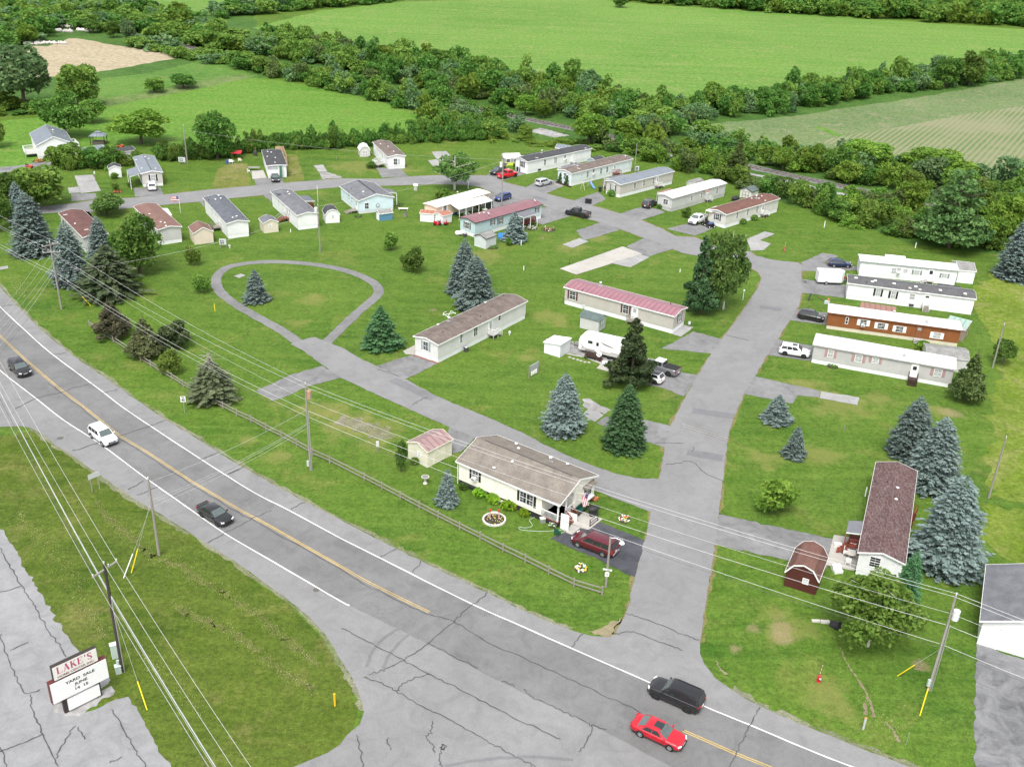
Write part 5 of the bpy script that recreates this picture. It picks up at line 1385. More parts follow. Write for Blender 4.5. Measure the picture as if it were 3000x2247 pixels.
park('sedan', 'black sedan with a boot spoiler in the lane beside the yellow line', 'sedan', ('w', 1920, 1482), ('w', 1718, 1360), BLK, rim='black', spoiler=True)
park('bigsuv', 'large black SUV with roof rails straddling the white edge line', 'SUV', ('s', 240, 548), ('s', 855, 818), BLK, rim='black', rails=True)
park('sedan', 'bright red sedan with a sunroof driving on the highway', 'sedan', (8, 2125, 1550), (8, 1930, 1458), RED, rim='silver', sunroof=True, chrome=True, plate_rear=False)
park('minivan', 'maroon minivan parked on the dark driveway by the cream home', 'minivan', ('u', 310, 728), ('u', 735, 893), paint('maroon', (.095, .008, .018)), rim='silver')
park('crossover', 'white crossover with a black roof, half under the dark juniper', 'car', ('r', 1330, 925), ('r', 1630, 1018), WHT, rim='black', roofc=BLK)
park('pickup', 'grey pickup with a white cab roof and a black bed cover', 'pickup truck', ('r', 1440, 800), ('r', 1800, 912), paint('grey', (.15, .155, .165)), rim='black', bedm=CLAD_SHADE, roofc=WHT)
park('suv', 'white SUV with black wheels and a sunroof beside the grey home', 'SUV', ('y', 1010, 1565), ('y', 555, 1492), WHT, rim='black', sunroof=True, clad=CLAD_SHADE)
park('crossover', 'small black crossover parked at the rust brown home', 'car', ('y', 1350, 698), ('y', 985, 628), BLK, rim='black')
park('wagon', 'dark blue station wagon parked at the flat roofed white home', 'station wagon', ('k', 533, 267), ('k', 370, 258), paint('navy', (.012, .022, .075)), rim='silver')
park('pickup', 'white pickup parked beside the putty home with the stars', 'pickup truck', ('d', 735, 955), ('d', 877, 890), WHT, rim='black')
park('pickup', 'black pickup driving along the park road', 'pickup truck', (2, 1472, 1396), (2, 1553, 1414), BLK, rim='black')
park('suv', 'dark grey SUV parked in front of the light grey white-roofed home', 'SUV', (2, 2036, 1332), (2, 1995, 1353), CHAR, rim='silver')
park('suv', 'silver SUV parked behind the two cypresses', 'SUV', ('q', 1805, 695), ('q', 1605, 750), paint('silver', (.42, .44, .46)), rim='silver')
park('rugged', 'red off-road pickup with an open bed and boxy cab', 'pickup truck', ('q', 940, 500), ('q', 665, 560), paint('vivid_red', (.55, .012, .025)), rim='black')
park('suv', 'charcoal SUV with its tailgate raised beside the red pickup', 'SUV', ('q', 440, 478), ('q', 690, 400), CHAR, rim='black', hatch_open=True)
park('hatch', 'blue hatchback parked next to the pole and the long canopy', 'car', ('q', 580, 1128), ('q', 785, 1065), paint('blue', (.02, .04, .17)), rim='silver')
c0, c1 = G('v', 1978, 975), G('v', 1945, 860)
d = (c1 - c0).normalized(); p = c0 + d * 1.9
vehicle('suv', 'white SUV parked nose-in at the beige carport home', 'SUV', Vector((p.x, p.y, .024)), ang(d), WHT)
c0, c1 = G('x', 390, 515), G('x', 372, 425)
d = (c0 - c1).normalized(); p = c0 - d * 2.2
vehicle('sedan', 'black sedan facing the road at the cluttered white home', 'sedan', Vector((p.x, p.y, .024)), ang(d), BLK)

# --- travel trailer, cargo trailer
def trailer():
    N, F = G('r', 588, 592), G('r', 1060, 700)
    u = (F - N).normalized()
    v = Vector((-u.y, u.x, 0))
    if v.dot(N) < 0: v = -v
    sg = 1 if Vector((-u.y, u.x, 0)).dot(v) > 0 else -1
    L, W = 9.6, 2.5
    c = N + u * (L / 2) + v * (W / 2)
    o = thing('travel_trailer', 'white travel trailer with dark swooshes and brown entry steps', 'trailer', c, ang(u))
    wm, gm = M('trailer_white', (.78, .78, .78), .35), M('trailer_grey', (.45, .44, .42), .5)
    mb = MB()
    prof = [(-L / 2, .75), (-L / 2 + .35, .62), (L / 2, .62), (L / 2, 2.0), (L / 2 - .5, 3.0), (-L / 2 + .9, 3.05), (-L / 2 + .2, 2.8), (-L / 2, 2.2)]
    mb.prism(prof, -W / 2, W / 2, wm, 1)
    mb.build('body', o, bevel=.08)
    mb = MB(); mb.box((.1, -sg * (W / 2 + .004), .93), (L - .6, .02, .5), gm); mb.build('lower_trim', o)
    mb = MB(); mb.box((-.1, 0, 3.06), (L - 1.8, W - .3, .05), R_WHITE); mb.build('roof', o)
    for x, y, w, d_ in ((-1.5, .2, .7, .7), (1.9, 0, .6, .6), (3.2, -.3, .4, .4)):
        mb = MB(); mb.box((x, y, 3.16), (w, d_, .2), WHITE); mb.build('roof_hatch', o)
    for x, w, h, z in ((-2.9, .75, .45, 2.25), (2.4, .75, .5, 2.05)):
        mb = MB(); mb.box((x, -sg * (W / 2 + .012), z), (w, .03, h), CARGLASS); mb.build('window', o)
    for x in (-1.7, 3.9):
        mb = MB(); mb.box((x, -sg * (W / 2 + .012), 1.72), (.75, .03, 1.9), wm); dd = mb.build('door', o)
        mb = MB(); mb.box((x, -sg * (W / 2 + .034), 2.15), (.42, .02, .6), CARGLASS); mb.build('pane', dd)
    mb = MB()
    sw = M('swoosh_black', (.03, .03, .035), .4)
    sg2 = M('swoosh_grey', (.4, .4, .42), .4)
    y = -sg * (W / 2 + .007)
    for pts, m_ in (([(-4.7, 1.75), (-4.0, 1.15), (-3.3, .95), (-3.3, 1.0), (-4.0, 1.3)], sw), ([(-1.4, 2.75), (-.6, 2.45), (.3, 2.25), (1.2, 2.0), (.2, 2.1), (-.7, 2.3)], sw), ([(-1.0, 2.3), (0, 1.95), (1.2, 1.7), (0, 1.85)], sg2), ([(.5, 2.6), (1.6, 2.2), (1.7, 2.15), (.6, 2.5)], sg2), ([(.5, 1.2), (2.9, 1.15), (2.9, 1.22), (.5, 1.27)], sw)):
        mb.add([(p, y, q) for p, q in pts], [tuple(range(len(pts)))], m_)
    mb.build('swoosh', o)
    for x in (.3, 1.2):
        for s in (-1, 1):
            mb = MB(); mb.cyl((x, s * (W / 2 - .28), .36), (x, s * (W / 2 - .03), .36), .36, .36, TYRE_M, 16); mb.build('wheel', o)
    for x in (-4.2, 4.3):
        for s in (-1, 1):
            mb = MB(); mb.box((x, s * .9, .33), (.1, .1, .62), DKMET); mb.build('jack', o)
    mb = MB(); mb.bar((-L / 2 + .3, 0, .6), (-L / 2 - 1.2, 0, .55), .2, .14, DKMET); mb.build('hitch', o)
    # steps and a landing at the door
    s = thing('entry_steps', 'dark brown wooden steps with a railing at the travel trailer door', 'steps', c + u * -1.9 - v * (W / 2), ang(u))
    mb = MB()
    mb.box((-.4, -sg * .75, .56), (1.7, 1.4, .1), WOODB)
    for i in range(3): mb.box((.6 + .3 * i, -sg * .75, .42 - .16 * i), (.32, 1.3, .06), WOODB)
    for x in (-1.2, .4):
        for yy in (.12, 1.4): mb.box((x, -sg * yy, .28), (.1, .1, .52), WOODB)
    mb.build('landing', s)
    mb = MB()
    for i in range(13): mb.box((-1.2 + i * .13, -sg * 1.42, 1.05), (.04, .04, .95), WOODB)
    mb.bar((-1.25, -sg * 1.42, 1.54), (.4, -sg * 1.42, 1.54), .07, .06, WOODB)
    mb.bar((.4, -sg * 1.42, 1.54), (1.5, -sg * 1.42, .9), .07, .06, WOODB)
    mb.box((1.5, -sg * 1.42, .45), (.08, .08, .9), WOODB)
    mb.build('railing', s)
trailer()
def cargo():
    N, F = G('k', 178, 458), G('k', 400, 468)
    u = (F - N).normalized(); v = Vector((-u.y, u.x, 0)); W, L = 2.1, 4.4
    c = N + u * (L / 2) + v * (W / 2)
    o = thing('cargo_trailer', 'white enclosed cargo trailer with a wedge nose', 'trailer', c, ang(u))
    wm = M('trailer_white', (.78, .78, .78), .35)
    mb = MB()
    mb.extrude([(-L / 2, -W / 2), (L / 2 - .1, -W / 2), (L / 2 + .55, -.15), (L / 2 + .55, .15), (L / 2 - .1, W / 2), (-L / 2, W / 2)], .45, 2.5, wm, R_WHITE)
    mb.build('body', o, bevel=.05)
    mb = MB(); mb.box((L / 2 - .75, -W / 2 - .012, 1.45), (.75, .03, 1.75), wm)
    for x in (-.38, .38): mb.box((L / 2 - .75 + x, -W / 2 - .02, 1.45), (.03, .03, 1.8), GALV)
    mb.build('door', o)
    mb = MB(); mb.box((0, -W / 2 - .01, .52), (L, .03, .12), GALV); mb.build('trim', o)
    for s in (-1, 1):
        mb = MB(); mb.cyl((-.6, s * (W / 2 - .05), .34), (-.6, s * (W / 2 + .16), .34), .34, .34, TYRE_M, 16); w = mb.build('wheel', o)
        mb = MB(); mb.cyl((-.6, s * (W / 2 + .1), .34), (-.6, s * (W / 2 + .17), .34), .2, .2, RIMS['silver'], 12); mb.build('rim', w)
    mb = MB(); mb.bar((L / 2 + .5, 0, .45), (L / 2 + 1.4, 0, .45), .1, .1, DKMET); mb.build('hitch', o)
cargo()

# --- small machines
def quad(label, px, deg, col, cat='quad bike'):
    o = thing(cat.replace(' ', '_'), label, cat, G(*px) + Vector((0, 0, .01)), R(deg))
    mb = MB(); mb.box((0, 0, .5), (1.5, .5, .3), col); mb.box((.55, 0, .72), (.55, .9, .14), col); mb.box((-.55, 0, .72), (.6, .95, .14), col); mb.build('body', o, bevel=.06)
    mb = MB(); mb.box((-.2, 0, .85), (.75, .35, .16), CLAD_SHADE); mb.build('seat', o)
    for x in (-.6, .62):
        for y in (-.45, .45):
            mb = MB(); mb.cyl((x, y - .14, .3), (x, y + .14, .3), .3, .3, TYRE_M, 12); w = mb.build('wheel', o)
            mb = MB(); mb.cyl((x, y - .15, .3), (x, y + .15, .3), .13, .13, WHITE, 8); mb.build('rim', w)
    mb = MB(); mb.bar((.3, -.4, 1.05), (.3, .4, 1.05), .04, .04, CLAD_SHADE); mb.bar((.42, 0, .7), (.3, 0, 1.05), .05, .05, CLAD_SHADE); mb.build('handlebar', o)
    return o
quad('black and white quad bike beside the white pickup', ('d', 885, 950), 200, CLAD_SHADE)
o = quad('quad bike under a blue cover in front of the putty home', ('d', 955, 985), 20, CLAD_SHADE)
mb = MB(); mb.ell((.05, 0, .92), (.72, .45, .3), M('blue_cover', (.06, .08, .19), .6)); mb.build('cover', o)
def motorcycle(label, px, deg, col):
    o = thing('motorcycle', label, 'motorcycle', G(*px) + Vector((0, 0, .01)), R(deg))
    for x in (-.72, .72):
        mb = MB(); mb.cyl((x, -.07, .32), (x, .07, .32), .32, .32, TYRE_M, 16); w = mb.build('wheel', o)
        mb = MB(); mb.cyl((x, -.08, .32), (x, .08, .32), .18, .18, GALV, 10); mb.build('rim', w)
    mb = MB(); mb.ell((.2, 0, .82), (.4, .2, .2), col); mb.ell((-.65, 0, .68), (.4, .16, .14), col); mb.ell((.75, 0, .72), (.32, .12, .1), col); mb.box((0, 0, .5), (.6, .3, .35), GALV); mb.build('body', o)
    mb = MB(); mb.ell((-.3, 0, .82), (.42, .19, .1), CLAD_SHADE); mb.build('seat', o)
    mb = MB(); mb.bar((.45, -.42, 1.08), (.45, .42, 1.08), .04, .04, GALV); mb.bar((.72, 0, .35), (.42, 0, 1.1), .06, .1, GALV); mb.build('handlebar', o)
    mb = MB(); mb.add([(.5, -.2, 1.05), (.5, .2, 1.05), (.32, .18, 1.5), (.32, -.18, 1.5), (.52, -.2, 1.05), (.52, .2, 1.05), (.34, .18, 1.5), (.34, -.18, 1.5)], [(0, 1, 2, 3), (4, 5, 6, 7), (0, 1, 5, 4), (1, 2, 6, 5), (2, 3, 7, 6), (3, 0, 4, 7)], WSCR); mb.build('windscreen', o)
motorcycle('red touring motorcycle beside the white cargo trailer', ('k', 500, 425), 115, RED)
def mower(label, px, deg, col, nm='riding_mower', cat='mower'):
    o = thing(nm, label, cat, G(*px) + Vector((0, 0, .01)), R(deg))
    mb = MB(); mb.box((.45, 0, .6), (.8, .55, .4), col); mb.box((-.4, 0, .55), (.75, .8, .18), col); mb.box((0, 0, .25), (.9, 1.1, .16), col); mb.build('body', o, bevel=.06)
    mb = MB(); mb.box((-.35, 0, .75), (.42, .45, .12), CLAD_SHADE); mb.box((-.56, 0, .98), (.1, .45, .4), CLAD_SHADE); mb.build('seat', o)
    for x, r in ((-.5, .27), (.65, .2)):
        for y in (-.45, .45):
            mb = MB(); mb.cyl((x, y - .1, r), (x, y + .1, r), r, r, TYRE_M, 12); mb.build('wheel', o)
    mb = MB(); mb.cyl((.1, 0, .75), (-.02, 0, .98), .02, .02, CLAD_SHADE, 6); mb.cyl((-.02, 0, .97), (-.03, 0, 1.0), .17, .17, CLAD_SHADE, 10); mb.build('steering_wheel', o)
mower('red riding mower in front of the white metal sheds', ('g', 1078, 468), 190, RED)
mower('orange red riding mower on the far dark driveway', ('v', 378, 680), 10, M('orange_red', (.5, .10, .05), .4))
mower('small orange tractor behind the far white shed', ('v', 1560, 415), 30, M('bright_orange', (.55, .12, .03), .4), 'tractor', 'tractor')
o = thing('snow_blower', 'red snow blower standing by the white metal shed', 'snow blower', G('g', 1162, 468), R(60))
mb = MB(); mb.box((.3, 0, .3), (.35, .7, .5), RED); mb.cyl((.2, 0, .5), (.2, 0, 1.0), .1, .08, RED, 8); mb.box((-.15, 0, .45), (.5, .4, .3), RED); mb.build('body', o)
for y in (-.3, .3):
    mb = MB(); mb.cyl((-.2, y - .07, .22), (-.2, y + .07, .22), .22, .22, TYRE_M, 10); mb.build('wheel', o)
mb = MB()
for y in (-.25, .25): mb.bar((-.3, y, .5), (-.95, y, 1.0), .04, .04, CLAD_SHADE)
mb.build('handle', o)
# ------------------------------------------------------------------ trees and shrubs
L_DARK = m_leaf('leaf_dark', (.036, .088, .015), (.098, .170, .034), .015)
L_MID = m_leaf('leaf_mid', (.060, .124, .020), (.150, .222, .044), .018)
L_LITE = m_leaf('leaf_light', (.062, .135, .016), (.155, .235, .038), .012)
L_GREY = m_leaf('leaf_silver', (.05, .10, .038), (.125, .19, .08), .012)
L_BIRCH = m_leaf('leaf_birch', (.045, .105, .022), (.115, .195, .05), .012)
L_OLIVE = m_leaf('leaf_olive', (.055, .092, .026), (.115, .15, .05), .012)
L_BLUE = m_leaf('needle_blue', (.048, .074, .066), (.140, .180, .165), .012, .1)
L_GSPR = m_leaf('needle_green', (.018, .055, .020), (.06, .125, .05), .015, .1)
L_DSPR = m_leaf('needle_dark', (.022, .04, .018), (.07, .095, .045), .02, .1)
L_PINE = m_leaf('needle_pine', (.030, .068, .018), (.085, .14, .045), .01, .2)
L_JUN = m_leaf('needle_juniper', (.016, .032, .012), (.05, .07, .028), .02, .1)
L_HOSTA = m_leaf('leaf_hosta', (.10, .20, .012), (.22, .33, .03), .02)
BARK = M('bark', (.11, .085, .065), .9, .1, .35, 5)
BARKW = M('birch_bark', (.52, .50, .46), .8, .1, .35, 6)
rng = np.random.default_rng(11)
def unit(a): return a / np.maximum(np.linalg.norm(a, axis=1, keepdims=True), 1e-6)
def leaf_arrays(c, a, b, la, lb, tint):
    """one kite-shaped leaf spray per row: centre, long axis, cross axis, half lengths, tint"""
    N = len(c)
    v = np.empty((N, 4, 3))
    v[:, 0] = c - a * la[:, None]
    v[:, 1] = c + b * lb[:, None] + a * (la * .15)[:, None]
    v[:, 2] = c + a * la[:, None]
    v[:, 3] = c - b * lb[:, None] + a * (la * .15)[:, None]
    return v.reshape(-1, 3), np.repeat(tint, 4)
def leaf_mesh(name, v, t, mat):
    me = bpy.data.meshes.new(name)
    nq = len(v) // 4
    me.vertices.add(len(v))
    me.vertices.foreach_set('co', v.astype(np.float32).ravel())
    me.loops.add(nq * 4)
    me.loops.foreach_set('vertex_index', np.arange(nq * 4, dtype=np.int32))
    me.polygons.add(nq)
    me.polygons.foreach_set('loop_start', np.arange(0, nq * 4, 4, dtype=np.int32))
    me.polygons.foreach_set('loop_total', np.full(nq, 4, dtype=np.int32))
    at = me.attributes.new('tint', 'FLOAT', 'POINT')
    at.data.foreach_set('value', t.astype(np.float32))
    me.materials.append(mat)
    me.update(calc_edges=True)
    return me
def gen_spruce(seed, H=10., Rm=3., dens=1.0, droop=.25, power=.8, ragged_=.12, base=.03, spray=.40):
    g = np.random.default_rng(seed)
    C, A, B, LA, LB, T = [], [], [], [], [], []
    z = base * H
    while z < H * .985:
        f = z / H
        r = Rm * (1 - f) ** power * (1 + g.normal(0, ragged_ * .5))
        if f < .08: r *= .88 + f * 1.5
        nb = max(5, int(2 * math.pi * r / (.46 / dens)))
        ph = g.uniform(0, 6.28)
        for k in range(nb):
            th = ph + 6.283 * k / nb + g.normal(0, .12)
            rr = max(.15, r * (1 + g.normal(0, ragged_)))
            bt = g.uniform(.1, .9)
            d = np.array([math.cos(th), math.sin(th), 0])
            sd = np.array([-d[1], d[0], 0])
            m = max(2, int(rr * .75 / .24))
            for j in range(m):
                q = 1 - (j + .2) / m * .72
                x = rr * q
                zz = z - droop * rr * q + .22 * rr * q * q * (1 - f) + g.normal(0, .06) + .12 * (1 - q)
                for s in (-1, 0, 1) if j else (-.5, .5, 0):
                    ax = d * 1.0 + sd * (s * g.uniform(.5, 1.0)) + np.array([0, 0, g.uniform(-.45, .15)])
                    C.append(d * x + sd * s * .16 + np.array([0, 0, zz])); A.append(ax)
                    B.append(sd + np.array([0, 0, g.uniform(-.7, .7)]) - d * s * .4)
                    sc = spray * g.uniform(.75, 1.25) * (1 if f < .9 else .7)
                    LA.append(sc * .56); LB.append(sc * .27); T.append(np.clip(bt * .55 + g.uniform(0, .45), 0, 1))
        z += H * .032 * g.uniform(.85, 1.15) * (1.1 if f < .5 else .85)
    for i in range(10):
        C.append(np.array([0, 0, H * (.955 + .0045 * i)])); A.append(np.array([g.normal(0, .35), g.normal(0, .35), 1])); B.append(np.array([1, g.normal(), .2])); LA.append(.3); LB.append(.09); T.append(g.uniform(.4, 1))
    C, A, B = np.array(C), unit(np.array(A)), np.array(B)
    B = unit(B - A * (A * B).sum(1, keepdims=True))
    return leaf_arrays(C, A, B, np.array(LA), np.array(LB), np.array(T))
def gen_broad(seed, lobes, n, size, flat=1.0, gap=0.0, droopy=0.0):
    """lobes: (x,y,z,rx,rz) leaf clouds; n sprays in all, none deep inside another lobe"""
    g = np.random.default_rng(seed)
    lb = np.array(lobes)
    w = lb[:, 3] ** 2
    w /= w.sum()
    idx = g.choice(len(lb), int(n * 1.5), p=w)
    d = unit(g.normal(size=(len(idx), 3)))
    d[:, 2] = np.abs(d[:, 2]) * np.where(g.random(len(idx)) < .75, 1, -1)
    rad = g.uniform(.72, 1.06, len(idx))
    c = lb[idx, :3] + d * np.stack([lb[idx, 3], lb[idx, 3], lb[idx, 4]], 1) * rad[:, None]
    keep = np.ones(len(idx), bool)
    for i, l in enumerate(lb):
        q = ((c - l[:3]) / np.array([l[3], l[3], l[4]])) 
        keep &= ~(((q ** 2).sum(1) < .42) & (idx != i))
    keep &= c[:, 2] > .1
    c, d, idx = c[keep][:n], d[keep][:n], idx[keep][:n]
    N = len(c)
    a = unit(d * .5 + g.normal(size=(N, 3)) * .7 + np.array([0, 0, -.3 - droopy]))
    b = g.normal(size=(N, 3)) + 0.0
    b = unit(b - a * (a * b).sum(1, keepdims=True))
    s = size * g.uniform(.6, 1.3, N)
    lt = g.uniform(0, .6, len(lb))
    t = np.clip(lt[idx] + g.uniform(-.1, .5, N), 0, 1)
    return leaf_arrays(c, a, b, s * .62, s * .36, t)
def lobes_round(seed, n=26, R0=3., H0=6., zc=.55, rl=(.28, .42), top=.0, squash=.8):
    g = np.random.default_rng(seed)
    out = []
    for i in range(n):
        d = unit(g.normal(size=(1, 3)))[0]
        q = g.uniform(.35, .78)
        z = H0 * zc + d[2] * H0 * .5 * q * .9
        f = 1 - top * max(0, (z / H0 - zc)) * 1.6
        r = R0 * g.uniform(*rl) * (1 if f > .5 else .75)
        out.append((d[0] * R0 * q * f, d[1] * R0 * q * f, max(r * .5, z), r, r * squash))
    return out
def lobes_cone(seed, n=40, R0=2.5, H0=9., flat=.45, lo=.1):
    g = np.random.default_rng(seed)
    out = []
    for i in range(n):
        f = lo + (1 - lo) * (i + .5) / n
        th = g.uniform(0, 6.28)
        r = R0 * (1 - f) ** .8 * g.uniform(.35, .95)
        rl = max(.22, R0 * (1 - f * .8) * g.uniform(.17, .34))
        out.append((math.cos(th) * r, math.sin(th) * r, f * H0 * .95, rl, rl * flat))
    return out
def lobes_pine(seed, H0=14., R0=5.):
    g = np.random.default_rng(seed)
    out = []
    for k in range(11):
        f = .16 + .82 * k / 11
        r = R0 * (1 - f) ** .62 * g.uniform(.85, 1.1)
        m = max(3, int(r * 2.2))
        ph = g.uniform(0, 6.28)
        for j in range(m):
            th = ph + 6.283 * j / m + g.normal(0, .2)
            q = g.uniform(.5, .9)
            out.append((math.cos(th) * r * q, math.sin(th) * r * q, f * H0 + g.normal(0, .25), r * g.uniform(.26, .36) + .25, .38))
    return out
def trunk_mesh(h, r, mat, limbs=6, seed=0, crown=.35, spread=.25):
    g = random.Random(seed)
    mb = MB()
    mb.cyl((0, 0, -.1), (.02 * h, .01 * h, h * .5), r, r * .7, mat, 7)
    mb.cyl((.02 * h, .01 * h, h * .5), (0, 0, h * .92), r * .7, r * .15, mat, 6)
    for i in range(limbs):
        z = h * (crown + (.8 - crown) * i / limbs)
        t = g.uniform(0, 6.28)
        mb.cyl((.015 * h, 0, z), (math.cos(t) * h * spread, math.sin(t) * h * spread, z + h * g.uniform(.08, .2)), r * .4, r * .1, mat, 5)
    me = mb.build('trunk')
    m = me.data
    bpy.data.objects.remove(me)
    return m
KIND = {}      # kind -> list of (crown mesh, trunk mesh, nominal width, nominal height)
def reg(kind, arrs, tm, W, H, mat):
    KIND[kind] = [(leaf_mesh('crown', v, t, mat), tm, W, H) for v, t in arrs]
reg('spruce', [gen_spruce(s, 10, 2.9, 1.05, .25, .55, .13, .02, .38) for s in (1, 2, 3)], trunk_mesh(10, .16, BARK, 0), 5.7, 10, L_BLUE)
reg('young_spruce', [gen_spruce(s, 6, 2.0, .85, .2, .68, .15, .03, .40) for s in (4, 5)], trunk_mesh(6, .1, BARK, 0), 3.6, 6, L_BLUE)
reg('dark_spruce', [gen_spruce(s, 8, 2.9, .6, .35, .55, .24, .12, .5) for s in (6, 7)], trunk_mesh(8, .2, BARK, 4, 3), 5.6, 8, L_DSPR)
reg('maple', [gen_broad(s, lobes_round(s, 40, 3.6, 8.5, .5, (.24, .38), .3, 1.0), 6000, .38) for s in (21, 22)], trunk_mesh(8, .22, BARK, 7), 6.8, 8.6, L_DARK)
reg('broadleaf', [gen_broad(s, lobes_round(s, 26, 3.4, 7.5, .54, (.26, .42), .2), 3400, .46) for s in (31, 32, 33, 34)], trunk_mesh(7, .2, BARK, 6), 5.7, 7.4, L_MID)
reg('shrub_round', [gen_broad(s, lobes_round(s, 16, 1.4, 2.6, .5, (.3, .45), .1), 1700, .26) for s in (41, 42)], trunk_mesh(1.6, .07, BARK, 3), 2.9, 2.8, L_DARK)
reg('birch', [gen_broad(51, lobes_round(51, 44, 3.4, 8.5, .56, (.14, .24), .3, 1.2), 3000, .36, droopy=.8)], trunk_mesh(8.4, .15, BARKW, 14, 5, .22, .3), 6.0, 8.6, L_BIRCH)
reg('leafy_birch', [gen_broad(s, lobes_round(s, 46, 3.2, 9.6, .5, (.2, .33), .3, 1.4), 6400, .33, droopy=.6) for s in (53, 54)], trunk_mesh(9.5, .13, BARKW, 10, 6, .2, .22), 5.3, 10.0, L_BIRCH)
reg('pine', [gen_broad(61, lobes_pine(61), 6500, .5)], trunk_mesh(13.5, .3, BARK, 12, 7, .2, .28), 10, 14, L_PINE)
reg('juniper', [gen_broad(63, lobes_cone(63, 120, 3.0, 10, .6, .08), 6500, .36), gen_broad(64, lobes_cone(64, 120, 3.0, 7.5, .8, .16), 6500, .36)], trunk_mesh(9, .2, BARK, 0), 5.3, 9.6, L_JUN)
reg('cypress', [gen_broad(66, lobes_cone(66, 40, .95, 3.2, 1.0, .1), 1800, .22)], trunk_mesh(2, .06, BARK, 0), 1.9, 3.3, L_GSPR)
HB = [gen_broad(s, lobes_round(s, 20, 2.6, 5.0, .45, (.2, .4), .15, 1.0), 1500, .42) for s in range(71, 77)]
g_ = random.Random(5)
HB += [gen_broad(77, [(g_.uniform(-.8, .8), g_.uniform(-.8, .8), .8 + i * .33, g_.uniform(.7, 1.2) * (1.25 - i * .06), 1.0) for i in range(14)], 1500, .40), gen_broad(78, [(g_.gauss(0, 1.5), g_.gauss(0, 1.5), g_.uniform(.5, 3.2), g_.uniform(.5, 1.0), g_.uniform(.5, 1.1)) for i in range(26)], 1500, .40),
       gen_broad(79, [(g_.gauss(0, 1.2), g_.gauss(0, 1.2), g_.uniform(.4, 4.8), g_.uniform(.35, .8), g_.uniform(.5, 1.1)) for i in range(30)], 1400, .42), gen_broad(80, [(i * .32 - 1.6, g_.gauss(0, .8), 2.2 + 1.6 * math.sin(i * .9) + g_.uniform(-.6, .6), g_.uniform(.8, 1.2), g_.uniform(.8, 1.5)) for i in range(11)], 1500, .42)]
reg('hedge', HB, None, 5.4, 5.2, L_MID)
def plant(kind, name, label, base, w, h, mat=None, group=None, cat='tree', var=None, rz=None):
    cm, tm, W, H = KIND[kind][rnd.randrange(len(KIND[kind])) if var is None else var]
    o = thing(name, label, cat, base, rnd.uniform(0, 6.28) if rz is None else rz, group)
    c = bpy.data.objects.new('crown', cm)
    COL.objects.link(c)
    c.parent = o
    c.scale = (w / W * rnd.uniform(.93, 1.07), w / W * rnd.uniform(.93, 1.07), h / H)
    c.rotation_euler = (rnd.gauss(0, .02), rnd.gauss(0, .02), 0)
    if mat:
        c.material_slots[0].link = 'OBJECT'
        c.material_slots[0].material = mat
    if tm:
        t = bpy.data.objects.new('trunk', tm)
        COL.objects.link(t)
        t.parent = o
        t.scale = (w / W, w / W, h / H)
    return o
def tree(kind, label, base, topy, wpx, mat=None, name=None, cat='tree', group=None, var=None, adj=0.0):
    """base: sheet point of the foot, topy: sheet y of the tip, wpx: crown width on the sheet"""
    p = G(*base)
    h = hgt(p, base[0], base[1], topy)
    w = wpx * SHEET[base[0]][2] * mpp(p + Vector((0, 0, h * .4)))
    return plant(kind, name or {'spruce': 'spruce_tree', 'young_spruce': 'spruce_tree', 'dark_spruce': 'spruce_tree', 'maple': 'maple_tree', 'broadleaf': 'broadleaf_tree', 'shrub_round': 'shrub', 'birch': 'birch_tree', 'leafy_birch': 'birch_tree', 'pine': 'pine_tree', 'juniper': 'juniper_tree', 'cypress': 'cypress'}[kind], label, p, w, h * 1.02, mat, group, cat, var)
BS = 'blue spruces on the lawns'
T_ = tree
T_('spruce', 'tall blue spruce left of the dark green one, above the cream home', ('o', 1217, 930), 806, 88, None, group=BS, var=0)
T_('spruce', 'dark green spruce standing right beside a tall blue one near the main road', ('o', 1347, 966), 830, 92, L_GSPR, var=1)
T_('spruce', 'blue spruce behind another, touching the streaked brown roof', ('o', 1000, 632), 518, 68, None, group=BS, var=2)
T_('spruce', 'blue spruce in front of its twin, at the back of the streaked brown roof', ('o', 1028, 664), 553, 86, None, group=BS, var=0)
T_('young_spruce', 'dark green spruce alone between the loop path and the brown roofed home', ('o', 825, 748), 663, 74, L_GSPR, var=0)
T_('young_spruce', 'small blue spruce inside the loop path', ('o', 554, 650), 584, 48, None, group=BS, var=1)
T_('young_spruce', 'blue spruce in front of the aqua home porch', ('o', 1112, 520), 458, 46, None, group=BS, var=0)
T_('young_spruce', 'small blue spruce between the bird bath and the cream home', ('o', 965, 1088), 1014, 44, None, group=BS, var=1)
T_('young_spruce', 'broad low blue spruce on the right lawn, nearer the park road', ('o', 1676, 910), 853, 54, None, group=BS, var=0)
T_('young_spruce', 'slim young blue spruce in the middle of the right lawn', ('o', 1714, 985), 920, 46, None, group=BS, var=1)
T_('spruce', 'farthest of the three big blue spruces by the maroon roof', ('o', 1962, 982), 853, 100, None, group=BS, var=1)
T_('spruce', 'middle of the three big blue spruces by the maroon roof', ('o', 2008, 1050), 896, 115, None, group=BS, var=2)
T_('spruce', 'widest blue spruce, right beside the maroon roof', ('o', 2035, 1222), 1020, 146, None, group=BS, var=0)
T_('spruce', 'green spruce half hidden behind the birch at the maroon roof', ('o', 1940, 1335), 1180, 74, L_GSPR, var=2)
T_('spruce', 'tall blue spruce at the left edge, before the dark red roof', ('o', 76, 545), 415, 92, None, group=BS, var=2)
T_('spruce', 'farthest blue spruce of the left edge clump', ('o', 48, 480), 392, 50, None, group=BS, var=1)
T_('spruce', 'blue spruce right of the crossarm pole', ('o', 158, 612), 478, 84, None, group=BS, var=0)
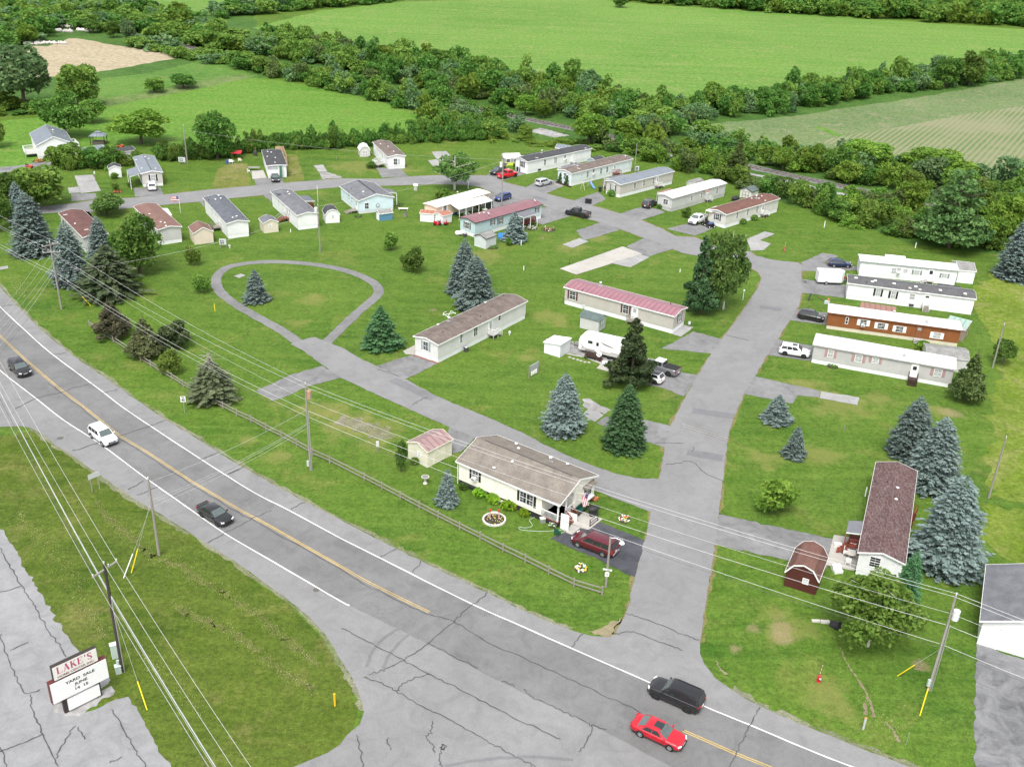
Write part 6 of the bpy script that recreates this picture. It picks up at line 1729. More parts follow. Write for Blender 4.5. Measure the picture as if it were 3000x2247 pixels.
T_('spruce', 'blue spruce between the dark red roof and the big maple', ('o', 220, 560), 468, 56, None, group=BS, var=2)
T_('dark_spruce', 'large dark spruce in front of the blue spruces and the maple', ('o', 240, 634), 528, 108, L_DSPR, var=0)
T_('spruce', 'pale blue spruce cut off by the right edge', ('o', 2190, 600), 462, 80, None, group=BS, var=1)
T_('juniper', 'loose brownish conifer at the upper end of the rail fence', ('o', 243, 728), 628, 84, m_leaf('needle_dusky', (.034, .036, .02), (.078, .075, .042), .01, .1), name='conifer_tree', var=1)
T_('juniper', 'loose brownish conifer second along the rail fence', ('o', 318, 768), 664, 92, m_leaf('needle_brown', (.036, .046, .017), (.085, .088, .04), .015, .1), name='conifer_tree', var=1)
DT = T_('dark_spruce', 'stunted spruce with a bare dead top by the rail fence', ('o', 460, 862), 776, 92, m_leaf('needle_faded', (.045, .065, .03), (.11, .13, .07), .015, .1), var=1)
mb = MB()
for i in range(46):
    z, t, l = 4.2 + 2.6 * rnd.random(), rnd.uniform(0, 6.28), rnd.uniform(.6, 2.0)
    mb.cyl((0, 0, z), (math.cos(t) * l, math.sin(t) * l, z - .1 + rnd.uniform(-.5, .5)), .035, .012, M('dead_twigs', (.30, .27, .25), .9), 4)
mb.cyl((0, 0, 3), (0, 0, 7.1), .1, .03, MATS['dead_twigs'], 6)
mb.build('dead_branches', DT)
T_('shrub_round', 'low wide black green yew behind the rail fence', ('o', 384, 752), 692, 84, L_JUN, cat='shrub', name='yew_shrub')
T_('shrub_round', 'loose green shrub between the yew and the dead topped spruce', ('o', 370, 808), 752, 56, L_MID, cat='shrub')
T_('juniper', 'ragged dark juniper in front of the travel trailer', ('o', 1360, 832), 690, 108, L_JUN, var=0)
T_('pine', 'large dark pine at the edge of the belt behind the right lawn', (3, 1722, 1602), 1060, 520)
T_('juniper', 'dark rounded cedar at the end of the grey white-roofed home', (6, 1832, 935), 535, 270, m_leaf('needle_cedar', (.025, .042, .012), (.075, .10, .03), .015, .1), name='cedar_tree', var=1)
T_('maple', 'big dense dark maple behind the brown roofed home', (1, 905, 1772), 1345, 350, L_DARK, var=0)
RB = 'small round shrubs on the open lawn'
for lb, x, y, t, w in (('round green shrub left of the loop path, farther from the road', 418, 574, 526, 40), ('round green shrub right at the outer edge of the loop path', 434, 633, 585, 44), ('round shrub on the lawn below the small blue shed', 844, 541, 497, 40), ('rounder darker shrub between the blue shed and the pair of blue spruces', 893, 587, 530, 58)):
    T_('shrub_round', lb, ('o', x, y), t, w, rnd.choice((L_DARK, L_MID)), cat='shrub', group=RB)
T_('shrub_round', 'bright green round bush on the right lawn', ('o', 1672, 1108), 1020, 100, L_LITE, cat='shrub')
T_('shrub_round', 'round green bush on the lawn between the two right homes', ('d', 580, 830), 652, 175, L_DARK, cat='shrub')
T_('shrub_round', 'clipped green bush at the white front deck', ('x', 1625, 325), 232, 140, L_DARK, cat='shrub')
T_('shrub_round', 'small dark bush beside the blue spruce at the aqua home', ('g', 1778, 665), 592, 86, L_DARK, cat='shrub')
T_('birch', 'airy birch with a bare white trunk standing at the road bend', (2, 733, 1228), 985, 330)
T_('leafy_birch', 'tall leafy birch next to a dark cedar beside the main road', (6, 262, 345), -235, 285, L_BIRCH, var=0)
T_('juniper', 'slim dark cedar leaning against the tall birch', (6, 108, 372), -120, 235, L_GSPR, name='cedar_tree', var=0)
T_('leafy_birch', 'wide leafy birch in front of the maroon roofed home', (9, 1195, 872), 290, 500, m_leaf('leaf_birch_bright', (.066, .135, .018), (.155, .24, .05), .005, .4), var=1)
T_('broadleaf', 'tallest silvery tree at the far left edge', (1, 160, 700), 295, 390, L_GREY, var=0)
T_('broadleaf', 'dark tree behind the white house with slate roof', (1, 430, 885), 575, 290, L_DARK, var=1)
T_('broadleaf', 'green tree rising behind the dark one at the white house', (1, 515, 700), 412, 270, L_MID, var=2)
T_('broadleaf', 'smaller tree right of the dark tree at the white house', (1, 600, 795), 640, 170, L_MID, var=3)
T_('broadleaf', 'rounded yellow green tree over the left end of the dark hedge', (1, 915, 935), 718, 320, L_LITE, var=0)
T_('maple', 'tall dark maple standing over the hedge of the far row', (1, 1408, 1028), 668, 270, L_DARK, var=1)
T_('broadleaf', 'green tree cut off by the left edge above the far driveway', (1, -10, 955), 745, 130, L_MID, var=1)
T_('broadleaf', 'light green bush in front of the white house', (1, 372, 1085), 945, 150, L_LITE, var=2)
T_('broadleaf', 'darker bush between the white house and the far driveway', (1, 462, 1092), 925, 160, L_MID, var=3)
T_('broadleaf', 'bushy tree over the hedge by the grey outbuilding', (1, 640, 1085), 950, 170, L_DARK, var=0)
T_('broadleaf', 'spreading light tree left of the empty pads', (1, 235, 1345), 1080, 370, L_MID, var=2)
T_('broadleaf', 'dark tree at the left edge behind the spruces', (1, 55, 1425), 1110, 190, L_DARK, var=3)
T_('broadleaf', 'low dark green tree beside the left edge road', (1, -5, 1500), 1230, 170, L_DARK, var=1)
T_('broadleaf', 'open small tree at the road in front of the dark red roof', (1, 690, 1392), 1255, 215, L_BIRCH, var=1)
T_('shrub_round', 'young multi-stem tree in a mulch ring by the carport home', (1, 752, 1240), 1155, 70, L_MID)
T_('shrub_round', 'small bush at the corner of the carport', (1, 845, 1215), 1165, 46, L_DARK, cat='shrub')
T_('shrub_round', 'bush hiding the lower front of the small white shed', (1, 742, 1160), 1112, 60, L_MID, cat='shrub')
for x, y, t, lb in ((850, 618, 458, 'left one of two clipped cypresses at the pale home'), (952, 648, 498, 'right one of two clipped cypresses at the pale home')):
    T_('cypress', lb, ('c', x, y), t, 105, cat='shrub', group='clipped cypresses at the pale home')
T_('broadleaf', 'dark rounded tree behind the cedar by the right pole', (6, 2070, 700), 540, 140, L_DARK, var=0)
T_('shrub_round', 'slim dark green young tree beside the cream shed', (5, 385, 1395), 1170, 105, L_DARK, name='young_tree')
T_('juniper', 'vine covered dead tree leaning at the edge of the railway belt', (3, 350, 1165), 905, 170, L_OLIVE, name='dead_tree', var=0)
YG = 'bright yellow green trees in the railway belt'
for lb, k, x, y, t, w in (('yellow green tree beyond the track, left of the narrower one', 2, 1190, 750, 612, 140), ('narrow yellow green tree beside the open track', 2, 1306, 768, 643, 95), ('broad yellow green tree at the near side of the open track', 2, 1605, 935, 728, 215), ('small yellow green tree in the belt behind the pale home', 2, 1850, 900, 770, 200), ('large yellow green tree before the corn rows', 3, 1150, 1100, 905, 320), ('widest yellow green tree, behind the large pine', 3, 1640, 1165, 962, 420), ('small yellow green tree between the two largest ones', 3, 1075, 1190, 1038, 155), ('yellow green tree at the left end of the corn rows', 3, 890, 1070, 958, 170), ('yellow green tree left of the sleepers on the right track', 3, 645, 1105, 960, 130),
                          ('short yellow green tree in front of the track', 3, 1225, 1200, 1098, 90), ('yellow green tree at the right edge before the pine', 3, 2100, 1560, 1245, 260), ('pale yellow green tree left of the pine', 3, 1460, 1400, 1150, 190), ('yellow green tree right of the pine trunk', 3, 1980, 1600, 1380, 200), ('yellow green tree standing over the hedge of the crop field', 3, 180, 700, 525, 120),
                          ('round yellow green tree at the top of the far field', 1, 1160, 90, 10, 115), ('yellow green tree near the pale rubble', 1, 190, 285, 155, 140), ('yellow green tree behind the rubble pile', 1, 240, 205, 120, 100)):
    T_('broadleaf', lb, (k, x, y), t, w, L_LITE, group=YG)
for lb, k, x, y, t, w, m_ in (('tall dark tree rising in the crop field hedge, left of a taller one', 3, 1690, 570, 365, 170, L_DARK), ('tallest tree of the crop field hedge', 3, 1850, 555, 322, 180, L_DARK), ('tall dark tree in the middle of the railway belt', 2, 655, 735, 475, 170, L_DARK), ('silver green tree at the end of the dark hedge', 2, 760, 800, 650, 200, L_GREY), ('round dark tree on the rim of the bright field', 2, 1210, 590, 462, 90, L_DARK), ('thin tree on the far rim of the belt', 2, 325, 370, 285, 70, L_MID),
                          ('dark tree group crest at the bright field', 2, 640, 460, 318, 160, L_DARK), ('leaning windblown tree at the far field', 1, 995, 85, 5, 80, L_GREY), ('dark round tree by the white rubble', 1, 605, 215, 130, 100, L_DARK), ('round shrub in the rough meadow', 1, 1000, 600, 505, 140, L_MID), ('darker shrub clump in the rough meadow', 1, 1190, 570, 480, 170, L_DARK), ('silvery tree at the tip of the stubble field', 1, 840, 280, 125, 110, L_GREY), ('dark tree at the tip of the stubble field', 1, 735, 245, 130, 100, L_DARK), ('dark tree by the middle of the left track', 1, 1690, 470, 360, 130, L_MID), ('isolated tree on the far edge of the bright field', 2, 1805, 50, -15, 90, L_DARK)):
    T_('broadleaf', lb, (k, x, y), t, w, m_)

# --- hedgerows: scattered over strips of ground
def inside(p, poly_):
    c = False
    n = len(poly_)
    for i in range(n):
        a, b = poly_[i], poly_[(i + 1) % n]
        if (a.y > p[1]) != (b.y > p[1]) and p[0] < (b.x - a.x) * (p[1] - a.y) / (b.y - a.y) + a.x: c = not c
    return c
BUSH = []
def belt(name, pts, sp, h0, h1, mats, keep=1.0):
    P = poly('o', *pts)
    x0, x1, y0, y1 = min(p.x for p in P), max(p.x for p in P), min(p.y for p in P), max(p.y for p in P)
    y = y0
    r_ = random.Random(len(BUSH) + 5)
    row = 0
    while y < y1:
        x = x0 + (sp / 2 if row % 2 else 0)
        while x < x1:
            q = (x + r_.uniform(-.6, .6) * sp, y + r_.uniform(-.6, .6) * sp)
            if inside(q, P) and r_.random() < keep:
                h = r_.uniform(h0 * .7, h1) * (1.45 if r_.random() < .14 else 1)
                BUSH.append((name, q[0], q[1], h, sp * r_.uniform(1.15, 1.7) * (.75 + .5 * h / h1), mats[min(len(mats) - 1, int(r_.random() ** 1.25 * len(mats)))]))
            x += sp
        y += sp * .87
        row += 1
mx = (L_MID, L_DARK, L_MID, L_MID, L_DARK, L_GREY, L_MID, L_LITE, L_OLIVE)
belt('park side of the railway belt', ((520, 142), (640, 163), (820, 202), (960, 234), (1110, 266), (1118, 284), (1150, 296), (1060, 302), (925, 285), (905, 246), (800, 216), (700, 192), (600, 172)), 3.9, 3.8, 7, mx)
belt('railway belt behind the homes', ((1250, 296), (1430, 332), (1570, 364), (1620, 397), (1720, 427), (1830, 436), (1990, 462), (2240, 512), (2240, 560), (2100, 540), (1960, 518), (1850, 495), (1740, 455), (1660, 430), (1590, 405), (1500, 380), (1400, 350), (1300, 326)), 3.7, 3.2, 6.2, (L_MID, L_DARK, L_MID, L_LITE, L_OLIVE))
belt('far side of the railway belt', ((600, 82), (700, 99), (840, 120), (1000, 144), (1250, 198), (1440, 234), (1490, 262), (1440, 308), (1240, 262), (1110, 238), (960, 204), (815, 174), (640, 138), (540, 116)), 4.9, 4, 8, mx)
belt('hedgerow along the crop field', ((1440, 236), (1500, 236), (1900, 180), (2240, 132), (2240, 166), (1900, 208), (1690, 246), (1490, 264)), 4.4, 4.5, 8, (L_MID, L_DARK, L_DARK, L_GREY))
belt('thicket between track and crop field', ((1450, 314), (1500, 298), (1660, 328), (1810, 344), (1976, 364), (2126, 394), (2240, 422), (2240, 485), (2000, 432), (1850, 398), (1720, 371), (1618, 350)), 4.4, 3.5, 6.5, (L_MID, L_DARK, L_LITE, L_GREY))
belt('dark hedge behind the far row', ((334, 352), (420, 348), (500, 344), (554, 330), (640, 325), (737, 322), (837, 314), (940, 310), (1040, 304), (1110, 300), (1040, 294), (940, 297), (837, 303), (737, 311), (640, 314), (554, 319), (500, 332), (420, 336), (334, 338)), 1.9, 4.0, 5.0, (L_DARK, L_DARK, L_DARK, L_MID))
belt('hedge by the white house', ((112, 368), (160, 370), (240, 364), (300, 358), (300, 350), (240, 355), (160, 361), (112, 360)), 2.1, 3.0, 4.6, (L_MID, L_DARK))
belt('far hedge above the bright field', ((470, 42), (640, 24), (880, 3), (880, -6), (620, 6), (460, 30)), 6.5, 5, 8, (L_DARK, L_MID, L_GREY))
belt('woods beyond the bright field', ((1330, 5), (1420, 11), (1700, 30), (1950, 46), (2212, 60), (2300, 66), (2300, -16), (1330, -34)), 8.0, 7, 11, (L_DARK, L_MID, L_DARK, L_MID, L_LITE))
belt('scrub at the upper left', ((-40, 34), (120, 20), (250, 8), (300, 22), (400, 62), (500, 92), (570, 122), (480, 120), (380, 92), (250, 72), (160, 62), (60, 64), (-40, 88)), 6.3, 3.5, 8, (L_MID, L_DARK, L_MID, L_GREY, L_LITE))
belt('woods at the upper left corner', ((-60, 20), (120, 12), (250, 4), (240, -14), (120, -22), (-60, -22)), 9.0, 6, 10, (L_DARK, L_MID), .9)
belt('trees at the left edge by the stubble field', ((-50, 96), (30, 80), (110, 62), (112, 80), (40, 110), (-50, 124)), 7.0, 4, 8, (L_DARK, L_MID, L_GREY))
belt('thicket at the tip of the stubble field', ((270, 96), (300, 88), (420, 116), (500, 128), (560, 146), (600, 166), (560, 162), (470, 142), (400, 130), (330, 112)), 5.5, 2.5, 5.5, (L_MID, L_DARK, L_GREY, L_MID), .85)
belt('scrub beyond the left track', ((330, 40), (440, 62), (560, 96), (600, 112), (470, 108), (380, 88)), 8.0, 2.5, 6, (L_MID, L_OLIVE, L_LITE, L_DARK), .7)
belt('brush behind the left trees', ((-60, 262), (0, 250), (100, 244), (100, 226), (0, 225), (-60, 230)), 5.0, 2.5, 5, (L_MID, L_LITE, L_DARK))
belt('weeds at the track crossing', ((1105, 312), (1130, 300), (1240, 303), (1300, 320), (1290, 330), (1200, 318)), 3.0, .8, 1.8, (L_LITE, L_MID))
BUSH.sort(key=lambda b: math.hypot(b[1], b[2]))
NIND = 235
for nm, x, y, h, w, mt in BUSH[:NIND]:
    cm, _, W, H = rnd.choice(KIND['hedge'])
    o = bpy.data.objects.new('hedge_shrub', cm)
    COL.objects.link(o)
    o.location = (x, y, -.15)
    o.rotation_euler = (0, 0, rnd.uniform(0, 6.28))
    o.scale = (w / W, w / W, h / H)
    o.material_slots[0].link = 'OBJECT'
    o.material_slots[0].material = mt
    tag(o, {'dark hedge behind the far row': 'dense dark shrub growing in the hedge behind the far row of homes', 'railway belt behind the homes': 'leafy shrub growing in the belt between the railway and the right homes', 'park side of the railway belt': 'leafy shrub on the park side of the railway, beyond the hay field', 'hedge by the white house': 'leafy shrub growing in the hedge beside the white house', 'weeds at the track crossing': 'low weedy bush on the lawn edge by the open track'}.get(nm, 'leafy shrub growing in the ' + nm), 'shrub', nm)
# the rest are too many to count: one mass per kind of leaf
mass = {}
for nm, x, y, h, w, mt in BUSH[NIND:]:
    v, t = HB[rnd.randrange(len(HB))]
    n4 = len(v) // 4
    dist = math.hypot(x, y)
    k = int(n4 * (.62 if dist < 420 else .4))
    sel = np.sort(rng.choice(n4, k, replace=False))
    idx = (sel[:, None] * 4 + np.arange(4)).ravel()
    vv = v[idx].copy()
    cen = vv.reshape(-1, 4, 3).mean(1, keepdims=True)
    vv = ((vv.reshape(-1, 4, 3) - cen) * (1.25 if dist < 420 else 1.6) + cen).reshape(-1, 3)
    a = rnd.uniform(0, 6.28)
    vv[:, :2] = vv[:, :2] @ np.array([[math.cos(a), math.sin(a)], [-math.sin(a), math.cos(a)]])
    vv = vv * np.array([w / 5.4, w / 5.4, h / 5.2]) + np.array([x, y, -.2])
    tt = np.clip(t[idx] * .8 + rnd.uniform(-.15, .25), 0, 1)
    mass.setdefault(mt.name, []).append((vv, tt))
for k, l in mass.items():
    me = leaf_mesh('distant_hedgerow', np.concatenate([a for a, _ in l]), np.concatenate([b for _, b in l]), MATS[k])
    o = bpy.data.objects.new('distant_hedgerow', me)
    COL.objects.link(o)
    tag(o, kind='stuff')
print('BUSHES', len(BUSH))
# ------------------------------------------------------------------ poles, cables, guys
POLEM = M('pole_wood', (.27, .25, .225), .9, .15, .3, 4)
POLED = M('creosote_pole', (.06, .05, .045), .9, .15, .3, 4)
WIREM = M('cable_grey', (.45, .45, .45), .45, .5)  # pale grey stands in for the sky's sheen on the wires
WIRED = M('cable_black', (.06, .06, .062), .6, .3)
XARM = M('crossarm_wood', (.30, .285, .26), .9, .15, .25)
PORC = M('insulator', (.6, .6, .6), .3, .5)
TRANS = M('transformer_grey', (.62, .63, .64), .4, .4)
YGUARD = M('yellow_guard', (.72, .56, .02), .5)
PG = 'wooden utility poles'
def pole(label, base, topxy, dark=False, r=.15, arms=(), trans=None, tcol=None, conduit=False):
    p = G(*base)
    h = hgt(p, base[0], *topxy)
    o = thing('utility_pole', label, 'utility pole', p, 0, PG)
    m = POLED if dark else POLEM
    mb = MB(); mb.cyl((0, 0, -.1), (0, 0, h), r, r * .68, m, 10); mb.build('pole', o)
    for z, ln, az in arms:
        d = Vector((math.cos(az), math.sin(az), 0))
        mb = MB(); mb.bar(d * (-ln / 2) + Vector((0, 0, h - z)), d * (ln / 2) + Vector((0, 0, h - z)), .11, .13, XARM); a = mb.build('crossarm', o)
        for t in (-.94, .94, .3):
            mb = MB(); q = d * (ln / 2 * t) + Vector((0, 0, h - z + .06)); mb.cyl(q, q + Vector((0, 0, .22)), .05, .07, PORC, 6); mb.build('insulator', a)
    mb = MB(); mb.cyl((0, 0, h), (0, 0, h + .25), .05, .07, PORC, 6); mb.build('insulator', o)
    if trans:
        z, dx, dy = trans
        mb = MB(); mb.cyl((dx, dy, h - z - .55), (dx, dy, h - z + .45), .3, .3, tcol or TRANS, 12); mb.cyl((dx, dy, h - z + .45), (dx, dy, h - z + .55), .3, .12, tcol or TRANS, 12); mb.bar((0, 0, h - z), (dx, dy, h - z), .1, .2, GALV); t = mb.build('transformer', o)
    if conduit:
        mb = MB(); mb.cyl((.2, -.1, 0), (.17, -.1, h * .7), .05, .05, GALV, 6); mb.build('conduit', o)
        mb = MB(); mb.box((-.25, -.12, 1.0), (.24, .2, .75), M('box_green', (.42, .50, .46))); mb.build('meter_box', o)
    return p, h
cdir = (G(4, 2010, 1385) - G(4, 398, 345)).normalized()
aaz = ang(cdir) + math.pi / 2
U1, h1 = pole('tall utility pole with two crossarms at the upper left roadside', (4, 398, 345), (315, -90), arms=((.5, 2.6, aaz), (1.7, 2.6, aaz - .5)))
U2, h2 = pole('utility pole with a rusty transformer by the rail fence', (4, 2010, 1385), (1976, 828), arms=(), trans=(1.3, .38, 0), tcol=M('rusty_transformer', (.40, .26, .18), .6, .3, .5, 4), conduit=True)
U3, h3 = pole('dark utility pole with one crossarm beside the roadside sign', (7, 795, 1035), (636, 350), True, .18, arms=((.55, 2.7, 1.1),), conduit=True)
U4, h4 = pole('weathered bare utility pole at the edge of the grass island', (7, 1030, 285), (945, -205))
U5, h5 = pole('utility pole with a white transformer in the lower right lawn', (9, 1592, 1158), (1775, 545), trans=(2.0, .4, -.15), conduit=True)
U7, h7 = pole('utility pole with a grey transformer next to the blue hatchback', (2, 1037, 1340), (1040, 1025), trans=(1.4, -.4, 0))
U8, h8 = pole('thin utility pole with a transformer by the carport roofed white home', (1, 2072, 1632), (2040, 1330), trans=(.9, -.4, 0), r=.12)
U9, h9 = pole('leaning grey utility pole before the dark hedge', (1, 1213, 1062), (1170, 815))
U10, h10 = pole('slim utility pole behind the pale home at the trees', (2, 1897, 1112), (1893, 937), r=.12)
U11, h11 = pole('pale utility pole beyond the dark cedar', (6, 2005, 722), (2080, 445), r=.13)
U12, h12 = pole('pale utility pole on the right lawn near the tall grass', (6, 1980, 1565), (2055, 1168), r=.13)
def top(U, h, z, off=0.0, az=None):
    a = aaz if az is None else az
    return Vector((U.x + math.cos(a) * off, U.y + math.sin(a) * off, h - z))
def cable(pts, label, sag=.9, r=.022, mat=None, group='overhead cables along the highway', name='power_cable'):
    mb = MB()
    P = []
    for a, b in zip(pts, pts[1:]):
        n = max(6, int((b - a).length / 5))
        for i in range(n):
            t = i / n
            P.append(a.lerp(b, t) - Vector((0, 0, sag * 4 * t * (1 - t))))
    P.append(pts[-1])
    mb.tube(P, r * .8, mat or WIREM, 4)
    return solo(name, label, 'cable', mb, (0, 0, 0), group=group)
U0 = U1 - cdir * 55
U6 = U5 + (U5 - U2).normalized() * 45
for z1, z2, z5, off, lb, r, mt in ((.35, .1, .0, 1.2, 'upper right bare wire of the line along the rail fence', .022, WIREM), (.35, .25, .05, -1.2, 'upper left bare wire of the line along the rail fence', .022, WIREM), (1.9, 2.2, 2.1, .1, 'middle wire below the transformers on the highway line', .018, WIREM), (5.2, 3.6, 3.4, .1, 'thick service cable on the highway line', .026, WIREM), (5.8, 4.4, 5.6, .1, 'lower pale cable on the highway line', .024, WIREM), (6.3, 4.9, 6.0, .12, 'lowest black cable on the highway line', .024, WIRED)):
    o1 = off if z1 < 1 else .15
    cable([top(U0, h1, z1, o1), top(U1, h1, z1, o1), top(U2, h2, z2, min(.25, max(-.25, off))), top(U5, h5, z5, min(.25, max(-.25, off))), top(U6, h5, z5 + .4, min(.25, max(-.25, off)))], lb, 1.1, r, mt)
P0 = G('N', -60, 1010, 12.0)
PE = G('N', 890, 2560, 12.0)
a3 = 1.1
for z0, z3, off, lb, r, mt in ((.0, .45, 1.25, 'right hand bare wire over the grass island', .022, WIREM), (.1, .0, 0.0, 'middle bare wire over the grass island', .022, WIREM), (.3, .5, -1.25, 'left hand bare wire over the grass island', .02, WIREM), (2.2, 3.4, .1, 'thick bundled cable over the grass island', .055, M('bundle_grey', (.40, .42, .43), .4, .5)), (2.5, 4.0, -.2, 'black cable beside the thick bundle', .03, WIRED), (2.7, 4.3, .25, 'thin pale cable beside the thick bundle', .02, WIREM)):
    cable([P0 + Vector((math.cos(a3) * off, math.sin(a3) * off, -z0)), top(U3, h3, z3, off, a3), PE + Vector((math.cos(a3) * off, math.sin(a3) * off, -z3))], lb, .5, r, mt)
for i, (z, q) in enumerate(((1.9, -1.2), (1.9, 0), (1.9, 1.2), (4.2, 0), (4.8, .1), (5.4, .1))):
    cable([top(U1, h1, z, q if i < 3 else .1, aaz - .5), P0 + Vector((.6 * i - 1.5, 0, -.4 - .3 * i))], 'cable crossing the highway at the upper left pole', .6, .018 if i < 3 else .022, WIREM if i != 5 else WIRED, 'cables crossing the highway at the upper left')
for i, (z4, z2) in enumerate(((.4, 3.4), (2.6, 5.2), (2.9, 5.4), (3.4, 5.8))):
    cable([top(U4, h4, z4), top(U2, h2, z2)], 'thin wire crossing the highway to the bare pole', .5, .016, WIREM, 'thin wires crossing the highway to the bare pole')
cable([top(U5, h5, .1), top(U12, h12, .2), top(U11, h11, .2), top(U11, h11, .2) + (U11 - U12).normalized() * 60], 'wire running back along the right lawn poles', 1.0, .018, WIRED, 'service wires between park poles')
cable([top(U1, h1, 5.0), top(U8, h8, 1.0)], 'pale service wire from the upper left pole to the inner row', 1.6, .02, WIREM, 'service wires between park poles')
cable([top(U8, h8, .2), top(U7, h7, .5)], 'service wire between the two park transformers', 1.0, .018, WIREM, 'service wires between park poles')
cable([top(U7, h7, .3), top(U9, h9, 1.0)], 'long service wire toward the leaning far pole', 1.2, .014, WIREM, 'service wires between park poles')
def guy(label, gnd, tip, att, col=YGUARD):
    a = G(*gnd)
    h = hgt(a, *tip) * 1.0
    dv = (att - a).normalized()
    o = thing('guy_wire', label, 'guy wire', a, 0, 'guy wires with guards')
    L = min(2.6, max(1.5, h / max(.2, dv.z)))
    mb = MB(); mb.cyl((0, 0, 0), dv * L, .055, .055, col, 8); mb.build('guard', o)
    mb = MB(); mb.cyl(dv * L, att - a, .012, .012, WIREM, 4); mb.build('wire', o)
guy('yellow guarded guy wire of the sign pole', (7, 952, 1285), (7, 840, 1010), top(U3, h3, 4))
guy('yellow guarded guy wire below the white transformer pole', (9, 1535, 1322), (9, 1588, 1150), top(U5, h5, 3))
guy('yellow guarded guy wire lying low toward the right pole', (9, 1390, 1065), (9, 1480, 980), top(U5, h5, 6))
guy('yellow guarded guy wire of the bare island pole', (7, 850, 400), (7, 872, 260), top(U4, h4, 2.5))
guy('white guarded guy wire of the bare island pole', (7, 800, 432), (7, 826, 295), top(U4, h4, 3), M('white_guard', (.7, .7, .68)))
guy('yellow guarded guy wire near the upper left pole', (4, 588, 323), (4, 515, 265), top(U1, h1, 4))
def marker(label, base, tip, col=YGUARD, r=.06, nm='marker_post', cat='post', group=None, cap=None):
    p = G(*base); h = hgt(p, *tip)
    mb = MB(); mb.cyl((0, 0, -.05), (0, 0, h), r, r, col, 8)
    mb.cyl((0, 0, h), (0, 0, h + r * .6), r * 1.25, r * .5, cap or col, 8)
    return solo(nm, label, cat, mb, p, group=group)
marker('yellow marker post on the lawn left of the loop path', (4, 1392, 360), (4, 1387, 312))
marker('yellow marker pipe at the tip of the grass island', (7, 2168, 1258), (7, 2112, 1188), M('amber_post', (.75, .42, .02)), .09)
marker('grey stub post with an orange cap at the roadside ditch', (9, 1168, 1410), (9, 1190, 1338), M('stub_grey', (.45, .46, .46)), .1, cap=M('orange_cap', (.6, .2, .05)))
marker('thin grey stake in the roadside ditch', (9, 1442, 1520), (9, 1460, 1430), GALV, .02)
# lamp pole with the street signs
p = G('u', 795, 1415); h = hgt(p, 'u', 855, 545)
o = thing('lamp_pole', 'wooden lamp pole with a white lamp and two small signs at the park entrance', 'lamp pole', p, 0)
mb = MB(); mb.cyl((0, 0, -.1), (0, 0, h), .13, .10, POLEM, 10); mb.build('pole', o)
mb = MB(); mb.tube([(0, 0, h - .15), (.5, -.1, h - .02), (1.1, -.15, h - .25)], .04, WHITE, 6); mb.build('arm', o)
mb = MB(); mb.cyl((1.2, -.16, h - .62), (1.2, -.16, h - .3), .28, .12, WHITE, 12); mb.cyl((1.2, -.16, h - .3), (1.2, -.16, h - .05), .12, .06, GALV, 10); mb.build('lamp_head', o)
def text_geo(body, size, extrude=0.0):
    cu = bpy.data.curves.new('t', 'FONT')
    cu.body, cu.size, cu.align_x, cu.align_y = body, size, 'CENTER', 'CENTER'
    cu.offset = size * .03
    ob = bpy.data.objects.new('t', cu)
    COL.objects.link(ob)
    bpy.context.view_layer.update()
    me = bpy.data.meshes.new_from_object(ob.evaluated_get(bpy.context.evaluated_depsgraph_get()))
    vs = [(v.co.x, v.co.y) for v in me.vertices]
    fs = [tuple(q.vertices) for q in me.polygons]
    bpy.data.objects.remove(ob); bpy.data.meshes.remove(me); bpy.data.curves.remove(cu)
    return vs, fs
def put_text(mb, body, size, c, ax, up, out, mat, sx=1.0):
    vs, fs = text_geo(body, size)
    mb.add([c + ax * (x * sx) + up * y + out for x, y in vs], fs, mat)
INK = M('black_lettering', (.02, .02, .02), .6)
SIGNW = M('sign_white', (.78, .78, .77), .45)
UP = Vector((0, 0, 1))
zz = hgt(p, 'u', 812, 1100)
mb = MB(); mb.box((0, -.16, zz), (.95, .03, .2), SIGNW, R(-12)); pl = mb.build('street_name_plate', o)
mb = MB(); put_text(mb, 'L RD', .17, Vector((0, -.16, zz)), Vector((math.cos(R(-12)), math.sin(R(-12)), 0)), UP, Vector((-.2 * .1, -.02, 0)), INK, 1.6); mb.build('lettering', pl)
mb = MB(); mb.box((0, -.16, zz - .58), (.42, .03, .55), SIGNW); pl = mb.build('notice_plate', o)
mb = MB(); put_text(mb, '15', .28, Vector((0, -.16, zz - .62)), Vector((1, 0, 0)), UP, Vector((0, -.02, 0)), INK); mb.build('lettering', pl)
# speed limit sign
p = G(4, 1195, 1016); h = hgt(p, 4, 1182, 908)
q = (CAMP - p); q.z = 0; az = ang(q) + math.pi / 2 - R(8)
o = thing('speed_sign', 'white speed limit sign reading 40 beside the highway', 'road sign', p, az)
mb = MB(); mb.box((0, .03, h / 2 - .05), (.07, .05, h), GALV); mb.build('post', o)
mb = MB(); mb.box((0, 0, h - .42), (.66, .02, .84), SIGNW); pl = mb.build('panel', o)
mb = MB(); put_text(mb, '40', .48, Vector((0, 0, h - .58)), Vector((1, 0, 0)), UP, Vector((0, -.015, 0)), INK); put_text(mb, 'SPEED\nLIMIT', .17, Vector((0, 0, h - .2)), Vector((1, 0, 0)), UP, Vector((0, -.015, 0)), INK); mb.build('lettering', pl)
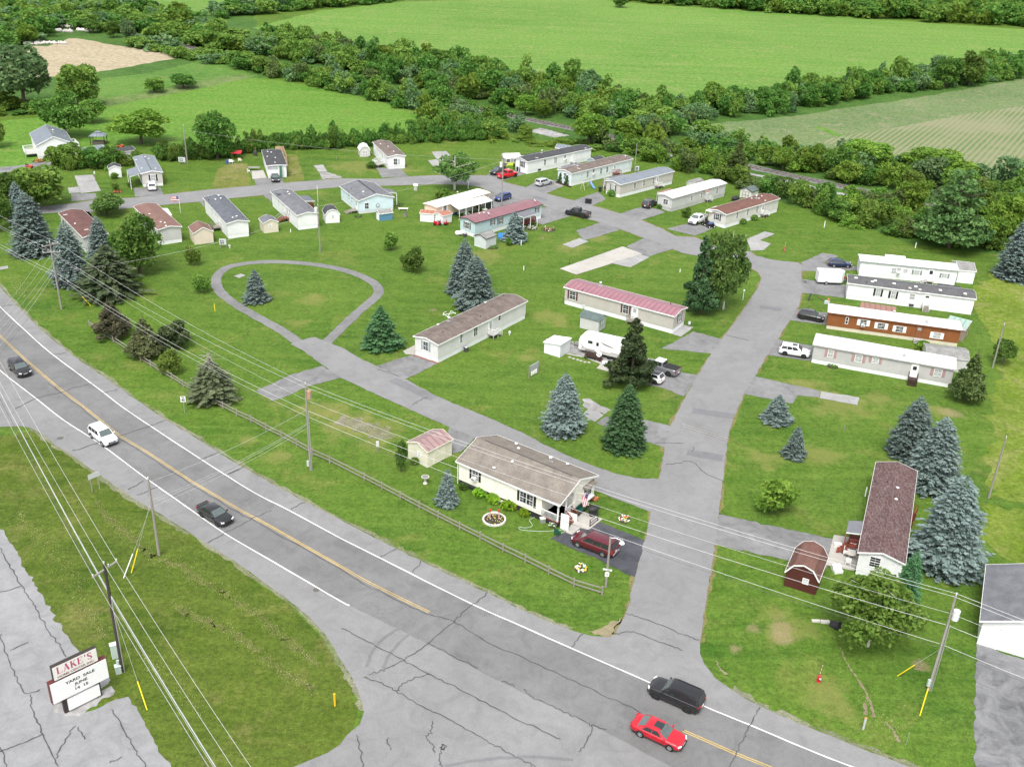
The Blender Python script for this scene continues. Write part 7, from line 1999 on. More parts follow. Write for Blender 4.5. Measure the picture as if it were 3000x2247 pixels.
# back of a large road sign on two legs
a, b_ = G('w', 233, 1020), G('w', 333, 980)
h = hgt(a, 'w', 160, 790)
u = (b_ - a).normalized()
o = thing('road_sign', 'long grey road sign seen from behind on two legs', 'road sign', (a + b_) / 2, ang(u))
w_ = (b_ - a).length
for s in (-1, 1):
    mb = MB(); mb.box((s * w_ / 2, 0, h / 2), (.09, .09, h), GALV); mb.build('leg', o)
mb = MB(); mb.box((0, -.08, h - .28), (w_ * 1.55, .03, .62), M('sign_back', (.48, .50, .51), .4, .5)); mb.build('panel', o)
# roadside letter board
A_, B_ = G(7, 436, 1302), G(7, 648, 1196)
u = (B_ - A_).normalized(); n_ = Vector((u.y, -u.x, 0))
if n_.dot(CAMP - A_) < 0: n_ = -n_
c = (A_ + B_) / 2
def sp(x, y):
    q = onplane(7, x, y, c, n_)
    return Vector(((q - c).dot(u), 0, q.z))
o = thing('letter_board_sign', 'roadside letter board sign announcing a yard sale in June', 'sign', c, ang(u))
sg = 1 if n_.dot(Vector((-u.y, u.x, 0))) > 0 else -1
def fr(x, y): return Vector((x, 0, y)) 
BLt, BRt, TRt, TLt = sp(340, 1240), sp(705, 1072), sp(682, 952), sp(303, 1106)
xl, xr, zb, zt = (BLt.x + TLt.x) / 2, (BRt.x + TRt.x) / 2, (BLt.z + BRt.z) / 2, (TRt.z + TLt.z) / 2
dk = M('sign_dark_frame', (.035, .028, .026), .6)
rdm = M('sign_red_edge', (.11, .025, .025), .5)
wl = (B_ - A_).length
for s in (-1, 1):
    mb = MB(); mb.box((s * wl / 2, -sg * .12, zt * .5), (.38, .34, zt), dk); mb.build('leg', o)
mb = MB(); mb.box(((xl + xr) / 2, -sg * .05, (zb + zt) / 2), (xr - xl, .5, zt - zb), rdm); bo = mb.build('letter_panel', o)
mb = MB(); mb.box(((xl + xr) / 2, sg * .212, (zb + zt) / 2), (xr - xl - .10, .02, zt - zb - .10), SIGNW); fa = mb.build('face', bo)
mb = MB()
nl = 9
for i in range(1, nl): mb.box(((xl + xr) / 2, sg * .224, zb + (zt - zb) * i / nl), (xr - xl - .14, .006, .012), M('track_line', (.6, .6, .6)))
mb.build('letter_track', bo)
ax = Vector((-sg, 0, 0)); out = Vector((0, sg * .232, 0))
H_ = zt - zb
mb = MB()
for tx, x_, z_ in (('YARD   SALE', .02, .80), ('JUNE', .01, .585), ('14    15', .0, .38)):
    pass
def tl(body, px1, px2, size):
    q = (sp(*px1) + sp(*px2)) / 2
    put_text(mb, body, size, Vector((q.x, 0, q.z)), ax, UP, out, INK, 1.25)
tl('YARD  SALE', (430, 1092), (592, 1032), H_ * .17); tl('JUNE', (485, 1103), (550, 1078), H_ * .17); tl('14  15', (480, 1137), (560, 1105), H_ * .17)
mb.build('lettering', bo)
b2l, b2r, t2r, t2l = sp(345, 1085), sp(632, 950), sp(612, 880), sp(322, 1005)
x0, x1, z0, z1 = (b2l.x + t2l.x) / 2, (b2r.x + t2r.x) / 2, zt + .1, (t2r.z + t2l.z) / 2
mb = MB(); mb.box(((x0 + x1) / 2, 0, (z0 + z1) / 2), (x1 - x0, .4, z1 - z0), dk); nb = mb.build('name_panel', o)
mb = MB(); mb.box(((x0 + x1) / 2, sg * .212, (z0 + z1) / 2), (x1 - x0 - .06, .02, z1 - z0 - .06), M('sign_cream', (.70, .68, .63), .5)); mb.build('face', nb)
def glyphs(mb, word, cx, z, wd, ht, mat):
    w = wd / (len(word) - .55)
    x = cx - wd / 2
    y = sg * .228
    def P(a, b, gx): return Vector((-sg * (gx + a * w) if False else 0, 0, 0))
    pos = 0.0
    for ch in word:
        cw = w * (.4 if ch == "'" else .92)
        def seg(x0_, y0_, x1_, y1_, t):
            def m(a, b): return Vector(((-sg) * ((pos + a * cw) - wd / 2) + cx, y, z + (b - .5) * ht))
            d = Vector((x1_ - x0_, (y1_ - y0_) * ht / cw)); d.normalize()
            nx, ny = -d.y * t / 2, d.x * t / 2 * cw / ht
            mb.add([m(x0_ + nx, y0_ + ny), m(x0_ - nx, y0_ - ny), m(x1_ - nx, y1_ - ny), m(x1_ + nx, y1_ + ny)], [(0, 1, 2, 3)], mat)
        S = {'L': [(.25, 0, .25, 1, .24), (.05, .97, .45, .97, .08), (.05, .03, .9, .03, .08), (.86, .03, .9, .3, .07)],
             'A': [(.12, 0, .48, 1, .09), (.46, 1, .82, 0, .26), (.26, .32, .68, .32, .07), (0, .02, .26, .02, .07), (.66, .02, 1.0, .02, .07)],
             'K': [(.22, 0, .22, 1, .24), (.04, .97, .42, .97, .07), (.04, .03, .42, .03, .07), (.3, .42, .82, .97, .09), (.42, .58, .84, .03, .25), (.66, .97, .95, .97, .07), (.66, .03, 1.0, .03, .07)],
             'E': [(.24, 0, .24, 1, .24), (.05, .97, .86, .97, .08), (.05, .03, .88, .03, .08), (.3, .52, .66, .52, .08), (.84, .74, .84, .98, .07), (.86, .02, .88, .28, .07), (.64, .42, .64, .64, .07)],
             "'": [(.5, .68, .5, 1, .4)],
             'S': [(.78, .78, .62, .95, .14), (.62, .95, .36, .95, .12), (.36, .95, .18, .76, .2), (.18, .76, .32, .57, .24), (.32, .57, .64, .44, .26), (.64, .44, .78, .24, .24), (.78, .24, .62, .05, .18), (.62, .05, .34, .05, .12), (.34, .05, .16, .24, .12)]}[ch]
        for s_ in S: seg(*s_)
        pos += w * (.4 if ch == "'" else 1.0)
mb = MB()
glyphs(mb, "LAKE'S", (x0 + x1) / 2, z0 + (z1 - z0) * .64, (x1 - x0) * .84, (z1 - z0) * .50, M('magenta_lettering', (.42, .06, .17), .6))
mb.build('name_lettering', nb)
mb = MB()
put_text(mb, 'HOME CENTER INC.', (z1 - z0) * .22, Vector(((x0 + x1) / 2, 0, z0 + (z1 - z0) * .17)), ax, UP, Vector((0, sg * .228, 0)), M('mauve_lettering', (.22, .12, .13), .6), (x1 - x0) * .86 / ((z1 - z0) * .22 * 9.3))
mb.build('lettering', nb)
b3l, b3r = sp(445, 1285), sp(650, 1195)
b3t = sp(425, 1215)
mb = MB(); mb.box(((b3l.x + b3r.x) / 2, sg * .1, (b3l.z + b3t.z) / 2), (abs(b3r.x - b3l.x), .16, abs(b3t.z - b3l.z) * .95), SIGNW); mb.build('lower_panel', o)
mb = MB(); mb.box(((b3l.x + b3r.x) / 2, -sg * .25, (b3l.z + zb) / 2), (abs(b3r.x - b3l.x), .3, .25), M('sign_shelf', (.14, .10, .085), .8)); mb.build('shelf', o)
# cabinets by the sign pole
for lb, px, dm in (('tall pale green utility cabinet beside the dark pole', (7, 745, 945), (.55, .5, 1.5)), ('small pale green utility box at the foot of the dark pole', (7, 768, 1045), (.5, .45, .8))):
    mb = MB(); mb.box((0, 0, dm[2] / 2), dm, M('cabinet_green', (.46, .55, .50), .5)); mb.box((0, 0, dm[2] + .03), (dm[0] + .06, dm[1] + .06, .06), M('cabinet_lid', (.56, .64, .60), .5))
    solo('utility_cabinet', lb, 'utility cabinet', mb, G(*px), .5)
# notice board
a, b_ = G(5, 1215, 790), G(5, 1273, 757); h = hgt(a, 5, 1210, 712); u = (b_ - a).normalized(); w_ = (b_ - a).length
o = thing('notice_board', 'grey wooden notice board with meters standing in the central lawn', 'notice board', (a + b_) / 2, ang(u))
for s in (-1, 1):
    mb = MB(); mb.box((s * w_ / 2, 0, h / 2), (.14, .14, h), WOODG); mb.build('post', o)
mb = MB(); mb.box((0, 0, h * .72), (w_, .1, h * .5), M('board_grey', (.33, .36, .37), .8)); mb.build('board', o)
for i in range(4):
    mb = MB(); mb.box((-w_ * .3 + i * w_ * .18, -.1, h * .3), (.2, .12, .6), SIGNW); mb.build('meter_box', o)
# meter banks and pedestals
for lb, px, tp, w_ in (('grey meter board at the leaning far pole', (1, 1180, 1066), (1180, 1018), 1.6), ('grey meter board with dark sockets before the white slate-roofed home', (1, 1445, 1605), (1445, 1545), 1.3), ('white meter board by the slim pole at the trees', (2, 1912, 1120), (1912, 1076), .9)):
    p = G(*px); h = hgt(p, px[0], *tp)
    o = thing('meter_board', lb, 'meter board', p, .1)
    for s in (-1, 1):
        mb = MB(); mb.box((s * w_ * .42, .06, h / 2), (.12, .12, h), WOODG); mb.build('post', o)
    mb = MB(); mb.box((0, 0, h * .66), (w_, .1, h * .62), M('board_pale', (.50, .53, .54), .6)); mb.build('board', o)
    for i in range(4):
        mb = MB(); mb.cyl((-w_ * .25 + (i % 2) * w_ * .3, -.05, h * (.55 + .22 * (i // 2))), (-w_ * .25 + (i % 2) * w_ * .3, -.16, h * (.55 + .22 * (i // 2))), .13, .12, DKMET, 10); mb.build('meter', o)
PDG = 'service pedestals beside the pads'
def pedestal(lb, px, tp, w=.22, col=None, head=True):
    p = G(*px); h = max(.6, hgt(p, px[0], *tp))
    mb = MB(); mb.box((0, 0, h / 2), (w * .55, w * .5, h), col or WOODG)
    if head: mb.box((0, -.06, h * .78), (w * 1.3, w * .9, h * .45), M('box_grey', (.55, .58, .58), .5))
    solo('service_pedestal', lb, 'pedestal', mb, p, .2, PDG)
for lb, px, tp in (('grey meter pedestal standing by the bare gravel left of the cream shed', (5, 235, 1268), (230, 1200)), ('grey pedestal beside the white metal shed', (5, 1330, 588), (1332, 538)), ('small white pedestal on the lawn below the big concrete pad', (5, 1180, 93), (1180, 65)), ('white pedestal beside the grey concrete steps', (5, 1088, 513), (1089, 487)), ('white pedestal in the lawn right of the concrete strip', (5, 2191, 107), (2190, 85)), ('grey pedestal above the far left empty pad', (1, 614, 1142), (612, 1112)), ('wooden post between the far lots', ('x', 1178, 218), (1178, 168)),
                   ('white pedestal in front of the aqua home spruce', (2, 1163, 1590), (1163, 1555)), ('small pedestal near the dirt pads', (2, 1305, 1552), (1305, 1530)), ('white pedestal on the lawn before the right belt', (3, 915, 1473), (917, 1433)), ('lonely white pedestal near the pine', (3, 1505, 1606), (1507, 1570)), ('stub post with a faucet in the right lawn', (6, 1042, 1133), (1042, 1098)), ('grey pedestal at the corner of the taupe home', ('b', 445, 572), (455, 470)), ('meter pedestal at the end of the taupe home pad', ('b', 2000, 795), (2010, 715)), ('white vent post beside the maroon roof', (6, 1180, 1555), (1187, 1495)), ('white pedestal on the lawn below the small cream shed', ('e', 1613, 835), (1613, 785)), ('white pedestal beside the white meter board', (1, 1487, 1608), (1487, 1585)), ('dark post on the lawn above the concrete strip', (5, 1477, 55), (1480, 18)), ('rusty post at the pole behind the fence', (1, 1205, 1065), (1205, 1020))):
    pedestal(lb, px, tp, .26 if 'pedestal' in lb else .2, (SIGNW if 'white' in lb else WOODG if 'dark' not in lb else DKMET), 'meter' in lb or 'grey' in lb)
for lb, px, tp in (('white lamp post on the corner lawn by the road fork', (6, 430, 112), (434, 55)), ('white lamp post near the tall birch', (6, 389, 285), (393, 220)), ('white lamp post by the white-trunked birch', (2, 821, 1222), (822, 1178))):
    p = G(*px); h = hgt(p, px[0], *tp)
    o = thing('lamp_post', lb, 'lamp post', p, 0, 'white garden lamp posts')
    mb = MB(); mb.cyl((0, 0, 0), (0, 0, h - .3), .06, .05, WHITE, 8); mb.build('post', o)
    mb = MB(); mb.cyl((0, 0, h - .32), (0, 0, h - .05), .12, .17, M('lamp_glass', (.7, .7, .68), .2), 8); mb.cyl((0, 0, h - .05), (0, 0, h + .08), .2, .05, WHITE, 8); mb.build('lamp_head', o)
# hydrants
HYD = M('hydrant_red', (.42, .02, .03), .45)
for lb, px, wh in (('red fire hydrant with a striped marker rod on the lower right lawn', (9, 878, 1102), True), ('red fire hydrant on the lawn before the railway belt', (3, 655, 1628), True)):
    o = thing('fire_hydrant', lb, 'fire hydrant', G(*px), .4)
    mb = MB(); mb.cyl((0, 0, 0), (0, 0, .62), .13, .12, HYD, 10); mb.ell((0, 0, .64), (.15, .15, .14), HYD); mb.cyl((0, 0, 0), (0, 0, .06), .2, .2, HYD, 10); mb.cyl((-.24, 0, .45), (.24, 0, .45), .07, .07, HYD, 8); mb.cyl((0, 0, .45), (0, -.24, .45), .09, .09, M('hydrant_cap', (.5, .5, .5)), 8); mb.build('body', o)
    mb = MB()
    for i in range(6): mb.cyl((.05 + .02 * i, .05, .7 + .2 * i), (.07 + .02 * i, .05, .9 + .2 * i), .018, .018, (HYD, SIGNW)[i % 2], 5)
    mb.build('marker_rod', o)

# ------------------------------------------------------------------ split-rail fence
fp = [G(4, x, y + 10) for x, y in ((580, 447), (675, 512), (735, 548), (848, 622), (912, 668), (977, 708), (1045, 752), (1113, 790), (1188, 838), (1270, 885), (1355, 935), (1443, 978), (1532, 1025), (1625, 1067), (1722, 1120), (1820, 1168), (1920, 1222), (2022, 1280), (2135, 1330))] + [G(5, 148, 1452), G(5, 262, 1512), G(5, 380, 1572), G(5, 503, 1636), G(8, 627, 50), G(8, 765, 120), G(8, 897, 187), G(8, 1045, 263), G(8, 1190, 332), G(8, 1340, 408), G(8, 1503, 488), G(8, 1686, 543)]
o = thing('rail_fence', 'weathered grey split-rail fence along the highway lawn', 'fence', (0, 0, 0))
for i, p in enumerate(fp):
    mb = MB(); mb.box((p.x, p.y, .5), (.15, .15, 1.2), WOODG, rnd.uniform(-.3, .3)); mb.build('post', o)
    if i:
        a = fp[i - 1]
        for z in (.36, .86):
            mb = MB(); mb.bar(a + Vector((0, 0, z + rnd.uniform(-.05, .05))), p + Vector((0, 0, z + rnd.uniform(-.05, .05))), .09, .12, WOODG); mb.build('rail', o)
# board fence at the far home
o = thing('board_fence', 'tan board fence enclosing a corner behind the black flat roof', 'fence', (0, 0, 0))
fq = [G('x', 385, 135), G('x', 490, 130), G('x', 540, 268), G('x', 458, 278)]
for a, b_ in zip(fq, fq[1:]):
    mb = MB(); mb.bar(a + Vector((0, 0, .9)), b_ + Vector((0, 0, .9)), .08, 1.8, m_siding('fence_boards', (.46, .33, .21), 3, 'X', .2) if 'fence_boards' not in MATS else MATS['fence_boards']); mb.build('panel', o)

# ------------------------------------------------------------------ yard things
def at(k, x, y, z=0.0): return G(k, x, y) + Vector((0, 0, z))
def chair(label, p, rz, col, group=None, w=.55):
    o = thing('chair', label, 'chair', p, rz, group)
    mb = MB(); mb.box((0, 0, .42), (w, w, .05), col); mb.build('seat', o)
    mb = MB(); mb.box((-w / 2, 0, .75), (.05, w, .6), col); mb.build('backrest', o)
    for x in (-1, 1):
        for y in (-1, 1):
            mb = MB(); mb.bar((x * w * .42, y * w * .42, .42), (x * w * .55, y * w * .5, 0), .05, .05, col); mb.build('leg', o)
        mb = MB(); mb.bar((-w / 2, x * w / 2, .64), (w * .4, x * w / 2, .64), .06, .05, col); mb.build('armrest', o)
    return o
def table(label, p, r, h, col, rz=0, square=None):
    o = thing('table', label, 'table', p, rz)
    mb = MB()
    if square: mb.box((0, 0, h), (square[0], square[1], .05), col)
    else: mb.cyl((0, 0, h - .03), (0, 0, h + .02), r, r, col, 16)
    mb.build('tabletop', o)
    for k in range(4):
        t = math.pi / 4 + k * math.pi / 2
        x, y = (math.cos(t) * r * .75, math.sin(t) * r * .75) if not square else ((1 if k in (0, 3) else -1) * square[0] * .42, (1 if k < 2 else -1) * square[1] * .42)
        mb = MB(); mb.bar((x * .9, y * .9, h - .04), (x, y, 0), .05, .05, col); mb.build('leg', o)
    return o
PW = M('patio_white', (.76, .76, .74), .45)
table('round patio table with a mesh top on the concrete patio', at('n', 345, 930, .02), .55, .68, M('mesh_top', (.45, .43, .39)))
chair('white patio chair nearest the camera on the concrete patio', at('n', 300, 1060, .02), 1.2, PW, 'white patio chairs at the maroon roof')
chair('white reclining patio chair left of the round table', at('n', 270, 880, .02), -.4, PW, 'white patio chairs at the maroon roof', .7)
chair('white striped patio chair by the deck stairs', at('n', 380, 830, .02), -1.9, PW, 'white patio chairs at the maroon roof', .75)
mb = MB(); mb.box((0, -.25, .16), (.95, .5, .32), PW); mb.box((0, .25, .3), (.95, .5, .6), PW); solo('step_block', 'white plastic step block on the lawn edge of the patio', 'step block', mb, at('n', 78, 1190), .2)
mb = MB(); mb.box((0, 0, .2), (.8, .5, .4), PW); solo('storage_box', 'low white box on the patio at the red stairs', 'box', mb, at('n', 95, 695, .02), -.1)
table('white round table on the trailer pad', at('r', 940, 775, .02), .5, .72, PW)
mb = MB(); mb.cyl((0, 0, 0), (0, 0, .7), .04, .04, GALV, 6); mb.cyl((0, -.05, .75), (0, -.14, .8), .08, .42, M('dish_grey2', (.6, .6, .6)), 14); solo('satellite_dish', 'grey satellite dish standing beside the trailer steps', 'satellite dish', mb, at('r', 858, 668))
for i, (x, y) in enumerate(((482, 650), (530, 670), (586, 683), (628, 698), (680, 712), (732, 718))):
    mb = MB(); mb.box((0, 0, .02), (.42, .42, .05), CONC); solo('stepping_stone', 'square pale stepping stone in the row before the trailer', 'stepping stone', mb, at('r', x, y), .2, 'stepping stones before the trailer')
mb = MB()
for q in ((0, 0), (.5, .1), (1.1, .25), (1.6, .3)): mb.box((q[0], q[1], .25), (.45, .3, .5), CONC2)
solo('block_wall', 'short row of pale concrete blocks behind the white metal shed', 'blocks', mb, at('r', 480, 485), -.2)
def ac_unit(label, p):
    o = thing('heat_pump', label, 'air conditioner', p, .3)
    mb = MB(); mb.cyl((0, 0, .05), (0, 0, .75), .38, .38, DKMET, 14); mb.build('housing', o)
    mb = MB(); mb.cyl((0, 0, .75), (0, 0, .8), .36, .3, GALV, 14); mb.build('fan_guard', o)
ac_unit('round black air conditioner beside the streaked brown roofed home', at('a', 1025, 1045))
ac_unit('round dark air conditioner at the corner of the aqua home', at('g', 1348, 583))
mb = MB(); mb.cyl((-.75, 0, .6), (.75, 0, .6), .45, .45, WHITE, 14); mb.ell((-.75, 0, .6), (.3, .45, .45), WHITE); mb.ell((.75, 0, .6), (.3, .45, .45), WHITE); mb.box((-.5, 0, .1), (.15, .6, .22), CONC2); mb.box((.5, 0, .1), (.15, .6, .22), CONC2)
solo('propane_tank', 'white propane tank at the end of the aqua home', 'tank', mb, at('g', 1300, 572), .4)
mb = MB(); mb.extrude([tuple((at('g', *q) - at('g', 1712, 585)).xy) for q in ((1676, 560), (1750, 566), (1755, 598), (1678, 612))], .02, .35, M('blue_tarp', (.03, .20, .62), .4)); solo('tarp', 'bright blue tarp over a low heap behind the star shed', 'tarp', mb, at('g', 1712, 585))
table('white bench table on the lawn right of the pale blue home', at('g', 742, 325), .9, .45, PW, .1, (2.1, .6))
mb = MB(); mb.cyl((0, 0, 0), (0, 0, .9), .32, .36, WOODG, 12); mb.cyl((0, 0, .9), (0, 0, 1.05), .38, .2, DKMET, 12); solo('fire_barrel', 'grey barrel on the lawn right of the small blue shed', 'barrel', mb, at('g', 760, 388))
mb = MB(); mb.cyl((0, 0, 0), (0, 0, 1.0), .5, .42, CONCM, 8); mb.box((0, 0, 1.2), (1.0, .8, .4), PW); solo('wishing_well', 'small grey and white lawn ornament by the road bend', 'ornament', mb, at('g', 865, 125))
# bins
BIN = M('bin_black', (.025, .025, .027), .55)
for lb, px in (('black wheeled bin at the roadside, left one', (2, 1587, 1318)), ('black wheeled bin at the roadside, right one', (2, 1608, 1320)), ('black bin beside the corner stairs', ('c', 1462, 748)), ('dark bin in front of the charcoal roofed home', ('c', 195, 430)), ('dark bin nearer the corner of the charcoal roofed home', ('c', 233, 438))):
    o = thing('wheeled_bin', lb, 'bin', at(*px), .3, 'black wheeled bins')
    mb = MB(); mb.extrude([(-.3, -.3), (.3, -.3), (.3, .3), (-.3, .3)], .08, 1.0, BIN); mb.build('body', o)
    mb = MB(); mb.box((0, 0, 1.04), (.7, .72, .08), BIN); mb.build('lid', o)
# tent
p = at(2, 1098, 1062)
o = thing('tent', 'white, grey and lime cabin tent beside the charcoal roofed home', 'tent', p, .25)
TW, TY, TG = M('tent_white', (.72, .72, .68)), M('tent_lime', (.58, .66, .10)), M('tent_grey', (.30, .29, .30))
mb = MB(); mb.box((0, 0, .35), (4.2, 3.0, .7), TY); mb.build('skirt', o)
mb = MB(); mb.extrude([(-2.05, -1.45), (2.05, -1.45), (2.05, 1.45), (-2.05, 1.45)], .7, 1.8, TG); mb.build('wall', o)
mb = MB(); mb.prism([(-1.6, 1.7), (1.6, 1.7), (1.2, 2.4), (0, 2.75), (-1.2, 2.4)], -2.2, 2.2, TW); mb.build('roof', o, bevel=.2)
for x in (-1.1, .9):
    mb = MB(); mb.box((x, -1.47, 1.2), (.95, .04, .8), M('tent_mesh', (.08, .08, .085))); w_ = mb.build('window', o)
    mb = MB(); mb.box((x, -1.46, 1.25), (1.2, .04, 1.05), TW); mb.build('window_trim', o)
# a person standing by the tent
def person(label, p, rz):
    bm = bmesh.new()
    J = {'pel': (0, 0, .95), 'wai': (0, 0, 1.12), 'che': (0, .0, 1.35), 'nec': (0, 0, 1.50), 'hed': (0, .01, 1.60), 'top': (0, .01, 1.73), 'sl': (.19, 0, 1.43), 'el': (.25, .02, 1.15), 'hl': (.24, .1, .92), 'sr': (-.19, 0, 1.43), 'er': (-.26, .02, 1.15), 'hr': (-.2, .14, 1.0),
         'pl': (.1, 0, .9), 'kl': (.11, .02, .5), 'fl': (.12, -.02, .07), 'tl': (.13, .14, .04), 'pr': (-.1, 0, .9), 'kr': (-.11, .03, .5), 'fr': (-.13, 0, .07), 'tr': (-.14, .15, .04)}
    E = [('pel', 'wai'), ('wai', 'che'), ('che', 'nec'), ('nec', 'hed'), ('hed', 'top'), ('che', 'sl'), ('sl', 'el'), ('el', 'hl'), ('che', 'sr'), ('sr', 'er'), ('er', 'hr'), ('pel', 'pl'), ('pl', 'kl'), ('kl', 'fl'), ('fl', 'tl'), ('pel', 'pr'), ('pr', 'kr'), ('kr', 'fr'), ('fr', 'tr')]
    rad = {'pel': .15, 'wai': .13, 'che': .15, 'nec': .055, 'hed': .09, 'top': .08, 'sl': .07, 'sr': .07, 'el': .045, 'er': .045, 'hl': .04, 'hr': .04, 'pl': .09, 'pr': .09, 'kl': .06, 'kr': .06, 'fl': .045, 'fr': .045, 'tl': .035, 'tr': .035}
    names = list(J)
    me = bpy.data.meshes.new('person')
    me.from_pydata([J[k] for k in names], [(names.index(a), names.index(b)) for a, b in E], [])
    bm.free()
    o = bpy.data.objects.new('person', me)
    COL.objects.link(o)
    o.location, o.rotation_euler = p, (0, 0, rz)
    sk = o.modifiers.new('skin', 'SKIN')
    for i, k in enumerate(names):
        me.skin_vertices[0].data[i].radius = (rad[k], rad[k])
        me.skin_vertices[0].data[i].use_root = k == 'pel'
    o.modifiers.new('sub', 'SUBSURF').render_levels = 2
    s = NT('clothed_figure')
    xyz = s.n('SeparateXYZ')
    s.l(s.obj(), xyz.inputs[0])
    r_ = s.ramp(xyz.outputs['Z'], [(0.0, (.02, .02, .022)), (.999, (.02, .02, .022))])
    gt = s.n('Math', operation='GREATER_THAN')
    gt.inputs[1].default_value = 1.52
    s.l(xyz.outputs['Z'], gt.inputs[0])
    me.materials.append(s.fin(s.mix(gt.outputs[0], r_, (.42, .26, .19)), .8))
    tag(o, label, 'person')
    mb = MB(); mb.ell((0, -.012, 1.69), (.095, .105, .085), M('dark_hair', (.03, .02, .015))); mb.build('hair', o)
person('person in black clothing standing between the tent and the white home', at(2, 1117, 1098), 2.6)
# swing set
o = thing('swing_set', 'white and blue swing set on the lawn before the pale home', 'swing set', (0, 0, 0))
a0, a1, b0, b1 = at('c', 1160, 708), at('c', 1226, 730), at('c', 1272, 668), at('c', 1345, 690)
ta, tb = (a0 + a1) / 2 + Vector((0, 0, 2.1)), (b0 + b1) / 2 + Vector((0, 0, 2.1))
SWM = M('swing_tan', (.58, .53, .42))
for q, t in ((a0, ta), (a1, ta), (b0, tb), (b1, tb)):
    mb = MB(); mb.cyl(q, t, .05, .05, SWM, 6); mb.build('leg', o)
mb = MB(); mb.cyl(ta, tb, .05, .05, M('swing_green', (.1, .2, .14)), 6); mb.build('beam', o)
for f in (.3, .6):
    q = ta.lerp(tb, f)
    mb = MB(); mb.bar(q, q - Vector((0, 0, 1.6)), .02, .02, DKMET); mb.box(q - Vector((0, 0, 1.62)), (.5, .2, .05), M('swing_green', (.1, .2, .14))); mb.build('swing', o)
sl_ = at('c', 1378, 708)
mb = MB(); mb.bar(tb - Vector((0, 0, .8)), sl_ + Vector((0, 0, .12)), .5, .1, M('slide_blue', (.12, .25, .6))); mb.build('slide', o)
# gazebo behind the white house
p = at('v', 1285, 362)
o = thing('gazebo', 'open gazebo with a dark two-tier roof behind the white house', 'gazebo', p, .15)
for x in (-1.7, 1.7):
    for y in (-1.4, 1.4):
        mb = MB(); mb.box((x, y, 1.1), (.14, .14, 2.2), WOODB); mb.build('post', o)
mb = MB(); mb.add([(-2, -1.7, 2.2), (2, -1.7, 2.2), (2, 1.7, 2.2), (-2, 1.7, 2.2), (-.6, -.5, 2.9), (.6, -.5, 2.9), (.6, .5, 2.9), (-.6, .5, 2.9)], [(0, 1, 5, 4), (1, 2, 6, 5), (2, 3, 7, 6), (3, 0, 4, 7), (4, 5, 6, 7), (0, 1, 2, 3)], R_BLUEM); mb.build('roof', o)
mb = MB(); mb.add([(-.8, -.7, 2.98), (.8, -.7, 2.98), (.8, .7, 2.98), (-.8, .7, 2.98), (0, 0, 3.35)], [(0, 1, 4), (1, 2, 4), (2, 3, 4), (3, 0, 4), (0, 1, 2, 3)], R_BLUEM); mb.build('roof_cap', o)
mb = MB(); mb.box((0, 0, .35), (2.8, 2.2, .7), M('patio_brown', (.10, .085, .075))); mb.build('seating', o)
# flags
def flag_mat():
    s = NT('striped_flag')
    o_ = s.obj()
    x = s.n('SeparateXYZ'); s.l(o_, x.inputs[0])
    m1 = s.n('Math', operation='MULTIPLY'); m1.inputs[1].default_value = 6.5; s.l(x.outputs['X'], m1.inputs[0])
    m2 = s.n('Math', operation='FRACT'); s.l(m1.outputs[0], m2.inputs[0])
    m3 = s.n('Math', operation='GREATER_THAN'); m3.inputs[1].default_value = .5; s.l(m2.outputs[0], m3.inputs[0])
    c = s.mix(m3.outputs[0], (.45, .02, .04), (.75, .75, .73))
    a = s.n('Math', operation='LESS_THAN'); a.inputs[1].default_value = .46; s.l(x.outputs['X'], a.inputs[0])
    b2 = s.n('Math', operation='LESS_THAN'); b2.inputs[1].default_value = .6; s.l(x.outputs['Y'], b2.inputs[0])
    m4 = s.n('Math', operation='MULTIPLY'); s.l(a.outputs[0], m4.inputs[0]); s.l(b2.outputs[0], m4.inputs[1])
    st = s.n('TexVoronoi', Scale=9.0); s.l(o_, st.inputs['Vector'])
    lt = s.n('Math', operation='LESS_THAN'); lt.inputs[1].default_value = .22; s.l(st.outputs['Distance'], lt.inputs[0])
    return s.fin(s.mix(m4.outputs[0], c, s.mix(lt.outputs[0], (.03, .04, .16), (.7, .7, .7))), .8)
FLAGM = flag_mat()
def flag_mesh(w, h):
    mb = MB(); nx, ny = 14, 10
    vs = [(h * i / nx, w * j / ny, .09 * math.sin(i * .9 + j * .4)) for i in range(nx + 1) for j in range(ny + 1)]
    mb.add(vs, [(i * (ny + 1) + j, i * (ny + 1) + j + 1, (i + 1) * (ny + 1) + j + 1, (i + 1) * (ny + 1) + j) for i in range(nx) for j in range(ny)], FLAGM)
    return mb
q = CREAMB.c + CREAMB.u * (-CREAMB.L / 2) - CREAMB.v * (CREAMB.sg * (CREAMB.W / 2 - 3.6))
o = thing('flag', 'striped flag with a star corner hanging from the cream home porch', 'flag', Vector((q.x, q.y, 2.9)), ang(CREAMB.u))
mb = MB(); mb.cyl((0, 0, 0), (-1.5, 0, .5), .02, .02, WHITE, 6); mb.build('flagpole', o)
f_ = flag_mesh(1.5, 1.0).build('cloth', o)
f_.matrix_local = Matrix(((0, -.95, 0, -.05), (1, 0, 0, -.5), (0, .3, -1, .0), (0, 0, 0, 1))) @ Matrix.Identity(4)
f_.matrix_local = Matrix(((.0, -.25, 1, -1.3), (1, 0, 0, -.45), (0, -1, .0, .35), (0, 0, 0, 1)))
p = at(1, 1168, 1378); h = hgt(p, 1, 1152, 1270)
o = thing('flagpole', 'white flagpole with a striped flag beside the road', 'flagpole', p, .1)
mb = MB(); mb.cyl((0, 0, 0), (0, 0, h), .05, .035, WHITE, 8); mb.build('pole', o)
f_ = flag_mesh(1.8, 1.0).build('cloth', o)
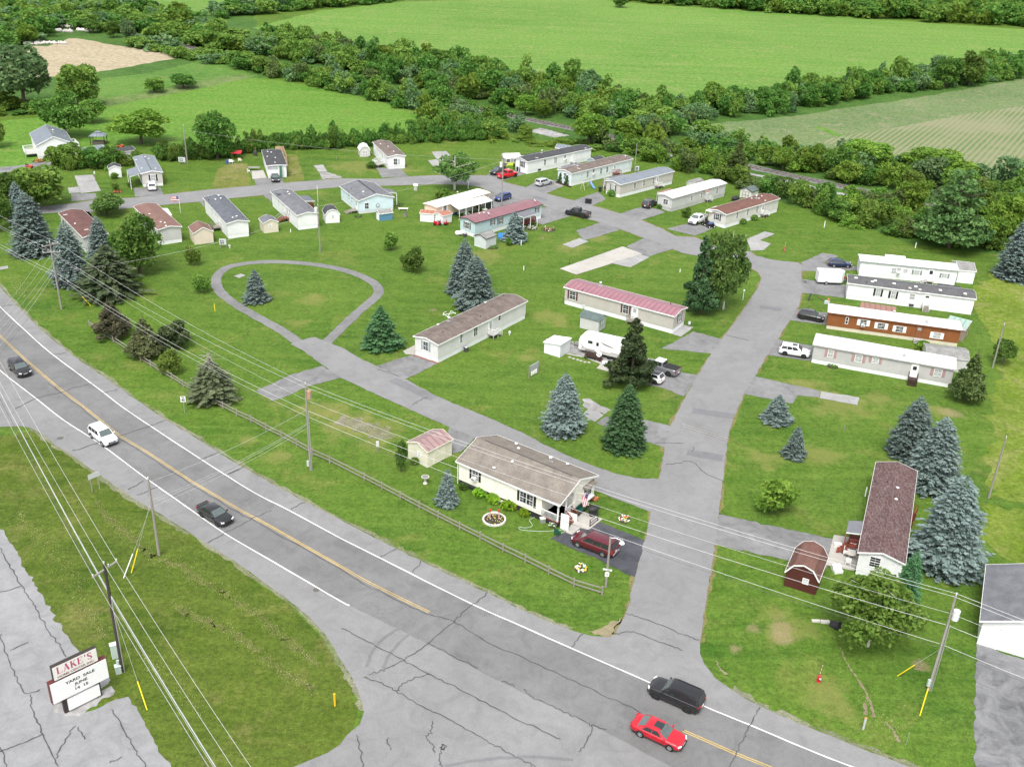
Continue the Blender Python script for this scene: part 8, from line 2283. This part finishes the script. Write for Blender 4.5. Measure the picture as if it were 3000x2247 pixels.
f_.matrix_local = Matrix(((.0, -.95, 0, -.03), (0, .2, 1, 0), (-1, -.05, 0, h - .1), (0, 0, 0, 1)))
marker('tall thin white flagpole without a flag at the carport roof', ('e', 2055, 360), ('e', 2030, 75), WHITE, .035, 'flagpole', 'flagpole')
# cream home garden
o = thing('bird_bath', 'pale stone bird bath on the lawn by the small blue spruce', 'bird bath', at('m', 145, 522))
STN = M('pale_stone', (.55, .53, .48), .85, .2, .2)
mb = MB(); mb.cyl((0, 0, 0), (0, 0, .15), .28, .2, STN, 12); mb.cyl((0, 0, .15), (0, 0, .75), .12, .14, STN, 10); mb.build('pedestal', o)
mb = MB(); mb.cyl((0, 0, .75), (0, 0, .92), .22, .48, STN, 16); mb.cyl((0, 0, .90), (0, 0, .93), .40, .40, M('water_grey', (.2, .2, .2), .1), 16); mb.build('basin', o)
def flowers(mb, R_, n, cols, hz=.25, sz=.1):
    for i in range(n):
        t, r_ = rnd.uniform(0, 6.28), R_ * math.sqrt(rnd.random())
        c = rnd.choice(cols)
        mb.ell((math.cos(t) * r_, math.sin(t) * r_, rnd.uniform(.05, hz)), (sz * rnd.uniform(.4, 1.0),) * 3, c, 5, 3)
FW, FY, FR, FG, FO = M('flower_white', (.75, .74, .70)), M('flower_yellow', (.7, .5, .05)), M('flower_red', (.35, .03, .04)), M('flower_leaf', (.07, .16, .02)), M('flower_orange', (.6, .2, .08))
MULCH = M('mulch', (.05, .035, .028), .95)
p = at('m', 782, 862)
o = thing('flower_bed', 'round flower bed with a pale stone ring and two red topped posts', 'flower bed', p)
mb = MB()
for i in range(22):
    t = 6.283 * i / 22; mb.box((math.cos(t) * 1.25, math.sin(t) * 1.25, .1), (.2, .34, .2), STN, t)
mb.build('stone_ring', o)
mb = MB(); mb.cyl((0, 0, 0), (0, 0, .08), 1.2, 1.15, MULCH, 20); mb.build('mulch', o)
mb = MB(); flowers(mb, 1.0, 70, (FW, FY, FG, FG), .2, .09); mb.build('plants', o)
for x in (-.5, .5):
    mb = MB(); mb.box((x, .2, .55), (.14, .14, 1.1), M('pink_post', (.5, .28, .26))); mb.ell((x, .2, 1.2), (.16, .16, .16), HYD); mb.build('post', o)
mb = MB(); mb.bar((-.5, .2, 1.0), (.5, .2, 1.0), .05, .05, SIGNW); mb.build('crossbar', o)
for lb, px, cols, r_ in (('round bed of white flowers near the end of the rail fence', ('u', 366, 1100), (FW, FW, FY, FG), .75), ('small bed of yellow and white flowers near the park road', ('u', 1118, 255), (FW, FY, FG, FR), .7), ('white flowers at the foot of the cream porch', ('m', 1325, 915), (FW, FW, FG), .5), ('orange flowers at the corner of the bay window', ('m', 1712, 672), (FO, FO, FG), .5), ('flower bed before the white house', ('v', 510, 590), (FO, FY, FG, FG, FR), 1.6), ('raised bed of low plants in front of the aqua home', (2, 1340, 1487), (FG, FG, FW, FR), 1.5), ('low planting along the star shed', ('g', 1620, 690), (FG, FG, FG), 1.1), ('flowers at the deck of the aqua home', ('g', 1990, 500), (FG, FG, FW), 1.5), ('flowers around the silver shed door', ('x', 1600, 172), (FG, FG, FR), .7), ('mulch ring with red flowers below the young multi-stem tree', ('v', 1520, 990), (FR, FG, FO), .9), ('plants along the wall of the pale blue home', ('g', 300, 385), (FG, FG), .9), ('greenery at the corner of the pale blue home', ('g', 690, 270), (FG, FG), 1.3), ('weeds at the wall of the grey white-roofed home', ('h', 550, 450), (FG, FG), .9)):
    o = thing('flower_bed', lb, 'flower bed', at(*px))
    mb = MB(); mb.cyl((0, 0, 0), (0, 0, .06), r_, r_ * .95, MULCH, 16); mb.build('mulch', o)
    mb = MB(); flowers(mb, r_ * .9, int(60 * r_ + 25), cols, .4, .13); mb.build('plants', o)
HO = gen_broad(91, [(0, 0, .3, .62, .42), (.25, .2, .3, .4, .35), (-.25, -.15, .3, .45, .35)], 420, .22)
hm = leaf_mesh('hosta', *HO, L_HOSTA)
for i, (x, y, s) in enumerate(((652, 640, 1.15), (780, 700, 1.25), (920, 762, 1.25), (1060, 825, .95))):
    o = bpy.data.objects.new('hosta_plant', hm); COL.objects.link(o); o.location = at('m', x, y - 10); o.scale = (s * 1.1,) * 3; o.rotation_euler = (0, 0, i * 1.3)
    tag(o, 'bright green hosta plant in the row below the cream home', 'plant', 'hostas below the cream home')
for lb, k, x, y, s, m_ in (('small dark bush at the left corner of the cream home', 'm', 500, 572, .9, L_DARK), ('green bush behind the green bench', 'm', 1640, 745, .9, L_DARK), ('small bush at the wall of the putty home, nearer its steps', 'd', 1628, 870, 1.3, L_MID), ('small bush at the wall of the putty home, nearer its corner', 'd', 1455, 925, 1.2, L_MID), ('low green bushes along the greige home front', 'c', 1640, 815, 1.6, L_MID), ('bush at the light grey home front', 'd', 178, 690, 1.2, L_DARK), ('bush at the corner of the long peeling shed', 6, 1550, 612, 1.8, L_LITE), ('bright weeds at the cream shed corner', 'm', 50, 340, .9, L_LITE), ('bush behind the flat roofed peach home', 'g', 1130, 210, 2.6, L_MID)):
    o = bpy.data.objects.new('small_bush', hm); COL.objects.link(o); o.location = at(k, x, y); o.scale = (s, s, s * 1.2)
    o.material_slots[0].link = 'OBJECT'; o.material_slots[0].material = m_
    tag(o, lb, 'bush')
mb = MB(); mb.box((0, 0, .42), (1.2, .4, .1), STN); mb.box((-.4, 0, .19), (.15, .32, .38), STN); mb.box((.4, 0, .19), (.15, .32, .38), STN); solo('stone_bench', 'pale stone bench between the hostas at the cream home', 'bench', mb, at('m', 852, 715), -.45)
o = thing('garden_bench', 'dark green garden bench on the porch patio', 'bench', at('m', 1580, 800, .02), ang(CREAMB.v) + (0 if CREAMB.sg > 0 else math.pi))
GB = M('bench_green', (.012, .075, .05), .5)
mb = MB(); mb.box((0, 0, .44), (1.4, .48, .06), GB); mb.build('seat', o)
mb = MB(); mb.box((0, .26, .75), (1.4, .06, .55), GB); mb.build('backrest', o)
for x in (-.62, .62):
    mb = MB(); mb.box((x, 0, .3), (.07, .5, .6), DKMET); mb.build('leg', o)
o = thing('barbecue', 'black covered barbecue on the porch patio', 'barbecue', at('m', 1695, 820, .02), .4)
mb = MB(); mb.box((0, 0, .45), (.9, .6, .85), BIN); mb.build('cart', o, bevel=.05)
mb = MB(); mb.ell((0, 0, .98), (.78, .5, .32), BIN); mb.build('cover', o)
o = thing('patio_railing', 'short black railing at the edge of the porch patio', 'railing', (0, 0, 0))
a, b_ = at('m', 1665, 930, .02), at('m', 1738, 870, .02)
mb = MB()
for z in (.15, .55, .95): mb.bar(a + UP * z, b_ + UP * z, .06, .06, DKMET)
mb.build('rail', o)
for f in (0, 1):
    mb = MB(); q = a.lerp(b_, f); mb.box((q.x, q.y, .52), (.1, .1, 1.05), DKMET); mb.build('post', o)
for lb, px, dm, rz in (('tall white panel leaning at the cream porch steps', ('m', 1430, 950), (1.0, .12, 2.0), -.5), ('wide white panel beside the porch steps', ('m', 1490, 870), (1.5, .1, 1.1), -.5)):
    mb = MB(); mb.box((0, 0, dm[2] / 2), dm, SIGNW); solo('white_panel', lb, 'panel', mb, at(*px), rz)
mb = MB(); mb.box((0, 0, .3), (.55, .45, .6), GALV); mb.box((0, 0, .62), (.6, .5, .05), WHITE); solo('pump_box', 'small grey box on the lawn by the cream porch', 'box', mb, at('m', 1228, 885), .4)
hose = [at('m', *q) + UP * .03 for q in ((1190, 830), (1110, 860), (1135, 915), (1080, 935), (1015, 930), (1020, 950), (1100, 962), (1250, 968), (1400, 955), (1435, 970), (1400, 985))]
mb = MB(); mb.tube(smooth_line(hose, 6), .025, M('hose_grey', (.45, .50, .50)), 5); solo('garden_hose', 'pale garden hose looping across the lawn by the cream porch', 'hose', mb, (0, 0, 0))
table('white round table at the open end of the long canopy', at('g', 1540, 345), .6, .75, PW)
chair('white chair under the middle of the long canopy', at('g', 1382, 375), .5, PW)
chair('white chair at the left end of the long canopy', at('g', 1352, 380), 2.0, PW)
for lb, px, dm, m_ in (('dark clutter stacked under the long canopy, right part', (1570, 300), (1.6, .9, 1.5), DKMET), ('grey clutter stacked under the long canopy, middle', (1450, 320), (1.8, .8, 1.2), WOODG), ('green cart at the left post of the long canopy', (1240, 372), (1.2, .6, .6), GB)):
    mb = MB(); mb.box((0, 0, dm[2] / 2), dm, m_, .2); mb.box((dm[0] * .3, .1, dm[2] * .7), (dm[0] * .6, dm[1], dm[2] * .7), BIN, .5); solo('stored_clutter', lb, 'clutter', mb, at('g', *px), .35)
chair('small green lawn chair beside the dark driveway', at('m', 1365, 1005), 1.0, GB)
# far yard furniture
o = thing('patio_umbrella', 'red canopy over a seat at the dark hedge', 'canopy', at(1, 1535, 1030), 0)
mb = MB(); mb.add([(-1.2, -.8, 1.5), (1.2, -.8, 1.5), (1.2, .8, 1.9), (-1.2, .8, 1.9), (-1.2, -.8, 1.6), (1.2, -.8, 1.6), (1.2, .8, 2.0), (-1.2, .8, 2.0)], [(0, 1, 2, 3), (4, 5, 6, 7), (0, 1, 5, 4), (1, 2, 6, 5), (2, 3, 7, 6), (3, 0, 4, 7)], M('canopy_red', (.5, .03, .05))); mb.build('canopy', o)
for x in (-1.1, 1.1):
    mb = MB(); mb.box((x, .2, .85), (.06, .06, 1.7), DKMET); mb.build('post', o)
chair('white lawn seat by the red canopy', at(1, 1500, 1058), 1.4, PW, None, 1.0)
chair('cream lawn seat right of the white one by the red canopy', at(1, 1556, 1050), 1.4, M('seat_cream', (.65, .58, .42)), None, .8)
mb = MB(); mb.cyl((0, 0, 0), (0, 0, .9), .35, .35, M('barrel_blue', (.04, .08, .25)), 12); solo('plastic_barrel', 'blue plastic barrel by the red canopy', 'barrel', mb, at(1, 1472, 1060))
table('grey patio table with chairs at the black roofed home', at('x', 110, 352), .8, .72, M('table_grey', (.25, .25, .26)), .1, (2.6, 1.1))
chair('white plastic chair at the black roofed home patio', at('x', 40, 385), .6, PW)
mb = MB(); mb.box((0, 0, .5), (.9, .7, 1.0), DKMET); mb.ell((0, 0, 1.1), (.5, .35, .25), DKMET); solo('barbecue', 'dark barbecue near the hedge at the black roofed home', 'barbecue', mb, at('x', 125, 165))
mb = MB(); mb.ell((0, 0, .55), (1.1, .7, .6), BIN); solo('covered_machine', 'machine under a black cover by the crossed door shed', 'covered machine', mb, at('d', 1335, 570), .5)
mb = MB(); mb.box((0, 0, .1), (2.4, .22, .18), CONC); solo('wheel_stop', 'white concrete wheel stop before the cypresses', 'wheel stop', mb, at('c', 825, 655), -.55)
mb = MB(); mb.box((0, 0, .15), (5.2, .25, .3), WOODB); solo('timber_edging', 'dark timber edging below the cypresses', 'edging', mb, (at('c', 800, 612) + at('c', 1000, 680)) / 2, ang(at('c', 1000, 680) - at('c', 800, 612)))
mb = MB()
for i in range(16): mb.box((i * .3, rnd.uniform(-.03, .03), .08), (.26, .2, .16), M('edging_brick', (.28, .13, .09), .8), rnd.uniform(-.15, .15))
e0, e1 = at('a', 185, 1120), at('a', 560, 1245)
solo('brick_edging', 'row of red edging bricks before the streaked brown roofed home', 'edging', mb, e0, ang(e1 - e0))
o = thing('fence_rail', 'leaning dark post with a fallen rail on the lawn by the park road', 'post', at('y', 1125, 175), 0)
mb = MB(); mb.bar((0, 0, 0), (.4, .3, 1.3), .2, .2, DKMET); mb.build('post', o)
mb = MB(); v_ = at('y', 1480, 190) - at('y', 1125, 175); mb.bar((.4, .3, 1.25), v_ + UP * .2, .08, .08, DKMET); mb.build('rail', o)
mb = MB(); mb.box((0, 0, .3), (.9, .3, .6), M('ornament_pale', (.5, .55, .6))); mb.box((.2, 0, .7), (.3, .2, .5), FO); solo('lawn_ornament', 'pale lawn ornament with an orange top near the rust brown home', 'ornament', mb, at('y', 1570, 245), .3)
for lb, px, r_ in (('iron manhole cover in the drive by the park road junction', ('r', 2030, 1152), .42), ('iron manhole cover at the lawn edge of the drive junction', ('r', 1918, 1134), .38), ('iron manhole cover in the highway shoulder', (4, 390, 1180), .42), ('iron manhole cover in the travel lane', (7, 2048, 510), .36)):
    mb = MB(); mb.cyl((0, 0, .012), (0, 0, .03), r_, r_, M('iron', (.10, .095, .09), .7), 20); solo('manhole_cover', lb, 'manhole cover', mb, at(*px), group='iron manhole covers')
mb = MB(); mb.box((0, 0, .02), (.6, 1.1, .03), DKMET); solo('storm_drain', 'dark storm drain grate at the edge of the park road', 'drain', mb, at(6, 792, 168))
mb = MB(); mb.cyl((0, 0, 0), (.6, -.6, .35), .45, .45, BIN, 14); mb.box((-.6, .3, .1), (.9, .4, .2), STN); mb.box((-1.5, .4, .08), (.8, .3, .18), STN); solo('culvert', 'dark culvert pipe end with stones left of the birch', 'culvert', mb, at(9, 965, 735))
for lb, px, sz in (('pale rubble pile beside the stubble field corner', (1, 330, 285), 6), ('pale rubble heap above the stubble field', (1, 400, 208), 5), ('pale rubble strip at the top of the scrub', (1, 415, 178), 4), ('small pale rubble by the round tree', (1, 540, 202), 2.5), ('pale rubble at the field corner by the dark trees', (1, 215, 290), 3)):
    mb = MB()
    for i in range(26): mb.ell((rnd.uniform(-sz, sz), rnd.uniform(-1.5, 1.5), .4), (rnd.uniform(.4, 1.2), rnd.uniform(.4, .9), rnd.uniform(.4, .9)), M('rubble_pale', (.50, .47, .45), .9, .1, .3), 6, 4)
    solo('rubble_pile', lb, 'rubble pile', mb, at(*px))
vehicle('wagon', 'pale car parked under the trees at the far left', 'car', at(1, 75, 275, .02), 2.6, WHT)
# dead grass tufts on the island and beside the ditch
def tufts(paths, n, wd, col_l, col_d, hgt_, seed):
    g = np.random.default_rng(seed)
    C, A, B, LA, LB, T = [], [], [], [], [], []
    for path in paths:
        P = np.array([[p.x, p.y] for p in path])
        seg = np.r_[0, np.cumsum(np.linalg.norm(np.diff(P, axis=0), axis=1))]
        for _ in range(int(n * seg[-1])):
            s = g.uniform(0, seg[-1])
            x, y = np.interp(s, seg, P[:, 0]), np.interp(s, seg, P[:, 1])
            cl = .5 + .5 * math.sin(s * 1.1 + seed) * math.sin(s * .43)
            if g.random() > .35 + .65 * cl: continue
            w = wd * (.35 + .65 * math.sin(math.pi * min(1, max(0, s / seg[-1]))))
            h = hgt_ * g.uniform(.5, 1.3)
            C.append((x + g.normal(0, w * .5), y + g.normal(0, w * .5), h * .45)); A.append((g.normal(0, .5), g.normal(0, .5), 1)); B.append((g.normal(), g.normal(), 0)); LA.append(h * .6); LB.append(.014 + .018 * g.random()); T.append(g.random())
    C, A = np.array(C), unit(np.array(A)); B = np.array(B); B = unit(B - A * (A * B).sum(1, keepdims=True))
    v, t = leaf_arrays(C, A, B, np.array(LA), np.array(LB), np.array(T))
    o = bpy.data.objects.new('dry_grass_tufts', leaf_mesh('dry_grass_tufts', v, t, m_leaf('straw_%d' % seed, col_d, col_l, .01, .2)))
    COL.objects.link(o)
    tag(o, kind='stuff')
tufts(DRYL, 60, 1.3, (.27, .26, .14), (.18, .19, .07), .12, 3)
